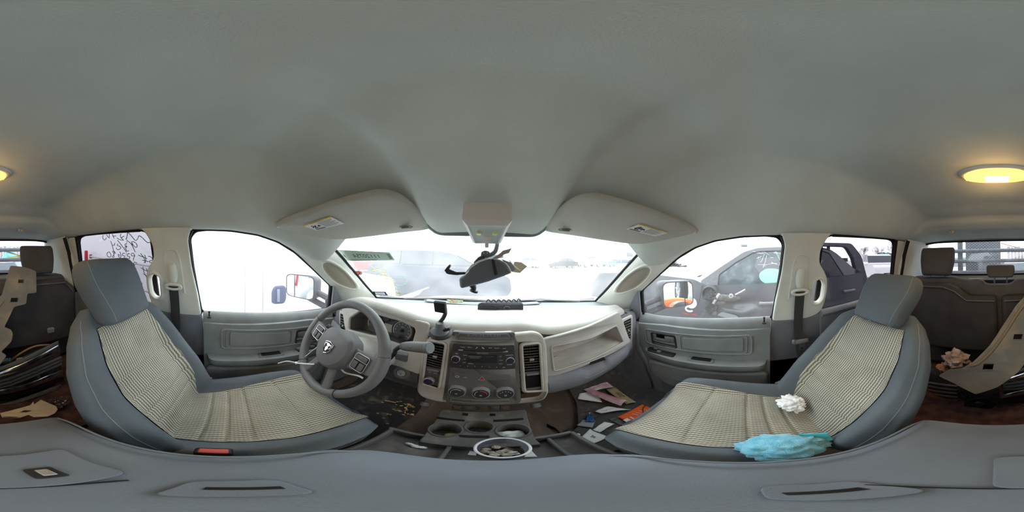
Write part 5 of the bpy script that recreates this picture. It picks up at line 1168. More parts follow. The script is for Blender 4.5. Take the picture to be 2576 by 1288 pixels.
# handwriting on the smoked window behind the driver (seen mirrored from inside)
def lw(px, py):
    v = ray(px, py); k = -(.80+TH*-.31-.014)/(v.x-TH*v.z); return v*k
GI = mat('green_marker', (46, 84, 66), .7)
k = 240/1546
def lp(L): return [lw(190+a*k, 570+b*k) for a, b in L]
HW = [[(1222,220),(1215,250),(1185,262),(1140,240),(1085,180),(1025,148),(1015,180),(985,222),(955,215),(905,150),(850,100),(838,150),(815,208)], [(740,118),(725,150),(745,190),(775,215),(760,222),(700,205),(672,180)], [(790,155),(770,160),(745,185)], [(590,110),(625,190)], [(655,150),(600,155)], [(545,115),(545,185),(500,130)], [(500,180),(480,215),(450,205),(440,170),(445,140)],
      [(905,250),(940,245),(985,275),(1000,320),(975,335),(935,300),(910,258),(930,330),(968,415)], [(835,225),(880,260),(920,310),(960,400)], [(825,275),(800,290),(815,320),(840,330),(800,335),(830,395),(865,390)], [(680,220),(760,320),(820,410)], [(690,280),(675,305),(715,320),(735,345),(700,375),(668,365),(660,340)], [(568,235),(590,290),(620,400),(655,440)], [(635,265),(630,300),(600,300)],
      [(1245,570),(1215,585),(1195,560),(1250,540),(1225,495),(1180,480)], [(1055,435),(1110,510),(1135,590)], [(1120,460),(1140,540),(1110,590)], [(1020,465),(1090,490),(1160,520)], [(1085,545),(1150,560),(1180,570)], [(965,470),(930,430),(905,440),(915,475),(960,475),(945,500),(935,550)], [(880,445),(850,440),(845,480),(880,490),(870,520),(835,515)], [(800,440),(770,430),(760,470),(795,475),(785,520)], [(715,405),(735,450),(730,500),(700,490),(690,450),(720,470)], [(640,410),(600,400),(625,450),(590,490),(625,495),(620,450),(640,410)], [(545,410),(510,430),(520,480),(560,495),(575,450),(545,410)],
      [(1000,600),(960,575),(940,600),(960,630),(915,660),(935,710),(975,728)], [(890,570),(880,610),(850,655)], [(905,600),(850,620)], [(830,550),(845,600)], [(785,560),(790,600)], [(745,555),(755,590)], [(710,545),(712,570)], [(665,540),(668,560)], [(625,525),(628,550)], [(595,530),(597,552)],
      [(1090,645),(1110,740),(1160,835)], [(1150,680),(1170,770),(1150,835)], [(1060,670),(1130,710),(1185,730)], [(1095,765),(1140,790),(1185,815)], [(1080,915),(1030,920),(1045,960)], [(1075,910),(1085,1000),(1080,1050),(1140,1050),(1185,1080),(1215,1100)]]
W_ = thing('window_handwriting', 'green handwritten yard notes on the smoked window behind the driver, read mirrored', 'handwriting', lw(310, 640))
for i, L in enumerate(HW):
    pass
mb = MB()
for L in HW[:7]: mb.tube(smooth(lp(L), 3), .0018, 5)
mb.build('name_line', GI, W_)
mb = MB()
for L in HW[7:14]: mb.tube(smooth(lp(L), 3), .0018, 5)
mb.build('date_line', GI, W_)
mb = MB()
for L in HW[14:25]: mb.tube(smooth(lp(L), 3), .0018, 5)
mb.build('number_line', GI, W_)
mb = MB()
for L in HW[25:]: mb.tube(smooth(lp(L), 3), .0017, 5)
mb.build('tally_line', GI, W_)
# =================================================================== THINGS ON THE DASH
p = aZ(1108, 838, -.262); PM = thing('phone_mount', 'black suction phone mount with magnetic head on the dash', 'phone mount', p)
mb = MB(); mb.lathe([(.037, 0), (.037, .003), (.033, .006), (.030, .010)], p+Vector((0, 0, .0)), (0, -.25, 1), 28); mb.build('suction_cup', BLACK, PM)
mb = MB(); mb.lathe([(.029, .008), (.026, .014), (.017, .022), (.014, .040), (.011, .044)], p, (0, -.2, 1), 20); bs_ = mb.build('base_cone', mat('grey_black_plastic', (96, 99, 106), .45), PM)
mb = MB(); mb.rbox(p+Vector((.022, -.006, .022)), (.026, .022, .010), .003, Matrix.Rotation(-.5, 3, 'Y')); mb.build('locking_lever', BLACK, bs_)
yb = p.y
arm = [aY(1104, 822, yb), aY(1106, 812, yb), aY(1115, 800, yb+.005), aY(1120, 788, yb+.01), aY(1119, 772, yb+.01)]
mb = MB(); mb.tube(smooth(arm, 5), .0065, 10); mb.build('gooseneck', BLACK, PM)
c = aY(1108, 772, yb-.005); R3 = Matrix.Rotation(-.18, 3, 'Z') @ Matrix.Rotation(.25, 3, 'X')
mb = MB(); mb.rbox(c, (.042, .014, .042), .006, R3); hd = mb.build('magnetic_head', mat('grey_black_plastic', (96, 99, 106), .45), PM)
mb = MB(); mb.rbox(c+R3 @ Vector((0, -.0065, 0)), (.036, .003, .036), .003, R3); mb.build('rubber_face', RUBBER, hd)
# black folded case
c = aZ(1258, 772, -.245); BG = thing('black_case', 'black soft case with frayed laces lying on the dash by the windscreen', 'case', c)
mb = MB(); P = [(-.105,-.028),(-.085,.018),(-.06,.030),(.092,.026),(.105,.010),(.105,-.030)]
mb.plate(rnd(P, .008), lambda a, b, w=0: Vector((c.x+a, c.y+b, -.262+w)), .040, .010); mb.build('case_body', mat('charcoal_grip', (58, 58, 62), .8, bump=.5, bscale=300), BG)
mb = MB(); rr_ = random.Random(4)
for i in range(7):
    x = -.065+.024*i; mb.tube(smooth([(c.x+x, c.y+.0, -.221), (c.x+x+.008, c.y+.008, -.212+.004*rr_.random()), (c.x+x+.018, c.y+.014, -.217), (c.x+x+.022, c.y+.004, -.221)], 4), .003, 6)
mb.tube(smooth([(c.x-.08, c.y-.03, -.238), (c.x-.05, c.y-.038, -.235), (c.x-.02, c.y-.034, -.245)], 4), .0018, 5); mb.build('laces', BLACK, BG)
mb = MB(); mb.tube([(c.x+.028+.014*cos(a), c.y-.0305, -.244+.010*sin(a)) for a in [pi*k/10 for k in range(11)]], .0014, 5); mb.build('case_stitch', mat('grey_stitch', (120, 120, 124), .7), BG)
# tangled green cord
c = aZ(1141, 768, -.262); mb = MB(); rr_ = random.Random(11); L = []
for i in range(46):
    a = i*.55; r = .026+.012*sin(i*1.7); L.append((c.x+r*1.2*cos(a), c.y+.015+.014*sin(a)+.004*cos(i*2.1), -.250+.010*abs(sin(i*.9))))
mb.tube(smooth(L, 3), .0017, 5); tag(mb.build('tangled_string', mat('green_cord', (126, 196, 150), .6, c2=(176, 120, 100), nscale=40)), 'tangled thin green cord on the dash beside the phone mount', 'cord')
# silver pen in the shelf
a = aY(1384, 902, .56); b = aY(1424, 891, .585)
PN = thing('pen', 'silver pen lying in the open glove shelf', 'pen', a)
mb = MB(); mb.tube([a, a.lerp(b, .85)], .0035, 8); mb.build('barrel', SATIN, PN); mb = MB(); mb.tube([a.lerp(b, .85), b], [.0035, .0055], 8); mb.build('cap', SATIN, PN)
# =================================================================== FLOOR
ZF = -.93
def fl(px, py, z=ZF): return aZ(px, py, z)
def mat_plate(name, lab, pts, m_, ribs):
    P = [fl(*q) for q in pts]; T = thing(name, lab, 'floor mat', (sum(p.x for p in P)/len(P), sum(p.y for p in P)/len(P), ZF))
    FZ = lambda a, b, c=0: Vector((a, b, floor_z(a, b)+.006+c))
    mb = MB(); o_ = rnd([(p.x, p.y) for p in P], .03)
    xs = [p[0] for p in o_]; ys = [p[1] for p in o_]
    mb.plate(o_, lambda a, b, c=0: Vector((a, b, -.95+.015+.42*sst(.62, 1.0, b)+c)), .012, .003); mb.build('mat_sheet', m_, T)
    if ribs:
        for q in ribs:
            mb = MB(); mb.tube([Vector((a, b, -.95+.029+.42*sst(.62, 1.0, b))) for a, b in q], .004, 5); mb.build('mat_rib', m_, T)
    return T
ribs = [[(lerp(.385, .60, t/6), .16+.062*i+.012*t/6) for t in range(7)] for i in range(8)]
mat_plate('floor_mat', 'ribbed black rubber mat in the front passenger footwell', [(1395,965),(1450,1010),(1455,1075),(1420,1095),(1530,1140),(1700,1060),(1690,985),(1600,950),(1500,940)], mat('grey_rubber_mat', (84, 82, 82), .8, spec=.1, c2=(126, 116, 104), nscale=20, thr=(.55, .85)), ribs)
mb = MB(); mb.grid(lambda u, v: (lerp(-.66, -.22, u), lerp(.18, .80, v), -.95+.024+.42*sst(.62, 1.0, lerp(.18, .80, v))+.008*noise.noise(Vector((u*5, v*6, 2)))), 24, 30)
tag(mb.build('floor_mat', MATB, smooth_deg=180, solid=.008), 'dirty black carpet mat in the driver footwell', 'floor mat')
# leaf litter near the stack
LEAF = mat('dry_leaf', (186, 150, 84), .8, c2=(216, 186, 120), nscale=30); rr_ = random.Random(21)
for i in range(26):
    px = 1040-abs(rr_.gauss(0, 26)); py = 1010+rr_.uniform(-18, 34); p = aZ(px, py, -.90)
    if p.y > .62: p = p*(.62/p.y)*1.0; p.z = -.915
    z = p.z; s_ = rr_.uniform(.004, .011); a = rr_.uniform(0, 6)
    mb = MB(); mb.grid(lambda u, v: p+Vector((s_*cos(a)*(u-.5)*2.2-s_*sin(a)*(v-.5)*sin(pi*u), s_*sin(a)*(u-.5)*2.2+s_*cos(a)*(v-.5)*sin(pi*u), .004*sin(u*4+a))), 6, 4)
    tag(mb.build('dry_leaf', LEAF, smooth_deg=180, solid=.0008), 'curled tan leaf scrap on the carpet below the left of the centre stack', 'leaf', 'leaf litter by the tunnel')
mb = MB(); a = aZ(968, 1007, -.915); b = aZ(996, 1013, -.915); mb.tube([a, b], .003, 6); tag(mb.build('straw_stem', LEAF), 'pale straw stem on the driver footwell mat', 'straw')
for i, (px, py) in enumerate(((1000,1011),(975,1066),(982,1043),(965,1052),(990,1030),(950,1040),(962,1012))):
    m_ = crumple(aZ(px, py, -.918), .006, .004, .003, .3, 4, i); tag(m_.build('crumb', SHELL, smooth_deg=180), 'pale crumb on the dark driver footwell', 'crumb', 'crumbs in the driver footwell')
# papers in the passenger footwell
PINK = mat('pink_print', (214, 130, 150), .9)
FORM = mat('pink_form_paper', (228, 218, 222), .9, c2=(214, 178, 190), nscale=34, thr=(.45, .6))
ENV = mat('brown_envelope', (178, 160, 124), .9, noise=.1, nscale=12)
def sheet(name, lab, cat, Q, m_, z=-.915, curl=.0, dz=(0, 0, 0, 0), lines=None, lm=None, par=True):
    P = [aZ(q[0], q[1], z+d) for q, d in zip(Q, dz)]
    def fn(u, v, w=0.0): p = P[0].lerp(P[1], u).lerp(P[3].lerp(P[2], u), v); return p+Vector((0, 0, curl*sin(pi*u)*(.5+.5*v)+.004*noise.noise(Vector((u*3, v*3, Q[0][0])))+w))
    T = thing(name, lab, cat, P[0].lerp(P[2], .5))
    mb = MB(); mb.grid(fn, 16, 10); mb.build('sheet', m_, T, smooth_deg=180, solid=.0008)
    if lines:
        for i, L in enumerate(lines):
            mb = MB(); mb.tube([fn(a, b, .0016) for a, b in L], .0012, 4); mb.build('print_line', lm or PINK, T)
    return T
hl = [[(.08+.02*(i % 2), .12+.11*i), (.55+.08*(i % 3), .12+.11*i), (.92-.06*(i % 2), .12+.11*i)] for i in range(8)]
sheet('form_sheet', 'blank underside of a folded form in the passenger footwell', 'paper', [(1453,1003),(1463,978),(1500,984),(1515,1012)], PAPER, -.90)
sheet('form_sheet', 'red-printed form lying farthest under the glove box', 'paper', [(1472,978),(1527,960),(1545,974),(1486,986)], FORM, -.885, .01, lines=hl[:5])
sheet('form_sheet', 'long red-printed form curling over the brown envelope', 'paper', [(1468,980),(1490,978),(1580,1008),(1562,1021)], FORM, -.880, .02, lines=[[(a, b) for b, a in L] for L in hl[:7]])
ev = [[(.30,.35),(.42,.40),(.36,.62)], [(.50,.30),(.56,.60)], [(.64,.34),(.72,.40),(.66,.64),(.76,.58)]]
sheet('envelope', 'brown envelope with black handwriting in the passenger footwell', 'envelope', [(1524,979),(1548,974),(1601,1012),(1576,1017)], ENV, -.905, .006, lines=ev, lm=INK)
sheet('receipt', 'crumpled white receipt strip on the ribbed mat', 'receipt', [(1497,1035),(1528,1022),(1588,1030),(1512,1040)], PAPER, -.905, .012, lines=[[(.2,.3),(.35,.5)], [(.3,.6),(.5,.4)], [(.5,.5),(.8,.45)]], lm=PINK)
OB = sheet('orange_booklet', 'bright orange booklet with white print by the passenger seat edge', 'booklet', [(1553,1049),(1615,1017),(1646,1030),(1592,1064)], mat('safety_orange_card', (246, 104, 40), .6), -.905, .004)
P = [aZ(*q, -.898) for q in [(1567,1057),(1578,1052),(1590,1059),(1580,1064)]]; mb = MB(); mb.loops([P, [p+Vector((0, 0, .002)) for p in P]]); mb.build('white_panel', PAPER, OB)
mb = MB()
for i in range(4): mb.tube([aZ(1590+9*i, 1041-4*i, -.899), aZ(1606+7*i, 1044-4*i, -.899)], .0015, 4)
mb.tube([aZ(1585, 1049, -.899), aZ(1596, 1055, -.899)], .004, 6); mb.build('white_print', PAPER, OB)
mb = MB(); mb.tube(smooth([aZ(1626, 1018, -.895), aZ(1618, 1026, -.892), aZ(1618, 1036, -.892), aZ(1624, 1043, -.895)], 4), .0022, 6); mb.build('elastic_band', BLACK, OB)
sheet('grey_card', 'plain grey plastic card on the ribbed mat', 'card', [(1450,1070),(1466,1056),(1498,1058),(1490,1076)], mat('grey_card', (150, 156, 160), .5), -.912)
BL = sheet('blue_key_tag', 'dark blue plastic tag resting on the plain grey card', 'tag', [(1473,1060),(1478,1045),(1490,1043),(1498,1061)], mat('royal_blue_plastic', (40, 84, 140), .4), -.905)
mb = MB(); p = aZ(1487, 1041, -.90); mb.tube([p+Vector((.007*cos(a), .009*sin(a), .002)) for a in [2*pi*k/12 for k in range(12)]], .002, 5, closed=True); mb.build('tag_ring', SATIN, BL)
sheet('white_envelope', 'narrow folded white paper on the ribbed mat', 'paper', [(1491,1081),(1520,1061),(1546,1066),(1508,1088)], PAPER, -.905, .006)
WCd = sheet('white_card', 'big white card with small grey print by the passenger seat', 'card', [(1455,1104),(1484,1079),(1531,1099),(1490,1117)], PAPER, -.912, lines=[[(.50,.52),(.62,.50)], [(.50,.60),(.62,.58)], [(.46,.44),(.66,.42)]], lm=INK)
BT = sheet('black_tag', 'black hang tag with a punched hole beside the big white card', 'tag', [(1416,1086),(1432,1077),(1463,1091),(1447,1108)], BLACK, -.905)
mb = MB(); mb.plate(circ(0, 0, .008, 14), frame(aZ(1453, 1093, -.902), (1,0,0), (0,1,0)), .001); mb.build('punched_hole', PAPER, BT)
sheet('grey_wrapper', 'grey wrapper strip beneath the orange booklet', 'wrapper', [(1530,1054),(1566,1040),(1600,1062),(1560,1070)], mat('grey_wrapper', (92, 92, 96), .5), -.918)
mb = MB(); mb.ribbon(smooth([aZ(1376, 1070, -.86), aZ(1398, 1080, -.87), aZ(1412, 1092, -.88), aZ(1444, 1107, -.885)], 4), (0, .3, 1), .025, .003); tag(mb.build('torn_strip', RUBBER), 'torn black trim strip hanging off the tunnel by the passenger mat', 'trim strip')
# =================================================================== REAR SEAT
RS_ = thing('rear_bench', 'charcoal rear bench with its cushions folded up and three head restraints', 'seat', (0, -1.15, -.95))
FY = lambda y: (lambda a, b, c=0.0: Vector((a, y+.10*(b+.2)*-.3+c, b)))
bk = rnd([(.745,-.90),(.745,-.22),(.68,-.155),(.34,-.145),(.26,-.165),(.13,-.168),(.09,-.205),(-.09,-.205),(-.13,-.168),(-.26,-.165),(-.34,-.145),(-.68,-.155),(-.745,-.22),(-.745,-.90)], .03)
mb = MB(); mb.plate(bk, FY(-1.26), .13, .03); mb.build('backrest', CLOTH_D, RS_)
for s_ in (-1, 1):
    P = [(s_*.73,-.68),(s_*.73,-.25),(s_*.64,-.185),(s_*.36,-.180),(s_*.28,-.205),(s_*.20,-.262),(s_*.015,-.265),(s_*.015,-.68)]
    mb = MB(); mb.plate(rnd(P, .03), FY(-1.13), .10, .025); mb.build('folded_cushion', mat('black_cushion_base', (60, 57, 57), .8, noise=.15, nscale=9), RS_)
    mb = MB(); mb.tube([Vector((s_*x, -1.02, z)) for x, z in ((.70,-.28),(.63,-.205),(.37,-.20),(.29,-.225),(.21,-.285),(.03,-.287))], .004, 6); mb.build('cushion_seam', PANEL, RS_)
def rest(x0, x1, z0, z1, y, d, nm):
    mb = MB(); c = Vector(((x0+x1)/2, y, (z0+z1)/2)); L = []
    for i in range(15):
        t = i/14*2-1; e = max(.25, (1-abs(t)**6)**.5 if abs(t) < 1 else 0); hw = (x1-x0)/2*lerp(.88, 1, sst(-1, .2, t)); q = 4.0; l = []
        for k in range(36):
            p = 2*pi*k/36; c_, s_ = cos(p), sin(p)
            l.append(c+Vector((hw*(abs(c_)**(2/q))*(1 if c_ > 0 else -1)*lerp(.9, 1, e), d*(abs(s_)**(2/q))*(1 if s_ > 0 else -1)*lerp(.5, 1, e)-.02*t, t*(z1-z0)/2)))
        L.append(l)
    mb.loops(L); h = mb.build('head_restraint', CLOTH_D, RS_, smooth_deg=180)
    for s_ in (-1, 1): mb = MB(); mb.tube([c+Vector((s_*(x1-x0)*.22, 0, -(z1-z0)*.45)), c+Vector((s_*(x1-x0)*.22, -.01, -(z1-z0)*.5-.05))], .006, 8); mb.build('restraint_post', SATIN, h)
rest(.325, .590, -.134, .074, -1.16, .055, 'r'); rest(-.600, -.340, -.140, .073, -1.16, .055, 'l'); rest(-.118, .092, -.152, -.066, -1.21, .045, 'c')
mb = MB(); mb.rbox((.17, -1.19, -.175), (.11, .04, .03), .010); g = mb.build('belt_outlet', mat('grey_outlet', (128, 126, 124), .6), RS_); mb = MB(); mb.rbox((.17, -1.168, -.170), (.055, .006, .010), .003); mb.build('outlet_slot', DARKHOLE, g)
mb = MB(); mb.ribbon([(.17, -1.166, -.185), (.17, -1.158, -.25), (.17, -1.14, -.27)], (1, 0, 0), .045, .002); mb.build('middle_belt', CLOTH, RS_)
mb = MB(); mb.rbox((-.50, -1.015, -.56), (.05, .03, .04), .008); mb.tube([(-.52, -1.0, -.55), (-.47, -1.0, -.545)], .006, 6); mb.build('cushion_latch', DGREY, RS_)
# coat hooks and dome lamp
for sg, lb in ((-1, 'small coat hook on the headliner edge above the rear seat, driver side'), (1, 'small coat hook on the headliner edge above the rear seat, passenger side')):
    c = Vector((sg*.335, -1.13, .186)); T = thing('coat_hook', lb, 'hook', c)
    mb = MB(); mb.rbox(c+Vector((0, -.004, .002)), (.034, .020, .034), .008, Matrix.Rotation(.7, 3, 'X')); mb.build('hook_base', TRIM, T)
    mb = MB(); mb.tube([c+Vector((.011*cos(a), .012+.010*sin(a*.5), -.004+.012*sin(a))) for a in [lerp(-.4, pi+.4, k/12) for k in range(13)]], .0042, 8); mb.build('hook_loop', mat('tan_hook', (166, 146, 116), .5), T)
DL = thing('dome_lamp', 'lit amber dome lamp with oval ribbed lens above the rear seat', 'lamp', (0, -.585, .32))
zc = ceil_z(0, -.585)
mb = MB(); L = []
for s_, h in ((1.12, .004), (1.12, -.004), (1.05, -.010), (.95, -.010)): L.append([Vector((.125*s_*(abs(cos(a))**.8)*(1 if cos(a) > 0 else -1), -.585+.055*s_*sin(a), zc+h)) for a in [2*pi*k/40 for k in range(40)]])
mb.loops(L, cap=False); mb.build('lamp_bezel', TRIM, DL, smooth_deg=50)
mb = MB(); L = []
for s_, h in ((.97, -.008), (.95, -.018), (.80, -.024), (.4, -.027)): L.append([Vector((.125*s_*(abs(cos(a))**.8)*(1 if cos(a) > 0 else -1), -.585+.055*s_*sin(a), zc+h)) for a in [2*pi*k/40 for k in range(40)]])
mb.loops(L); ln = mb.build('ribbed_lens', emit('amber_lens_glow', (255, 176, 66), 1.1), DL, smooth_deg=60)
mb = MB(); mb.rbox((0, -.585, zc-.027), (.085, .040, .010), .004); mb.build('lit_bulb', emit('warm_bulb_glow', (255, 214, 130), 18), DL)
mb = MB()
for i in range(-11, 12):
    x = i*.0102; w = .052*sqrt(max(0, 1-(x/.122)**2)); mb.tube([Vector((x, -.585-w, zc-.019)), Vector((x, -.585, zc-.0265)), Vector((x, -.585+w, zc-.019))], .0009, 4)
mb.build('lens_ribs', emit('amber_lens_glow', (255, 176, 66), 1.1), DL)
lt = bpy.data.lights.new('dome_lamp_light', 'POINT'); lt.energy = .16; lt.color = (1, .62, .25); lt.shadow_soft_size = .05
lo = bpy.data.objects.new('dome_lamp_light', lt); COL.objects.link(lo); lo.location = (0, 0, zc-.06-.32); lo.parent = DL
# =================================================================== CAR PARTS PILED BEHIND THE FRONT SEATS
def yp(py): return interp([(660,-1.00),(760,-.93),(880,-.76),(990,-.60)], py)
PL = [(2602,668),(2640,672),(2666,682),(2667,736),(2644,738),(2641,764),(2611,771),(2586,822),(2604,829),(2608,840),(2604,858),(2578,884),(2592,893),(2576,915),(2560,935),(2510,972),(2455,990),(2400,962),(2362,944),(2385,930),(2420,926),(2448,910),(2490,868),(2525,815),(2556,768),(2580,742)]
def PF(px, py, w=0.0): return aY(px, py, yp(py)+w*.0)+Vector((0, w, 0))
def sq(cx, cy, w, h, k=.25): return [(cx-w-k*h, cy+h), (cx+w-k*h, cy+h), (cx+w+k*h, cy-h), (cx-w+k*h, cy-h)]
T = thing('plastic_shroud', 'long grey plastic car shroud with square cut-outs leaning over the rear bench', 'car part', (.0, -.8, -.95))
SHR = mat('scuffed_grey_plastic', (114, 113, 110), .55, c2=(150, 140, 122), nscale=7, thr=(.48, .72))
mb = MB()
holes = [sq(2560,846,11,7), sq(2486,921,13,8), sq(2628,707,7,4.5, .1), sq(2611,754,9,5.5)]
mb.plate(rnd(PL, 4, 2), lambda a, b, c=0: PF(a, b, c*.001), 6, 0, holes); mb.build('shroud_sheet', SHR, T, smooth_deg=30)
mb = MB(); mb.tube([PF(*q, .006) for q in smooth([(2586,752),(2560,785),(2530,832),(2495,880),(2462,910),(2440,916)], 4)], [.008, .010]+[.012]*14+[.014]*5, 8, flat=.7); mb.build('stiffening_rib', mat('dusty_tan_plastic', (128, 116, 98), .6), T)
for h in holes: mb = MB(); mb.tube([PF(a, b, .007) for a, b in h], .0018, 4, closed=True); mb.build('cut_out_edge', SHR, T)
# bumper cover
def bs(px, py, off=0.0):
    v = ray(px, py); t = .7
    for _ in range(30):
        p = v*t; y = -.70-.45*(p.x+.02)**2; t = t*.5+.5*(y/v.y)
    p = v*t; return p+Vector((0, off, 0))
BM = thing('bumper_cover', 'black bumper cover with chrome strips and fog lamp lying behind the seats', 'car part', (0, -.8, -.95))
def band(L0, L1, nm, m_, bul=.012, n=30, off=0.0, par=None):
    A = [bs(*q, off) for q in smooth(L0, 5)]; B = [bs(*q, off) for q in smooth(L1, 5)]
    mb = MB(); N = min(len(A), len(B))
    def fn(u, v):
        i = min(int(u*(N-1)), N-2); t = u*(N-1)-i; p = A[i].lerp(A[i+1], t).lerp(B[i].lerp(B[i+1], t), v); return p+Vector((0, bul*sin(pi*v), 0))
    mb.grid(fn, 44, 8); return mb.build(nm, m_, par or BM, smooth_deg=180, solid=.004)
CHR2 = mat('scuffed_chrome', (210, 212, 220), .18, metal=1.0, c2=(150, 152, 160), nscale=25)
GLB = mat('glossy_black', (64, 64, 68), .22, noise=.4, nscale=25)
band([(2330,930),(2440,950),(2576,930),(2640,905),(2730,862)], [(2330,1045),(2440,1046),(2576,1030),(2640,1008),(2740,968)], 'fascia', GLB, .0, off=-.03)
band([(2535,948),(2576,935),(2636,912),(2725,866)], [(2530,962),(2576,953),(2636,932),(2728,892)], 'upper_chrome', CHR2)
band([(2535,945),(2576,928),(2636,905),(2725,860)], [(2535,949),(2576,936),(2636,914),(2725,868)], 'upper_flange', SHR, .0, off=-.012)
mb = MB(); P = [bs(*q) for q in [(2616,917),(2619,904),(2632,901),(2640,909)]]; mb.loops([P, [p+Vector((0, -.01, 0)) for p in P]]); mb.build('mounting_tab', SHR, BM)
for i in range(3):
    d = 8.2*i; band([(2522,964+d*.85),(2576,956+d),(2636,936+d),(2730,896+d)], [(2523,968+d*.85),(2576,961+d),(2636,941+d),(2730,901+d)], 'grille_slat', PANEL, .012, off=-.004)
for px in (2600, 2668, 2518): 
    mb = MB(); d = (px-2576)*-.36 if px > 2576 else 12; mb.tube([bs(px-2, 960+d, 0), bs(px+6, 984+d, 0)], .008, 6); mb.build('grille_bar', PANEL, BM)
band([(2516,992),(2576,979),(2636,967),(2735,928)], [(2518,1002),(2576,993),(2636,980),(2738,945)], 'lower_chrome', CHR2, .012)
mb = MB(); mb.tube([bs(*q, .004) for q in [(2513,968),(2518,985),(2517,1000)]], .007, 6); mb.build('chrome_corner', CHR2, BM)
band([(2520,1004),(2576,996),(2636,982),(2738,947)], [(2525,1020),(2576,1014),(2636,998),(2740,960)], 'lower_grille', BLACK, .0, off=-.014)
band([(2335,1030),(2440,1042),(2576,1018),(2640,1000),(2740,964)], [(2335,1038),(2440,1050),(2576,1027),(2640,1010),(2740,976)], 'lower_lip', SHR, .012, off=-.005)
for i in range(5): band([(2335,962+9*i),(2372,968+9*i),(2408,972+9*i)], [(2335,966+9*i),(2372,972+9*i),(2410,976+9*i)], 'side_slat', PANEL, .008, off=-.01)
mb = MB(); mb.tube([bs(*q, .004) for q in smooth([(2408,970),(2425,1000),(2440,1036),(2480,1042),(2530,1030)], 4)], .005, 6); mb.build('corner_edge', GLB, BM)
c = bs(2465, 1013, .0); e1 = (bs(2505, 1010)-c); e2 = (bs(2462, 998)-c)
LN = rnd([(-1,.35),(-.3,.95),(.55,.85),(1.1,-.1),(.6,-.8),(-.4,-.95),(-.9,-.4)], .25)
def FG(a, b, w=0.0): return c+e1*a+e2*b+Vector((0, w, .0))
mb = MB(); mb.plate(LN, FG, .012, 0.0); fg = mb.build('fog_lamp', BLACK, BM)
mb = MB(); mb.lathe([(.022, .004), (.018, .012), (.008, .017), (.0, .018)], FG(.0, .05, .006), (0, .9, .4), 20, caps=False); mb.build('fog_reflector', CHROME, fg)
for a in (-.55, .6): mb = MB(); mb.lathe([(.013, 0), (.010, .006), (.0, .008)], FG(a, .1, .008), (0, .9, .4), 14, caps=False); mb.build('fog_reflector', CHROME, fg)
mb = MB(); mb.plate([(a*.97, b*.97) for a, b in LN], lambda a, b, w=0: FG(a, b, .026+w), .002); mb.build('fog_lens', glass('smoked_lens', (190, 192, 200), .12), fg)
# things around the parts
def heap(name, lab, cat, px, py, y, rx, ry, rz, m_, seed, amp=.45, n=5.0):
    c = aY(px, py, y); return tag(crumple(c, rx, ry, rz, amp, n, seed).build(name, m_, smooth_deg=25), lab, cat)
BAG = mat('dirty_white_bag', (202, 186, 176), .5, c2=(168, 142, 128), nscale=18)
heap('plastic_bag', 'crumpled pinkish white bag behind the front passenger seat', 'bag', 2404, 905, -.82, .066, .06, .056, BAG, 2.2, .5, 3.2)
heap('paper_wad', 'tan paper wad low beside the crumpled bag behind the front passenger seat', 'paper', 2372, 925, -.80, .035, .03, .03, mat('orange_tan_paper', (190, 140, 104), .9), 6.1, .4, 3)
T = thing('cardboard_tray', 'torn cream cardboard tray lying below the bumper cover', 'cardboard', aY(75, 1032, -.56))
CB = mat('cream_card', (206, 190, 158), .9, noise=.08, nscale=15)
def CF(px, py, w=0.0): return aY(px, py, interp([(1000,-.62),(1055,-.42)], py))+Vector((0, 0, w))
mb = MB(); mb.plate([(0,1040),(40,1030),(76,1020),(84,1011),(86,1018),(103,1006),(140,1022),(145,1030),(138,1040),(120,1048),(85,1050),(72,1044),(48,1052),(6,1051)], lambda a, b, c=0: CF(a, b, c*.001), 3, 0, [[(48,1038),(62,1032),(82,1034),(66,1038)]]); mb.build('card_sheet', CB, T)
mb = MB(); mb.plate([(6,1051),(48,1052),(30,1043),(20,1045)], lambda a, b, c=0: CF(a, b, .012+c*.001), 2); mb.build('folded_flap', CB, T)
mb = MB(); mb.tube([aY(*q, -.84) for q in smooth([(22,912),(50,890),(85,872),(115,868),(146,868)], 5)], .006, 6); tag(mb.build('trim_strip', mat('tan_strip', (150, 124, 88), .6)), 'curved tan strip behind the chrome edge of the bumper cover', 'trim strip')
heap('clear_wrap', 'shiny dark clear wrap on the floor behind the driver seat', 'wrap', 148, 1012, -.60, .045, .04, .022, mat('dark_shiny_wrap', (60, 50, 52), .15, noise=.5, nscale=60), 3.3, .4, 10)
heap('teal_rag', 'small teal rag beside the plastic shroud above the bumper cover', 'rag', 14, 908, -.84, .03, .02, .02, mat('teal_rag', (96, 134, 124), .9), 1.3, .3, 3)
mb = MB(); mb.grid(lambda u, v: Vector((lerp(-.60, .60, u), lerp(-1.04, -.42, v), -.915+.02*noise.noise(Vector((u*6, v*5, 1))))), 30, 16); tag(mb.build('floor_mat', mat('rusty_dark_mat', (66, 46, 43), .95, noise=.5, nscale=20), smooth_deg=180), 'dark reddish mat on the rear floor under the car parts', 'floor mat')
c = aX(182, 800, -.70); 
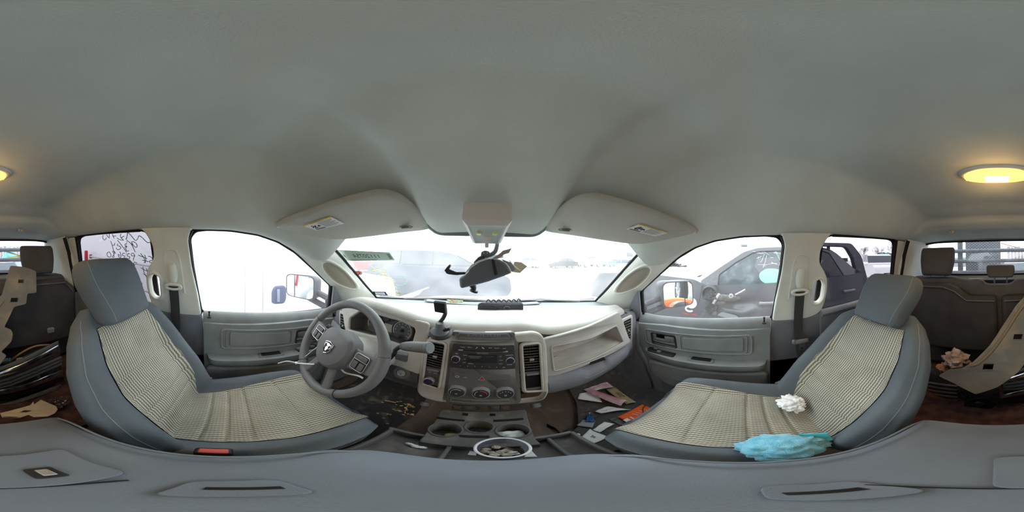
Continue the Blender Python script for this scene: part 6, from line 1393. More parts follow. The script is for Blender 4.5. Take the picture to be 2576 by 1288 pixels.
# =================================================================== OUTSIDE: GROUND AND OWN TRUCK
GZ = -ZC
GRAV = mat('pale_gravel', (206, 204, 198), 1.0, spec=.05, c2=(180, 176, 168), nscale=2.0)
mb = MB(); mb.grid(lambda u, v: (lerp(-120, 120, u), lerp(-120, 120, v), GZ), 8, 8); tag(mb.build('ground', GRAV, smooth_deg=180), 'pale gravel yard outside the truck', 'ground', kind='structure')
HD_ = thing('hood', 'white hood of this truck beyond the windscreen with two wipers', 'hood', (0, 1.6, -.4))
mb = MB(); mb.grid(lambda u, v: (lerp(-.80, .80, u), lerp(1.02, 2.25, v), -.345-.22*v-.08*abs(lerp(-1, 1, u))**4-.16*sst(.85, 1, v)), 24, 16); mb.build('hood_panel', WHITEP, HD_, smooth_deg=180, solid=.01)
mb = MB(); mb.grid(lambda u, v: (lerp(-.70, .70, u), lerp(1.04, 1.14, v)-.42*(lerp(-.7, .7, u))**2, -.312-.02*v), 24, 4); mb.build('cowl_grille', mat('grey_cowl', (120, 124, 128), .7), HD_, smooth_deg=180)
for a, b in (((-.50, .86), (.05, .96)), ((.10, .965), (.56, .83))):
    mb = MB(); mb.tube([(a[0], a[1]+.03, -.285), ((a[0]+b[0])/2, (a[1]+b[1])/2+.06, -.270), (b[0], b[1]+.03, -.285)], .008, 6); mb.tube([((a[0]+b[0])/2, (a[1]+b[1])/2+.07, -.268), (b[0]-.1, b[1]+.10, -.285)], .006, 6); mb.build('wiper', PANEL, HD_)
for sg in (-1, 1):
    mb = MB(); mb.grid(lambda u, v: (sg*lerp(.80, .96, v), lerp(1.0, 2.2, u), -.42-.06*u-.12*v*v), 10, 6); mb.build('fender', WHITEP, HD_, smooth_deg=180, solid=.01)
# towing mirrors
MG = mat('mirror_silver', (240, 242, 244), .015, metal=1.0); MH = mat('charcoal_mirror_shell', (54, 54, 62), .5)
def tow(sg, lab, Q, c, target):
    c = Vector(c); n = ((-c).normalized()+(Vector(target)-c).normalized()).normalized()
    T = thing('side_mirror', lab, 'mirror', c)
    P = [aP(*q, c, n) for q in Q]; cc = sum(P, Vector())/len(P)
    P = [Vector(p) for p in smooth([tuple(p) for p in P], 3, closed=True)] if len(P) > 6 else P
    R_ = []
    for i in range(len(P)):
        p0, p1, p2 = P[i-1], P[i], P[(i+1) % len(P)]
        for k in range(5): t = k/4; a = p1.lerp(p0, .22); b = p1.lerp(p2, .22); R_.append(a*(1-t)**2+p1*2*t*(1-t)+b*t*t)
    mb = MB(); mb.loops([R_, [p-n*.004 for p in R_]]); g = mb.build('mirror_glass', MG, T, smooth_deg=30)
    out = [cc+(p-cc)*1.08 for p in R_]
    mb = MB(); mb.loops([[cc+(p-cc)*1.01 for p in R_], out, [cc+(p-cc)*1.10-n*.02 for p in R_], [cc+(p-cc)*1.02-n*.09 for p in R_], [cc+(p-cc)*.6-n*.13 for p in R_]], cap=False)
    n0 = len(R_); mb.f.append(tuple(range(4*n0, 5*n0))); mb.build('mirror_shell', MH, T, smooth_deg=50)
    a = P[0].lerp(P[1], .32 if sg < 0 else .70); b = P[3].lerp(P[2], .32 if sg < 0 else .70)
    mb = MB(); mb.tube([a+n*.001, b+n*.001], .003, 6); mb.build('glass_divider', BLACK, g)
    mb = MB(); base = Vector((sg*.82, .60, -.33))
    for dz in (.02, -.05): mb.tube([cc-n*.06+Vector((-sg*.04, .0, dz-.02)), base.lerp(cc, .35)+Vector((0, .03, dz-.01)), base+Vector((0, 0, dz))], .022, 8)
    mb.rbox(base+Vector((sg*.01, 0, -.02)), (.03, .10, .14), .012); mb.build('mirror_arm', MH, T)
    return T
tow(-1, 'towing mirror outside the driver window beside the white van', [(722,690),(789,697),(787,755),(722,741)], (-1.03, .46, -.24), (-1.45, -1.2, -.35))
tow(1, 'towing mirror outside the passenger window reflecting an orange vest', [(1668,712),(1740,708),(1743,764),(1672,775)], (1.05, .44, -.255), (1.28, -.42, -.52))
# rack behind the rear window
RK = thing('headache_rack', 'black tube rack across the back of the cab behind the rear window', 'rack', (0, -1.75, -.8))
BMET = mat('black_painted_steel', (58, 60, 66), .45, noise=.3, nscale=30)
for z in (.065, -.046, -.170): mb = MB(); mb.tube([(-1.0, -1.75, z), (1.0, -1.75, z)], .021, 12); mb.build('cross_tube', BMET, RK)
for x in (-.98, .43, .98): mb = MB(); mb.rbox((x, -1.80, -.21), (.055, .05, 1.06), .01); mb.build('rack_post', BMET, RK)
mb = MB(); mb.grid(lambda u, v: Vector((lerp(.455, .14, u), -2.22, lerp(-.75, .36, v))), 1, 1, uvf=lambda u, v: (u*.32, v*1.0)); mb.grid(lambda u, v: Vector((lerp(.14, -.03, u), lerp(-2.22, -2.30, u), lerp(-.75, .36, v))), 1, 1, uvf=lambda u, v: (.32+u*.18, v*1.0))
mb.box((.21, -2.40, -.195), (.46, .20, 1.1)); tag(mb.build('tool_chest', treadplate('tread_plate_steel'), smooth_deg=20), 'tall black tread-plate chest standing in the bed behind the rack', 'chest')
mb = MB(); mb.box((0, -2.6, -.78), (1.7, 2.2, .06)); tag(mb.build('truck_bed', BMET), 'dark flat bed of this truck behind the cab', 'truck bed')
for P, lb in (([(20, 634), (52, 644)], 'upper yellow strap crossing behind the rear window'), ([(4, 652), (54, 644)], 'lower yellow strap crossing behind the rear window')):
    a = aY(*P[0], -1.772); b = aY(*P[1], -1.772); d = (b-a); z0, z1 = ((.065, -.046) if a.z > b.z else (-.046, .065)); mb = MB(); mb.ribbon([a+d*((z0-a.z)/d.z), a+d*((z1-a.z)/d.z)], (0, 0, 1), .018, .003); tag(mb.build('strap', mat('yellow_strap', (222, 206, 92), .7)), lb, 'strap')
a = aY(2518.5, 612, -2.29); b = aY(2592, 632, -1.775); mb = MB(); mb.tube([a, b], .006, 6); tag(mb.build('tie_rope', mat('brown_rope', (150, 120, 100), .9)), 'brown rope slanting across the right half of the rear window', 'rope')
# =================================================================== GENERIC VEHICLES
TYRE = mat('tyre_rubber', (44, 44, 46), .8); RIM = mat('alloy_rim', (178, 180, 184), .35, metal=.7); DGL = mat('dark_car_glass', (58, 64, 70), .08, coat=.3); LAMPR = mat('red_tail_lamp', (190, 30, 48), .3)
def add_wheel(T, x, y, r, w, sgn, axis):
    """wheel with its axle along axis"""
    c = Vector((x, y, GZ+r)); ax = Vector(axis)*sgn
    mb = MB(); mb.lathe([(r*.62, -w), (r*.92, -w), (r, -w*.6), (r, w*.1), (r*.93, w*.5), (r*.66, w*.5)], c, ax, 24, caps=False); t = mb.build('wheel', TYRE, T, smooth_deg=40)
    mb = MB(); mb.lathe([(r*.66, w*.42), (r*.58, w*.25), (r*.2, w*.38), (0, w*.4)], c, ax, 24, caps=False); up = Vector((0, 0, 1)); e = ax.cross(up)
    for k in range(6): a = 2*pi*k/6; d = e*cos(a)+up*sin(a); mb.tube([c+ax*(w*.42)+d*r*.1, c+ax*(w*.42)+d*r*.62], r*.06, 5)
    mb.build('rim', RIM, t)
def car(name, lab, cat, pos, ang, paint, prof='car', L=4.6, Wd=1.82, H=1.5, group=None, detail=True):
    """side-profile body with rounded sides; local x forward, y sideways"""
    T = thing(name, lab, cat, (pos[0], pos[1], GZ), group); R = Matrix.Rotation(ang, 3, 'Z'); o = Vector((pos[0], pos[1], GZ))
    k = L/4.6; h = H/1.5
    BODY = {'car': [(-2.28,.32),(-2.3,.75),(-2.22,.92),(-1.2,.98),(1.0,.95),(1.9,.86),(2.25,.72),(2.3,.45),(2.2,.28),(-2.1,.25)],
            'van': [(-2.25,.32),(-2.3,.9),(-2.22,1.05),(-1.2,1.05),(1.15,1.02),(1.95,.92),(2.25,.76),(2.3,.45),(2.2,.28),(-2.1,.25)],
            'truck': [(-2.28,.45),(-2.3,.98),(-2.28,1.02),(-.75,1.03),(.95,1.03),(2.05,1.0),(2.28,.92),(2.3,.5),(2.2,.40),(-2.2,.40)]}[prof]
    TOP = {'car': [(-1.75,.96),(-1.15,1.40),(-.6,1.48),(.15,1.46),(.55,1.36),(1.15,.95)],
           'van': [(-2.18,1.04),(-2.0,1.44),(-1.6,1.50),(.2,1.48),(.6,1.40),(1.45,1.0)],
           'truck': [(-.72,1.02),(-.66,1.44),(-.5,1.50),(.35,1.49),(.55,1.44),(1.1,1.02)]}[prof]
    def W3(x, y, z): return o+R @ Vector((x*k, y, z*h))
    def ext(P, w0, w1, nm, m_, rr=.06, tz=None, par=None):
        P2 = rnd(P, rr); z0 = min(p[1] for p in P2); z1 = max(p[1] for p in P2); L_ = []
        for s_ in (-1, -.94, .94, 1):
            L_.append([W3(x, s_*lerp(w0, w1, (z-z0)/(z1-z0))*(1 if abs(s_) == 1 else 1.0), z) if abs(s_) < 1 else W3(x*.985, s_*lerp(w0, w1, (z-z0)/(z1-z0)), z*.985+.012) for x, z in P2])
        mb = MB(); mb.loops(L_); return mb.build(nm, m_, par or T, smooth_deg=35)
    ext(BODY, Wd/2, Wd/2, 'body', paint); ext(TOP, Wd/2*.97, Wd/2*.78, 'cabin', paint)
    c = Vector((sum(p[0] for p in TOP)/len(TOP), sum(p[1] for p in TOP)/len(TOP)))
    G = [(c.x+(x-c.x)*.90, c.y+.02+(z-c.y)*.76) for x, z in TOP]
    def side(s_, P, nm, m_, off=.012):
        z0, z1 = TOP[0][1], 1.5; P = rnd(P, .04); mb = MB()
        mb.loops([[W3(x, s_*(lerp(Wd/2*.97, Wd/2*.78, (z-z0)/(z1-z0))+off*q), z) for x, z in P] for q in (-1, 1)]); return mb.build(nm, m_, T, smooth_deg=20)
    xs = sorted(p[0] for p in G); m0 = (xs[0]+xs[-1])/2-.05
    def clip(P, a, b):
        out = []
        N = 24; x0 = max(a, min(p[0] for p in P)); x1 = min(b, max(p[0] for p in P))
        zt = []; zb = min(p[1] for p in P)
        for i in range(N+1):
            x = lerp(x0, x1, i/N); zs = []
            for j in range(len(P)):
                (xa, za), (xb, zb_) = P[j], P[(j+1) % len(P)]
                if (xa-x)*(xb-x) <= 0 and abs(xa-xb) > 1e-6: zs.append(za+(zb_-za)*(x-xa)/(xb-xa))
            if zs: zt.append((x, max(max(zs), zb+.01)))
        return [(x0, zb)]+zt+[(x1, zb)]
    cuts = [(-9, m0-.04), (m0+.04, 9)] if prof != 'van' else [(-9, -1.05), (-.98, -.02), (.05, 9)]
    for s_ in (-1, 1):
        for a, b in cuts: side(s_, clip(G, a, b), 'side_window', DGL)
    if detail:
        for e, w_ in ((TOP[-2:], 'windscreen'), (TOP[:2], 'rear_glass')):
            (x0, z0), (x1, z1) = e; mb = MB(); d = Vector((z1-z0, -(x1-x0))).normalized()*(.012 if w_ == 'windscreen' else .012)
            if d.x*(1 if w_ == 'windscreen' else -1) < 0: d = -d
            A = [W3(lerp(x0, x1, t)+d.x, s_*Wd/2*lerp(.86, .76, (lerp(z0, z1, t)-z0)/.45), lerp(z0, z1, t)+d.y) for t, s_ in ((.1, -1), (.1, 1), (.88, 1), (.88, -1))]; mb.loops([A, [p-R @ Vector((d.x, 0, d.y))*1.5 for p in A]]); mb.build(w_, DGL, T)
        for s_ in (-1, 1):
            mb = MB(); mb.rbox(W3(2.2, s_*Wd*.36, .74), (.12, .34, .14), .04, R); mb.build('headlamp', mat('clear_headlamp', (214, 220, 226), .15), T)
            mb = MB(); mb.rbox(W3(-2.24, s_*Wd*.42, .82 if prof != 'truck' else .80), (.10, .16, .30), .03, R); mb.build('tail_lamp', LAMPR, T)
        mb = MB(); mb.rbox(W3(2.26, 0, .62), (.08, Wd*.5, .16), .03, R); mb.build('grille', BLACK, T)
        for s_ in (-1, 1):
            for x in (.2, -.85): mb = MB(); mb.rbox(W3(x, s_*(Wd/2+.008), .86), (.16, .02, .03), .01, R); mb.build('door_handle', paint, T)
            mb = MB(); mb.rbox(W3(1.0, s_*(Wd/2+.09), 1.0*1.0), (.12, .16, .12), .04, R); mb.build('mirror', paint, T)
    for x in (-1.38, 1.40):
        for s_ in (-1, 1):
            q = W3(x, s_*(Wd/2-.09), 0); ax = R @ Vector((0, 1, 0)); add_wheel(T, q.x, q.y, .33*h*1.0, .12, s_, tuple(ax))
    return T
P_ = lambda n, c, **k: mat(n, c, .3, coat=.4, **k)
SILV = P_('silver_paint', (176, 180, 184)); NAVY = P_('dark_blue_paint', (52, 62, 78)); REDP = P_('red_paint', (170, 36, 40)); GREYP = P_('grey_paint', (104, 108, 112)); BLKP = P_('black_paint', (40, 42, 46)); TEALP = P_('teal_paint', (72, 130, 140))
# dark minivan ahead on the left
car('minivan', 'dark blue minivan parked side-on ahead beyond the steering wheel side', 'car', (-1.75, 5.75), .10, NAVY, 'van', 5.0, 1.9, 1.78)
# =================================================================== WHITE VAN ON THE DRIVER SIDE
VX = -1.78
VN = thing('white_van', 'white panel van parked close along the driver side', 'van', (-2.7, -.4, GZ))
def VF(y, z, w=0.0): return Vector((VX+w-.10*sst(-.25, .75, z), y, z))
vp = rnd([(-2.75,-1.25),(-2.75,.72),(.95,.72),(1.35,.45),(1.75,-.28),(2.75,-.48),(2.9,-.9),(2.85,-1.30)], .12)
mb = MB(); L = []
for w in (0, -1.9):
    L.append([Vector((VX+w+(-.12 if w == 0 else .12)*sst(-.3, .75, z), y, z)) for y, z in vp])
mb.loops(L); mb.build('van_body', WHITEP, VN, smooth_deg=30)
mb = MB(); mb.plate(rnd([(1.0,-.18),(.98,.32),(1.12,.36),(1.62,-.25),(1.55,-.32)], .04), lambda a, b, c=0: VF(a, b, .002+c), .012); mb.build('cab_window', DGL, VN)
mb = MB(); mb.plate(rnd([(.40,-.95),(.38,.42),(.93,.44),(1.66,-.30),(1.66,-.95)], .04), lambda a, b, c=0: VF(a, b, .003+c), .004, .001); mb.build('cab_door', WHITEP, VN)
for y in (.36, .16, -1.35): mb = MB(); mb.tube([VF(y, .5, .002), VF(y, -.3, .002), VF(y-.01, -1.1, .002)], .004, 5); mb.build('panel_gap', mat('grey_gap', (150, 152, 156), .8), VN)
r0 = aX(228, 645, VX+.03); r1 = aX(375, 668, VX+.03)
mb = MB(); mb.tube([r0, r1, r1+(r1-r0)*.35], .022, 8, flat=.7); rl = mb.build('slide_rail', mat('pale_rail', (196, 192, 196), .5), VN); mb = MB(); mb.rbox(r0, (.03, .05, .07), .01); mb.build('rail_stop', mat('grey_rail_end', (104, 106, 112), .6), rl)
mb = MB(); p = aX(217, 650, VX+.02); mb.rbox((VX+.02, p.y, -.16), (.06, .05, .46), .02); mb.build('tail_lamp', LAMPR, VN)
for y in (-1.75, 2.0): add_wheel(VN, VX-.16, y, .36, .13, 1, (1, 0, 0))
c = aX(697, 741, VX+.22); VM = mat('navy_mirror_shell', (70, 76, 104), .4)
mb = MB(); 
mb.plate(rnd([(-.065,-.092),(.055,-.095),(.075,-.03),(.072,.075),(.05,.098),(-.035,.095),(-.065,.04)], .03), lambda a, b, w=0: c+Vector((w*.4, a+w*.2, b)), .09, .02); vm = mb.build('van_mirror', VM, VN)
mb = MB(); mb.rbox(c+Vector((.045, .0, .0)), (.012, .028, .13), .004); mb.build('mirror_rib', mat('pale_mirror_rib', (120, 128, 150), .4), vm)
mb = MB(); mb.rbox(c+Vector((-.12, .05, -.05)), (.24, .05, .05), .015); mb.build('van_mirror_arm', VM, VN)
# =================================================================== GREY PICKUP ON THE PASSENGER SIDE
PX = 2.0
GT = P_('pickup_grey_paint', (62, 64, 69), noise=.12, nscale=2.0)
PK = thing('grey_pickup', 'wrecked dark grey pickup with smashed mirror close along the passenger side', 'truck', (2.9, 0, GZ))
def PS(y, z, w=0.0): return Vector((PX-w+.22*sst(-.33, .22, z), y, z))
bodyp = rnd([(2.6,-1.2),(2.62,-.55),(2.45,-.30),(1.5,-.215),(.62,-.262),(.48,-.335),(-1.72,-.23),(-1.80,-1.2)], .06)
def exto(P, x0, x1, nm, m_, tum, par=PK, sd=30):
    mb = MB(); L = []
    for w, s_ in ((0, 1), (1, -1)):
        L.append([Vector((lerp(x0, x1, w)+s_*tum*sst(-.33, .22, z), y, z)) for y, z in P])
    mb.loops(L); return mb.build(nm, m_, par, smooth_deg=sd)
# outer side is bulged in section: build it from strips
def sidef(u, v):
    y = lerp(-1.80, 2.6, u); zt = interp([(-1.8,-.24),(.45,-.335),(.62,-.265),(1.5,-.215),(2.4,-.30),(2.6,-.5)], y); z = lerp(zt, -1.22, v)
    d = -.04*sin(pi*min(1, v*1.4))+.012*sin(v*9)
    dent = .05*math.exp(-((y-.05)/.22)**2-((z+.62)/.14)**2)*noise.noise(Vector((y*6, z*8, 0)))*2+.03*math.exp(-((y+.1)/.25)**2-((z+.55)/.10)**2)
    return Vector((PX+d+dent, y, z))
mb = MB(); mb.grid(sidef, 90, 30); mb.build('body_side', GT, PK, smooth_deg=180)
mb = MB(); mb.grid(lambda u, v: Vector((lerp(PX, PX+1.9, v), lerp(.60, 2.6, u), interp([(.6,-.262),(1.5,-.215),(2.4,-.30),(2.6,-.5)], lerp(.60, 2.6, u))+.03*sst(.12, .3, v)-.03*sst(.7, .88, v))), 20, 20); mb.build('hood', P_('pale_hood_paint', (104, 106, 110)), PK, smooth_deg=180)  # hood in a paler grey than the body side
gh = rnd([(.55,-.300),(.28,-.105),(-.02,.095),(-.20,.150),(-.48,.165),(-1.10,.180),(-1.30,.150),(-1.42,.08),(-1.72,-.20),(-1.74,-.30),(.45,-.36)], .05)
exto(gh, PX+.03, PX+1.85, 'cab_shell', GT, .17)
exto(rnd([(.66,-.26),(.52,-.17),(.10,.10),(-.1,.145),(-.05,.12),(.30,-.14)], .02), PX+.25, PX+1.65, 'windscreen', mat('pale_windscreen', (198, 206, 208), .1), .16)
exto(rnd([(2.6,-1.2),(2.6,-.5),(-1.8,-.3),(-1.8,-1.2)], .05), PX+.08, PX+1.8, 'lower_body', GT, 0)
def PW_(P, off=.012): return P
fw = rnd([(.300,-.345),(.293,-.205),(.08,-.045),(-.137,.078),(-.25,.098),(-.60,.112),(-.58,-.385)], .02)
TUMB = lambda y, z, w=0.0: Vector((PX+.03+.17*sst(-.33, .22, z)-w, y, z))
mb = MB(); mb.plate(fw, lambda a, b, c=0: TUMB(a, b, .006+c), .008); fwn = mb.build('front_side_glass', mat('cracked_grey_glass', (54, 64, 68), .12, c2=(96, 112, 112), nscale=7, thr=(.5, .75)), PK)
mb = MB(); mb.tube([TUMB(a, b, .012) for a, b in fw], .010, 6, closed=True); mb.build('window_rubber', RUBBER, PK)
mb = MB(); q = rnd([(-.20,-.19),(-.30,-.12),(-.46,-.13),(-.56,-.20),(-.50,-.30),(-.32,-.33),(-.22,-.27)], .05); mb.plate(q, lambda a, b, c=0: TUMB(a, b, .012+c), .006); mb.build('hanging_airbag', mat('pale_green_airbag', (122, 164, 150), .8), PK)
mb = MB(); rr_ = random.Random(5)
for i in range(26):
    a = (rr_.uniform(-.52, -.2), rr_.uniform(-.1, .10)); d = rr_.uniform(0, 6.3); l = rr_.uniform(.03, .14); mb.tube([TUMB(a[0], a[1], .016), TUMB(max(-.58, a[0]+l*cos(d)), min(.105, max(-.3, a[1]+l*sin(d))), .016)], .0014, 4)
mb.build('glass_cracks', mat('white_crack', (220, 228, 226), .6), fwn)
rw = rnd([(-.72,-.335),(-.73,.118),(-1.10,.128),(-1.27,.085),(-1.44,-.255),(-1.44,-.285)], .02)
mb = MB(); mb.plate(rw, lambda a, b, c=0: TUMB(a, b, .006+c), .008); mb.build('rear_side_glass', mat('black_car_glass', (28, 28, 32), .12, noise=.6, nscale=9), PK); mb = MB(); mb.tube([TUMB(a, b, .012) for a, b in rw], .010, 6, closed=True); mb.build('window_rubber', RUBBER, PK)
for y0, y1 in ((.50, .52), (-.64, -.66)): mb = MB(); mb.tube([Vector((PX-.003, y0, -.34)), Vector((PX-.04, y0+.05*(y0 > 0), -.65)), Vector((PX-.035, y0+.06*(y0 > 0), -.95))], .005, 5); mb.build('door_gap', BLACK, PK)
for y, z in ((-.30, -.545), (-1.49, -.485)):
    mb = MB(); mb.rbox((PX-.065, y, z), (.03, .21, .035), .012); mb.rbox((PX-.04, y+.08, z), (.04, .03, .03), .01); mb.rbox((PX-.04, y-.08, z), (.04, .03, .03), .01); mb.build('door_handle', P_('pale_handle', (112, 114, 116)), PK)
# smashed mirror: torn stump with brackets and springs
SM = Vector((PX-.06, .33, -.44))
mb = MB(); mb.lathe([(.10, 0), (.10, .05), (.085, .07), (.075, .02)], SM+Vector((0, .05, .02)), (-1, .1, 0), 20); sm = mb.build('torn_mirror_base', BLACK, PK)
mb = MB(); mb.rbox(SM+Vector((-.05, -.12, -.01)), (.07, .28, .05), .012, Matrix.Rotation(.08, 3, 'X')); mb.rbox(SM+Vector((-.03, -.05, -.09)), (.05, .16, .05), .01); mb.rbox(SM+Vector((-.02, .0, -.20)), (.04, .06, .12), .01); mb.build('mirror_linkage', mat('dirty_metal', (62, 60, 57), .5, noise=.6, nscale=30), sm)
mb = MB(); mb.lathe([(.026, 0), (.026, .02), (.012, .022), (.012, .01)], SM+Vector((-.07, -.20, .01)), (-1, 0, 0), 16); mb.build('bolt_ring', mat('grey_bolt_ring', (150, 152, 154), .6), sm)
mb = MB(); mb.rbox(SM+Vector((-.08, -.03, -.03)), (.02, .03, .15), .006, Matrix.Rotation(.5, 3, 'X')); mb.build('bent_bracket', SATIN, sm); mb = MB(); mb.tube([SM+Vector((-.06, -.25, .02)), SM+Vector((-.07, -.32, .06)), SM+Vector((-.07, -.36, .085))], .01, 5); mb.build('bent_bracket', SATIN, sm)
mb = MB(); mb.plate(rnd([(.18,-.70),(.36,-.655),(.42,-.70),(.14,-.78)], .02), lambda a, b, c=0: Vector((PX-.07-c, a-.12, b)), .012); mb.build('torn_panel_edge', P_('bare_grey', (118, 122, 124)), PK)
m_ = crumple(SM+Vector((-.05, .02, -.01)), .05, .085, .07, .5, 5, 7.7); m_.build('torn_wiring', BLACK, sm, smooth_deg=25)
m_ = crumple(SM+Vector((-.04, -.13, -.03)), .04, .15, .035, .5, 6, 2.9); m_.build('torn_bracket', mat('dirty_metal', (62, 60, 57)), sm, smooth_deg=25)
m_ = crumple(SM+Vector((-.02, .03, -.17)), .04, .07, .07, .5, 5, 5.1); m_.build('torn_shell', BLACK, sm, smooth_deg=25)
# badges on the fender
mb = MB(); FB = lambda a, b, c=0.0: Vector((PX-.05-c, .68-a, -.76+b))
p = aX(1735, 782, PX-.045); FB = lambda a, b, c=0.0: Vector((PX-.047-c, p.y-a, p.z+b))
mb.tube([FB(.055*cos(a)*.9, .03+.035*sin(a), .004) for a in [lerp(.7, 2*pi-.7, k/14) for k in range(15)]], .012, 6); bdg = mb.build('engine_badge', PAPER, PK)
mb = MB(); mb.text('TURBO DIESEL', .032, lambda a, b, c=0: FB(a, -.045+b, .004+c), sx=.9); mb.build('badge_lettering', mat('badge_red', (200, 60, 56), .5), PK)
p2 = aX(1740, 762, PX-.04); mb = MB(); mb.lathe([(.07, 0), (.07, .012), (.055, .014)], (PX-.045, p2.y, p2.z), (-1, 0, 0), 28); dw = mb.build('round_sticker', PAPER, PK); mb = MB(); mb.lathe([(.044, .012), (.042, .016)], (PX-.045, p2.y, p2.z), (-1, 0, 0), 24); mb.build('sticker_centre', mat('pale_sticker_grey', (190, 190, 200), .6), dw)
# cab marker lamp and trim on the roof, black flat-bed hoop behind
pm = aX(1872, 622, PX+.35)
mb = MB(); mb.rbox((PX+.40, pm.y, .20), (.12, .10, .05), .02); mb.build('roof_marker', P_('grey_marker', (120, 124, 128)), PK)
ho = rnd([(-.95,.235),(-1.68,.255),(-1.90,.05),(-2.04,-.37),(-2.08,-.95),(-1.85,-.95),(-1.82,-.37),(-1.72,.0),(-1.58,.19),(-.95,.185)], .06)
mb = MB(); mb.plate(ho, lambda a, b, c=0: Vector((PX+.12+c, a, b)), .10, .01); mb.build('bed_hoop', BMET, PK)
mb = MB(); mb.tube([(PX+.2, -1.28, .22), (PX+.2, -1.28, .13)], .03, 6); mb.rbox((PX+1.0, -1.6, -.02), (1.7, .05, .06), .01); mb.rbox((PX+.6, -1.75, -.20), (1.2, .05, .05), .01); mb.build('hoop_cross_bar', BMET, PK)
for y in (1.75, -3.1): add_wheel(PK, PX+.06, y, .42, .14, -1, (1, 0, 0))
mb = MB(); mb.rbox((PX+.95, -3.0, -.72), (1.9, 2.4, .08), .02); mb.build('flat_bed', BMET, PK)
# =================================================================== PERSON IN HI-VIS CROUCHING BETWEEN THE TRUCKS
def skin(name, pts, edges, rad, m_, parent, sub=2):
    me = bpy.data.meshes.new(name); off = Vector((0, 0, ZC))-Vector(WL[parent.name])
    me.from_pydata([Vector(p)+off for p in pts], edges, []); o = bpy.data.objects.new(name, me); COL.objects.link(o); o.parent = parent; WL[o.name] = WL[parent.name]
    md = o.modifiers.new('skin', 'SKIN'); md.use_smooth_shade = True
    for i, r in enumerate(rad): me.skin_vertices[0].data[i].radius = r if isinstance(r, tuple) else (r, r)
    me.skin_vertices[0].data[0].use_root = True
    s_ = o.modifiers.new('smooth', 'SUBSURF'); s_.levels = sub; s_.render_levels = sub; me.materials.append(m_); return o
SKINM = mat('person_skin', (206, 160, 134), .6)
QX, QY = 1.27, -.42
PE = thing('person', 'person in orange hi-vis jacket with yellow and silver bands crouching beside the truck', 'person', (QX, QY, GZ))
def q(x, y, z): return (QX+x, QY+y, z)
B_ = [q(0,-.27,-1.10), q(0,-.20,-.92), q(0,-.06,-.72), q(0,.08,-.62), q(0,.17,-.60), q(0,.25,-.62), q(0,.29,-.66)]
bp = list(B_); be = [(0,1),(1,2),(2,3),(3,4),(4,5),(5,6)]; br = [.12,.125,.14,.13,.055,.085,.075]
for s_ in (-1, 1):
    i = len(bp); bp += [q(s_*.17,.07,-.66), q(s_*.20,.22,-.86), q(s_*.09,.36,-1.02), q(s_*.06,.42,-1.05)]; be += [(3,i),(i,i+1),(i+1,i+2),(i+2,i+3)]; br += [.065,.05,.035,.03]
    i = len(bp); bp += [q(s_*.10,-.27,-1.12), q(s_*.17,.14,-1.08), q(s_*.13,-.10,-1.50), q(s_*.13,-.10,-1.56), q(s_*.14,.10,-1.585)]; be += [(0,i),(i,i+1),(i+1,i+2),(i+2,i+3),(i+3,i+4)]; br += [.095,.065,.045,.04,.03]
skin('body', bp, be, br, SKINM, PE)
k = NT('hi_vis_jacket'); bs_ = k.n('ShaderNodeBsdfPrincipled'); bs_.inputs['Roughness'].default_value = .7; tc = k.n('ShaderNodeTexCoord'); sx_ = k.n('ShaderNodeSeparateXYZ'); k.l(tc.outputs['Object'], sx_.inputs[0])
ad = k.n('ShaderNodeMath', operation='MULTIPLY_ADD'); ad.inputs[1].default_value = -.55; k.l(sx_.outputs[2], ad.inputs[0]); k.l(sx_.outputs[1], ad.inputs[2])
mp = k.n('ShaderNodeMapRange'); mp.inputs[1].default_value = -.75; mp.inputs[2].default_value = -.25; k.l(ad.outputs[0], mp.inputs[0])
r_ = k.n('ShaderNodeValToRGB'); r_.color_ramp.interpolation = 'CONSTANT'; E_ = r_.color_ramp.elements; OR, YL, GY = lin((226, 78, 8)), lin((200, 176, 22)), lin((104, 106, 104))
E_[0].position = 0; E_[0].color = OR; E_[1].position = .22; E_[1].color = YL
for p_, c_ in ((.28, GY), (.40, YL), (.46, OR), (.74, YL), (.78, GY), (.86, YL), (.90, OR)): e = E_.new(p_); e.color = c_
k.l(mp.outputs[0], r_.inputs[0]); k.l(r_.outputs[0], bs_.inputs['Base Color']); k.l(bs_.outputs[0], k.out.inputs[0])
jp = [Vector(p) for p in B_[:4]]+[Vector(q(0,.13,-.605))]; je = [(0,1),(1,2),(2,3),(3,4)]; jr = [.145,.15,.165,.15,.08]
for s_ in (-1, 1):
    i = len(jp); jp += [Vector(q(s_*.18,.07,-.66)), Vector(q(s_*.21,.22,-.86)), Vector(q(s_*.10,.35,-1.01))]; je += [(3,i),(i,i+1),(i+1,i+2)]; jr += [.085,.07,.055]
skin('jacket', [tuple(p) for p in jp], je, jr, k.m, PE)
pp = [q(0,-.27,-1.11)]; pe_ = []; pr_ = [.14]
for s_ in (-1, 1):
    i = len(pp); pp += [q(s_*.10,-.26,-1.12), q(s_*.17,.14,-1.08), q(s_*.13,-.08,-1.48)]; pe_ += [(0,i),(i,i+1),(i+1,i+2)]; pr_ += [.115,.085,.07]
skin('trousers', pp, pe_, pr_, mat('brown_work_trousers', (84, 72, 64), .9), PE)
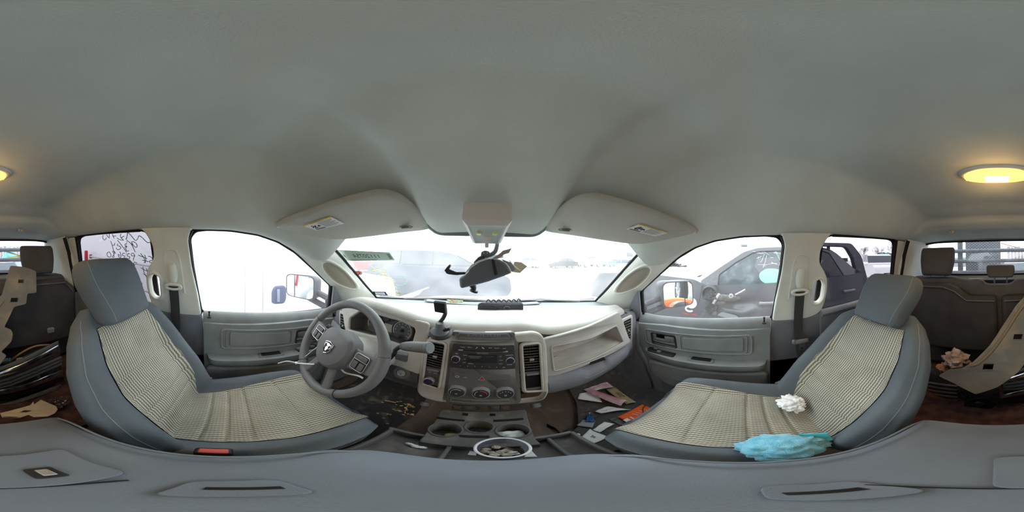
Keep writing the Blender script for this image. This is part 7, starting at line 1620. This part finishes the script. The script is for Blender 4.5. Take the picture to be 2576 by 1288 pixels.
for s_ in (-1, 1):
    skin('boot', [q(s_*.13,-.10,-1.48), q(s_*.13,-.11,-1.565), q(s_*.14,.02,-1.575), q(s_*.145,.12,-1.585)], [(0,1),(1,2),(2,3)], [.055,.052,.048,.036], BLACK, PE)
    skin('hand', [q(s_*.06,.42,-1.05), q(s_*.045,.47,-1.06), q(s_*.075,.50,-1.062), q(s_*.078,.54,-1.075), q(s_*.055,.51,-1.062), q(s_*.055,.555,-1.078), q(s_*.035,.51,-1.062), q(s_*.033,.55,-1.078), q(s_*.018,.50,-1.064), q(s_*.014,.53,-1.075), q(s_*.02,.455,-1.045), q(s_*.004,.475,-1.035)], [(0,1),(1,2),(2,3),(1,4),(4,5),(1,6),(6,7),(1,8),(8,9),(0,10),(10,11)], [.028,.026,.010,.008,.010,.009,.010,.009,.009,.008,.012,.009], SKINM, PE)
mb = MB(); c = Vector(q(0,.255,-.615)); mb.grid(lambda u, v: c+Vector((.098*cos(2*pi*u)*sin(v*pi*.55), .105*sin(2*pi*u)*sin(v*pi*.55)*.9+.05*cos(v*pi*.55), .098*cos(v*pi*.55))), 24, 8, closed_u=True); mb.build('knit_cap', mat('dark_knit', (52, 52, 56), .95), PE, smooth_deg=180)
mb = MB(); f_ = Vector(q(0,.355,-.66)); mb.rbox(f_, (.02, .03, .035), .01); 
for s_ in (-1, 1): mb.lathe([(.011, 0), (.008, .006), (.0, .008)], f_+Vector((s_*.033, -.012, .022)), (0, 1, -.2), 10, caps=False)
mb.rbox(f_+Vector((0, -.012, -.038)), (.045, .012, .010), .004); mb.build('face_features', SKINM, PE)
# =================================================================== YARD BEYOND
rows = [('silver_car', 'silver saloon ahead, right of the hanging mirror in the far row', 5.4, 22, SILV, 'car'), ('black_car', 'black wrecked car ahead in the middle of the far row', 10.8, 21.5, BLKP, 'car'),
        ('grey_car', 'grey car ahead between the hanging mirror and the silver saloon', .2, 23, GREYP, 'van'), ('white_truck', 'white pickup ahead toward the right windscreen pillar', 16, 22, WHITEP, 'truck'), ('teal_car', 'teal car ahead at the right end of the far row', 21.4, 22, TEALP, 'car')]
for nm, lb, x, y, m_, pf in rows: car(nm, lb, 'car' if 'truck' not in nm else 'truck', (x, y), pi+.1, m_, pf, 4.6, 1.8, 1.5 if pf == 'car' else 1.75, detail=False)
car('red_car', 'red car seen ahead just below the mirrored paper tag', 'car', (-9.6, 10.6), .2, REDP, 'car', 4.4, 1.8, 1.45, detail=False)
car('cream_car', 'cream car ahead to the right of the red car', 'car', (-12.4, 16.6), .2, P_('cream_paint', (214, 206, 176)), 'car', 4.4, 1.8, 1.45, detail=False)
car('white_pickup', 'white pickup parked behind the grey pickup, right of its hoop', 'truck', (7.6, -8.2), radians(150), WHITEP, 'truck', 5.4, 1.95, 1.9)
car('white_crew_truck', 'white crew truck with a teal tarp far behind the grey pickup', 'truck', (9.6, -12.0), radians(165), WHITEP, 'truck', 5.6, 2.0, 2.2)
car('white_wagon', 'white wagon close behind the bed, right part of the rear window', 'car', (1.9, -8.0), radians(80), WHITEP, 'van', 4.8, 1.9, 1.75)
car('silver_hatchback', 'silver hatchback behind the bed at the middle of the rear window', 'car', (-.9, -7.6), radians(100), P_('pale_silver_paint', (206, 208, 212)), 'car', 4.4, 1.8, 1.5)
car('pale_van', 'pale grey van behind the driver-side rear head restraint', 'van', (-3.4, -6.6), radians(95), P_('pale_grey_paint', (190, 192, 198)), 'van', 4.8, 1.9, 2.0)
mb = MB(); mb.grid(lambda u, v: Vector((8.6+1.1*u, -10.9+.4*v, lerp(.45, -.25, v)+.12*noise.noise(Vector((u*3, v*3, 0))))), 12, 8); tag(mb.build('teal_tarp', mat('teal_tarp', (84, 160, 172), .7), smooth_deg=180, solid=.01), 'teal tarp hanging over the far white crew truck', 'tarp')
# site office and trailer at the far right front
OF = thing('site_office', 'white site office cabin with small windows far beyond the grey hood', 'building', (24, 17, GZ))
R_ = Matrix.Rotation(radians(-52), 3, 'Z'); o = Vector((24, 17, GZ))
mb = MB(); mb.rbox(o+Vector((0, 0, 1.95)), (6.5, 2.8, 2.2), .03, R_); mb.build('cabin_wall', WHITEP, OF)
mb = MB(); mb.rbox(o+Vector((0, 0, 3.1)), (6.8, 3.1, .14), .03, R_); mb.build('flat_roof', WHITEP, OF)
for i, x in enumerate((-2.2, -.2, .7, 2.1)): mb = MB(); mb.rbox(o+R_ @ Vector((x, -1.41, 2.2)), (1.0 if i == 0 else .6, .06, .7), .02, R_); mb.build('office_window', DGL, OF)
mb = MB(); mb.rbox(o+Vector((0, 0, .45)), (6.2, 2.5, .85), .02, R_); mb.build('skirting', GREYP, OF)
TR = thing('flat_trailer', 'dark blue flat trailer standing in front of the site office', 'trailer', (19.5, 14.5, GZ)); o = Vector((19.5, 14.5, GZ))
mb = MB(); mb.rbox(o+Vector((0, 0, 1.1)), (6.4, 2.3, .5), .03, R_); mb.build('trailer_deck', NAVY, TR)
for x in (-1.9, 1.7): q_ = o+R_ @ Vector((x, -1.0, 0)); add_wheel(TR, q_.x, q_.y, .38, .12, -1, tuple(R_ @ Vector((0, 1, 0))))
for i, (x, y, c_, lb) in enumerate(((12.4, 9.2, SILV, 'heap of silver scrap panels before the flat trailer'), (16.4, 7.6, BLKP, 'dark scrap heap to the right of the silver panels'))):
    m_ = crumple((x, y, GZ+.5), 1.5, 1.2, .7, .7, 6, i*3.1); tag(m_.build('scrap_heap', c_, smooth_deg=20), lb, 'scrap')
# bare trees behind the right rear window, grey fence
BARK = mat('bare_bark', (112, 104, 98), .9)
def tree(x, y, h, seed, lab):
    rr = random.Random(seed); T = thing('bare_tree', lab, 'tree', (x, y, GZ), 'bare winter trees at the yard edge')
    tr = MB(); br = MB()
    def grow(p, d, l, r, dep):
        e = p+d*l; (tr if dep < 2 else br).tube([p, (p+e)/2+Vector((rr.gauss(0, .04), rr.gauss(0, .04), 0))*l, e], [r, r*.8, r*.6], 5 if dep < 2 else 3, caps=False)
        if dep > 5: return
        for _ in range(3 if dep > 0 else 4):
            a = rr.uniform(0, 2*pi); s_ = rr.uniform(.35, .75); nd = (d+Vector((cos(a)*s_, sin(a)*s_, rr.uniform(-.05, .35)))).normalized(); grow(p+d*l*rr.uniform(.6, 1), nd, l*rr.uniform(.58, .74), r*.55, dep+1)
    grow(Vector((x, y, GZ)), Vector((0, 0, 1)), h*.30, h*.022, 0)
    tr.build('trunk', BARK, T, recalc=False); br.build('twigs', BARK, T, recalc=False)
for i, (x, y, h, lb) in enumerate(((22, -30, 7.0, 'bare tree nearest the hoop of the grey pickup, behind the white trucks'), (25.5, -28, 6.0, 'smaller bare tree left of the middle of the far tree line'), (19, -32, 7.5, 'tall bare tree in the middle of the far tree line'), (15.5, -33, 6.4, 'bare tree beside the rear door window edge'), (28.5, -26, 6.6, 'bare tree at the far end of the tree line behind the hoop'))): tree(x, y, h, i+3, lb)
FN = thing('yard_fence', 'weathered plank fence with blue scraps behind the driver-side rear window', 'fence', (-3.2, -12, GZ))
mb = MB(); rr_ = random.Random(8)
for i in range(26): mb.box((-7.0+.25*i, -12+.02*rr_.random(), GZ+1.1+.15*rr_.random()), (.20, .05, 2.2))
mb.build('plank_wall', mat('weathered_planks', (126, 116, 110), .9, c2=(160, 150, 146), nscale=6), FN)
heap_ = crumple((-2.3, -10.6, GZ+1.1), .5, .4, 1.0, .25, 5, 4.4); tag(heap_.build('blue_scrap', mat('sky_blue_plastic', (110, 180, 214), .5), smooth_deg=180), 'light blue plastic scrap in front of the plank fence', 'scrap')
FC = thing('mesh_fence', 'thin mesh fence posts far beyond the passenger mirror', 'fence', (12, 13, GZ))
mb = MB()
for i in range(6): mb.tube([(10.0+1.3*i, 15.5-.9*i, GZ), (10.0+1.3*i, 15.5-.9*i, GZ+1.5)], .03, 5)
for z in (.4, .95, 1.45): mb.tube([(10.0, 15.5, GZ+z), (16.5, 11.0, GZ+z)], .015, 4)
mb.build('fence_frame', SATIN, FC)
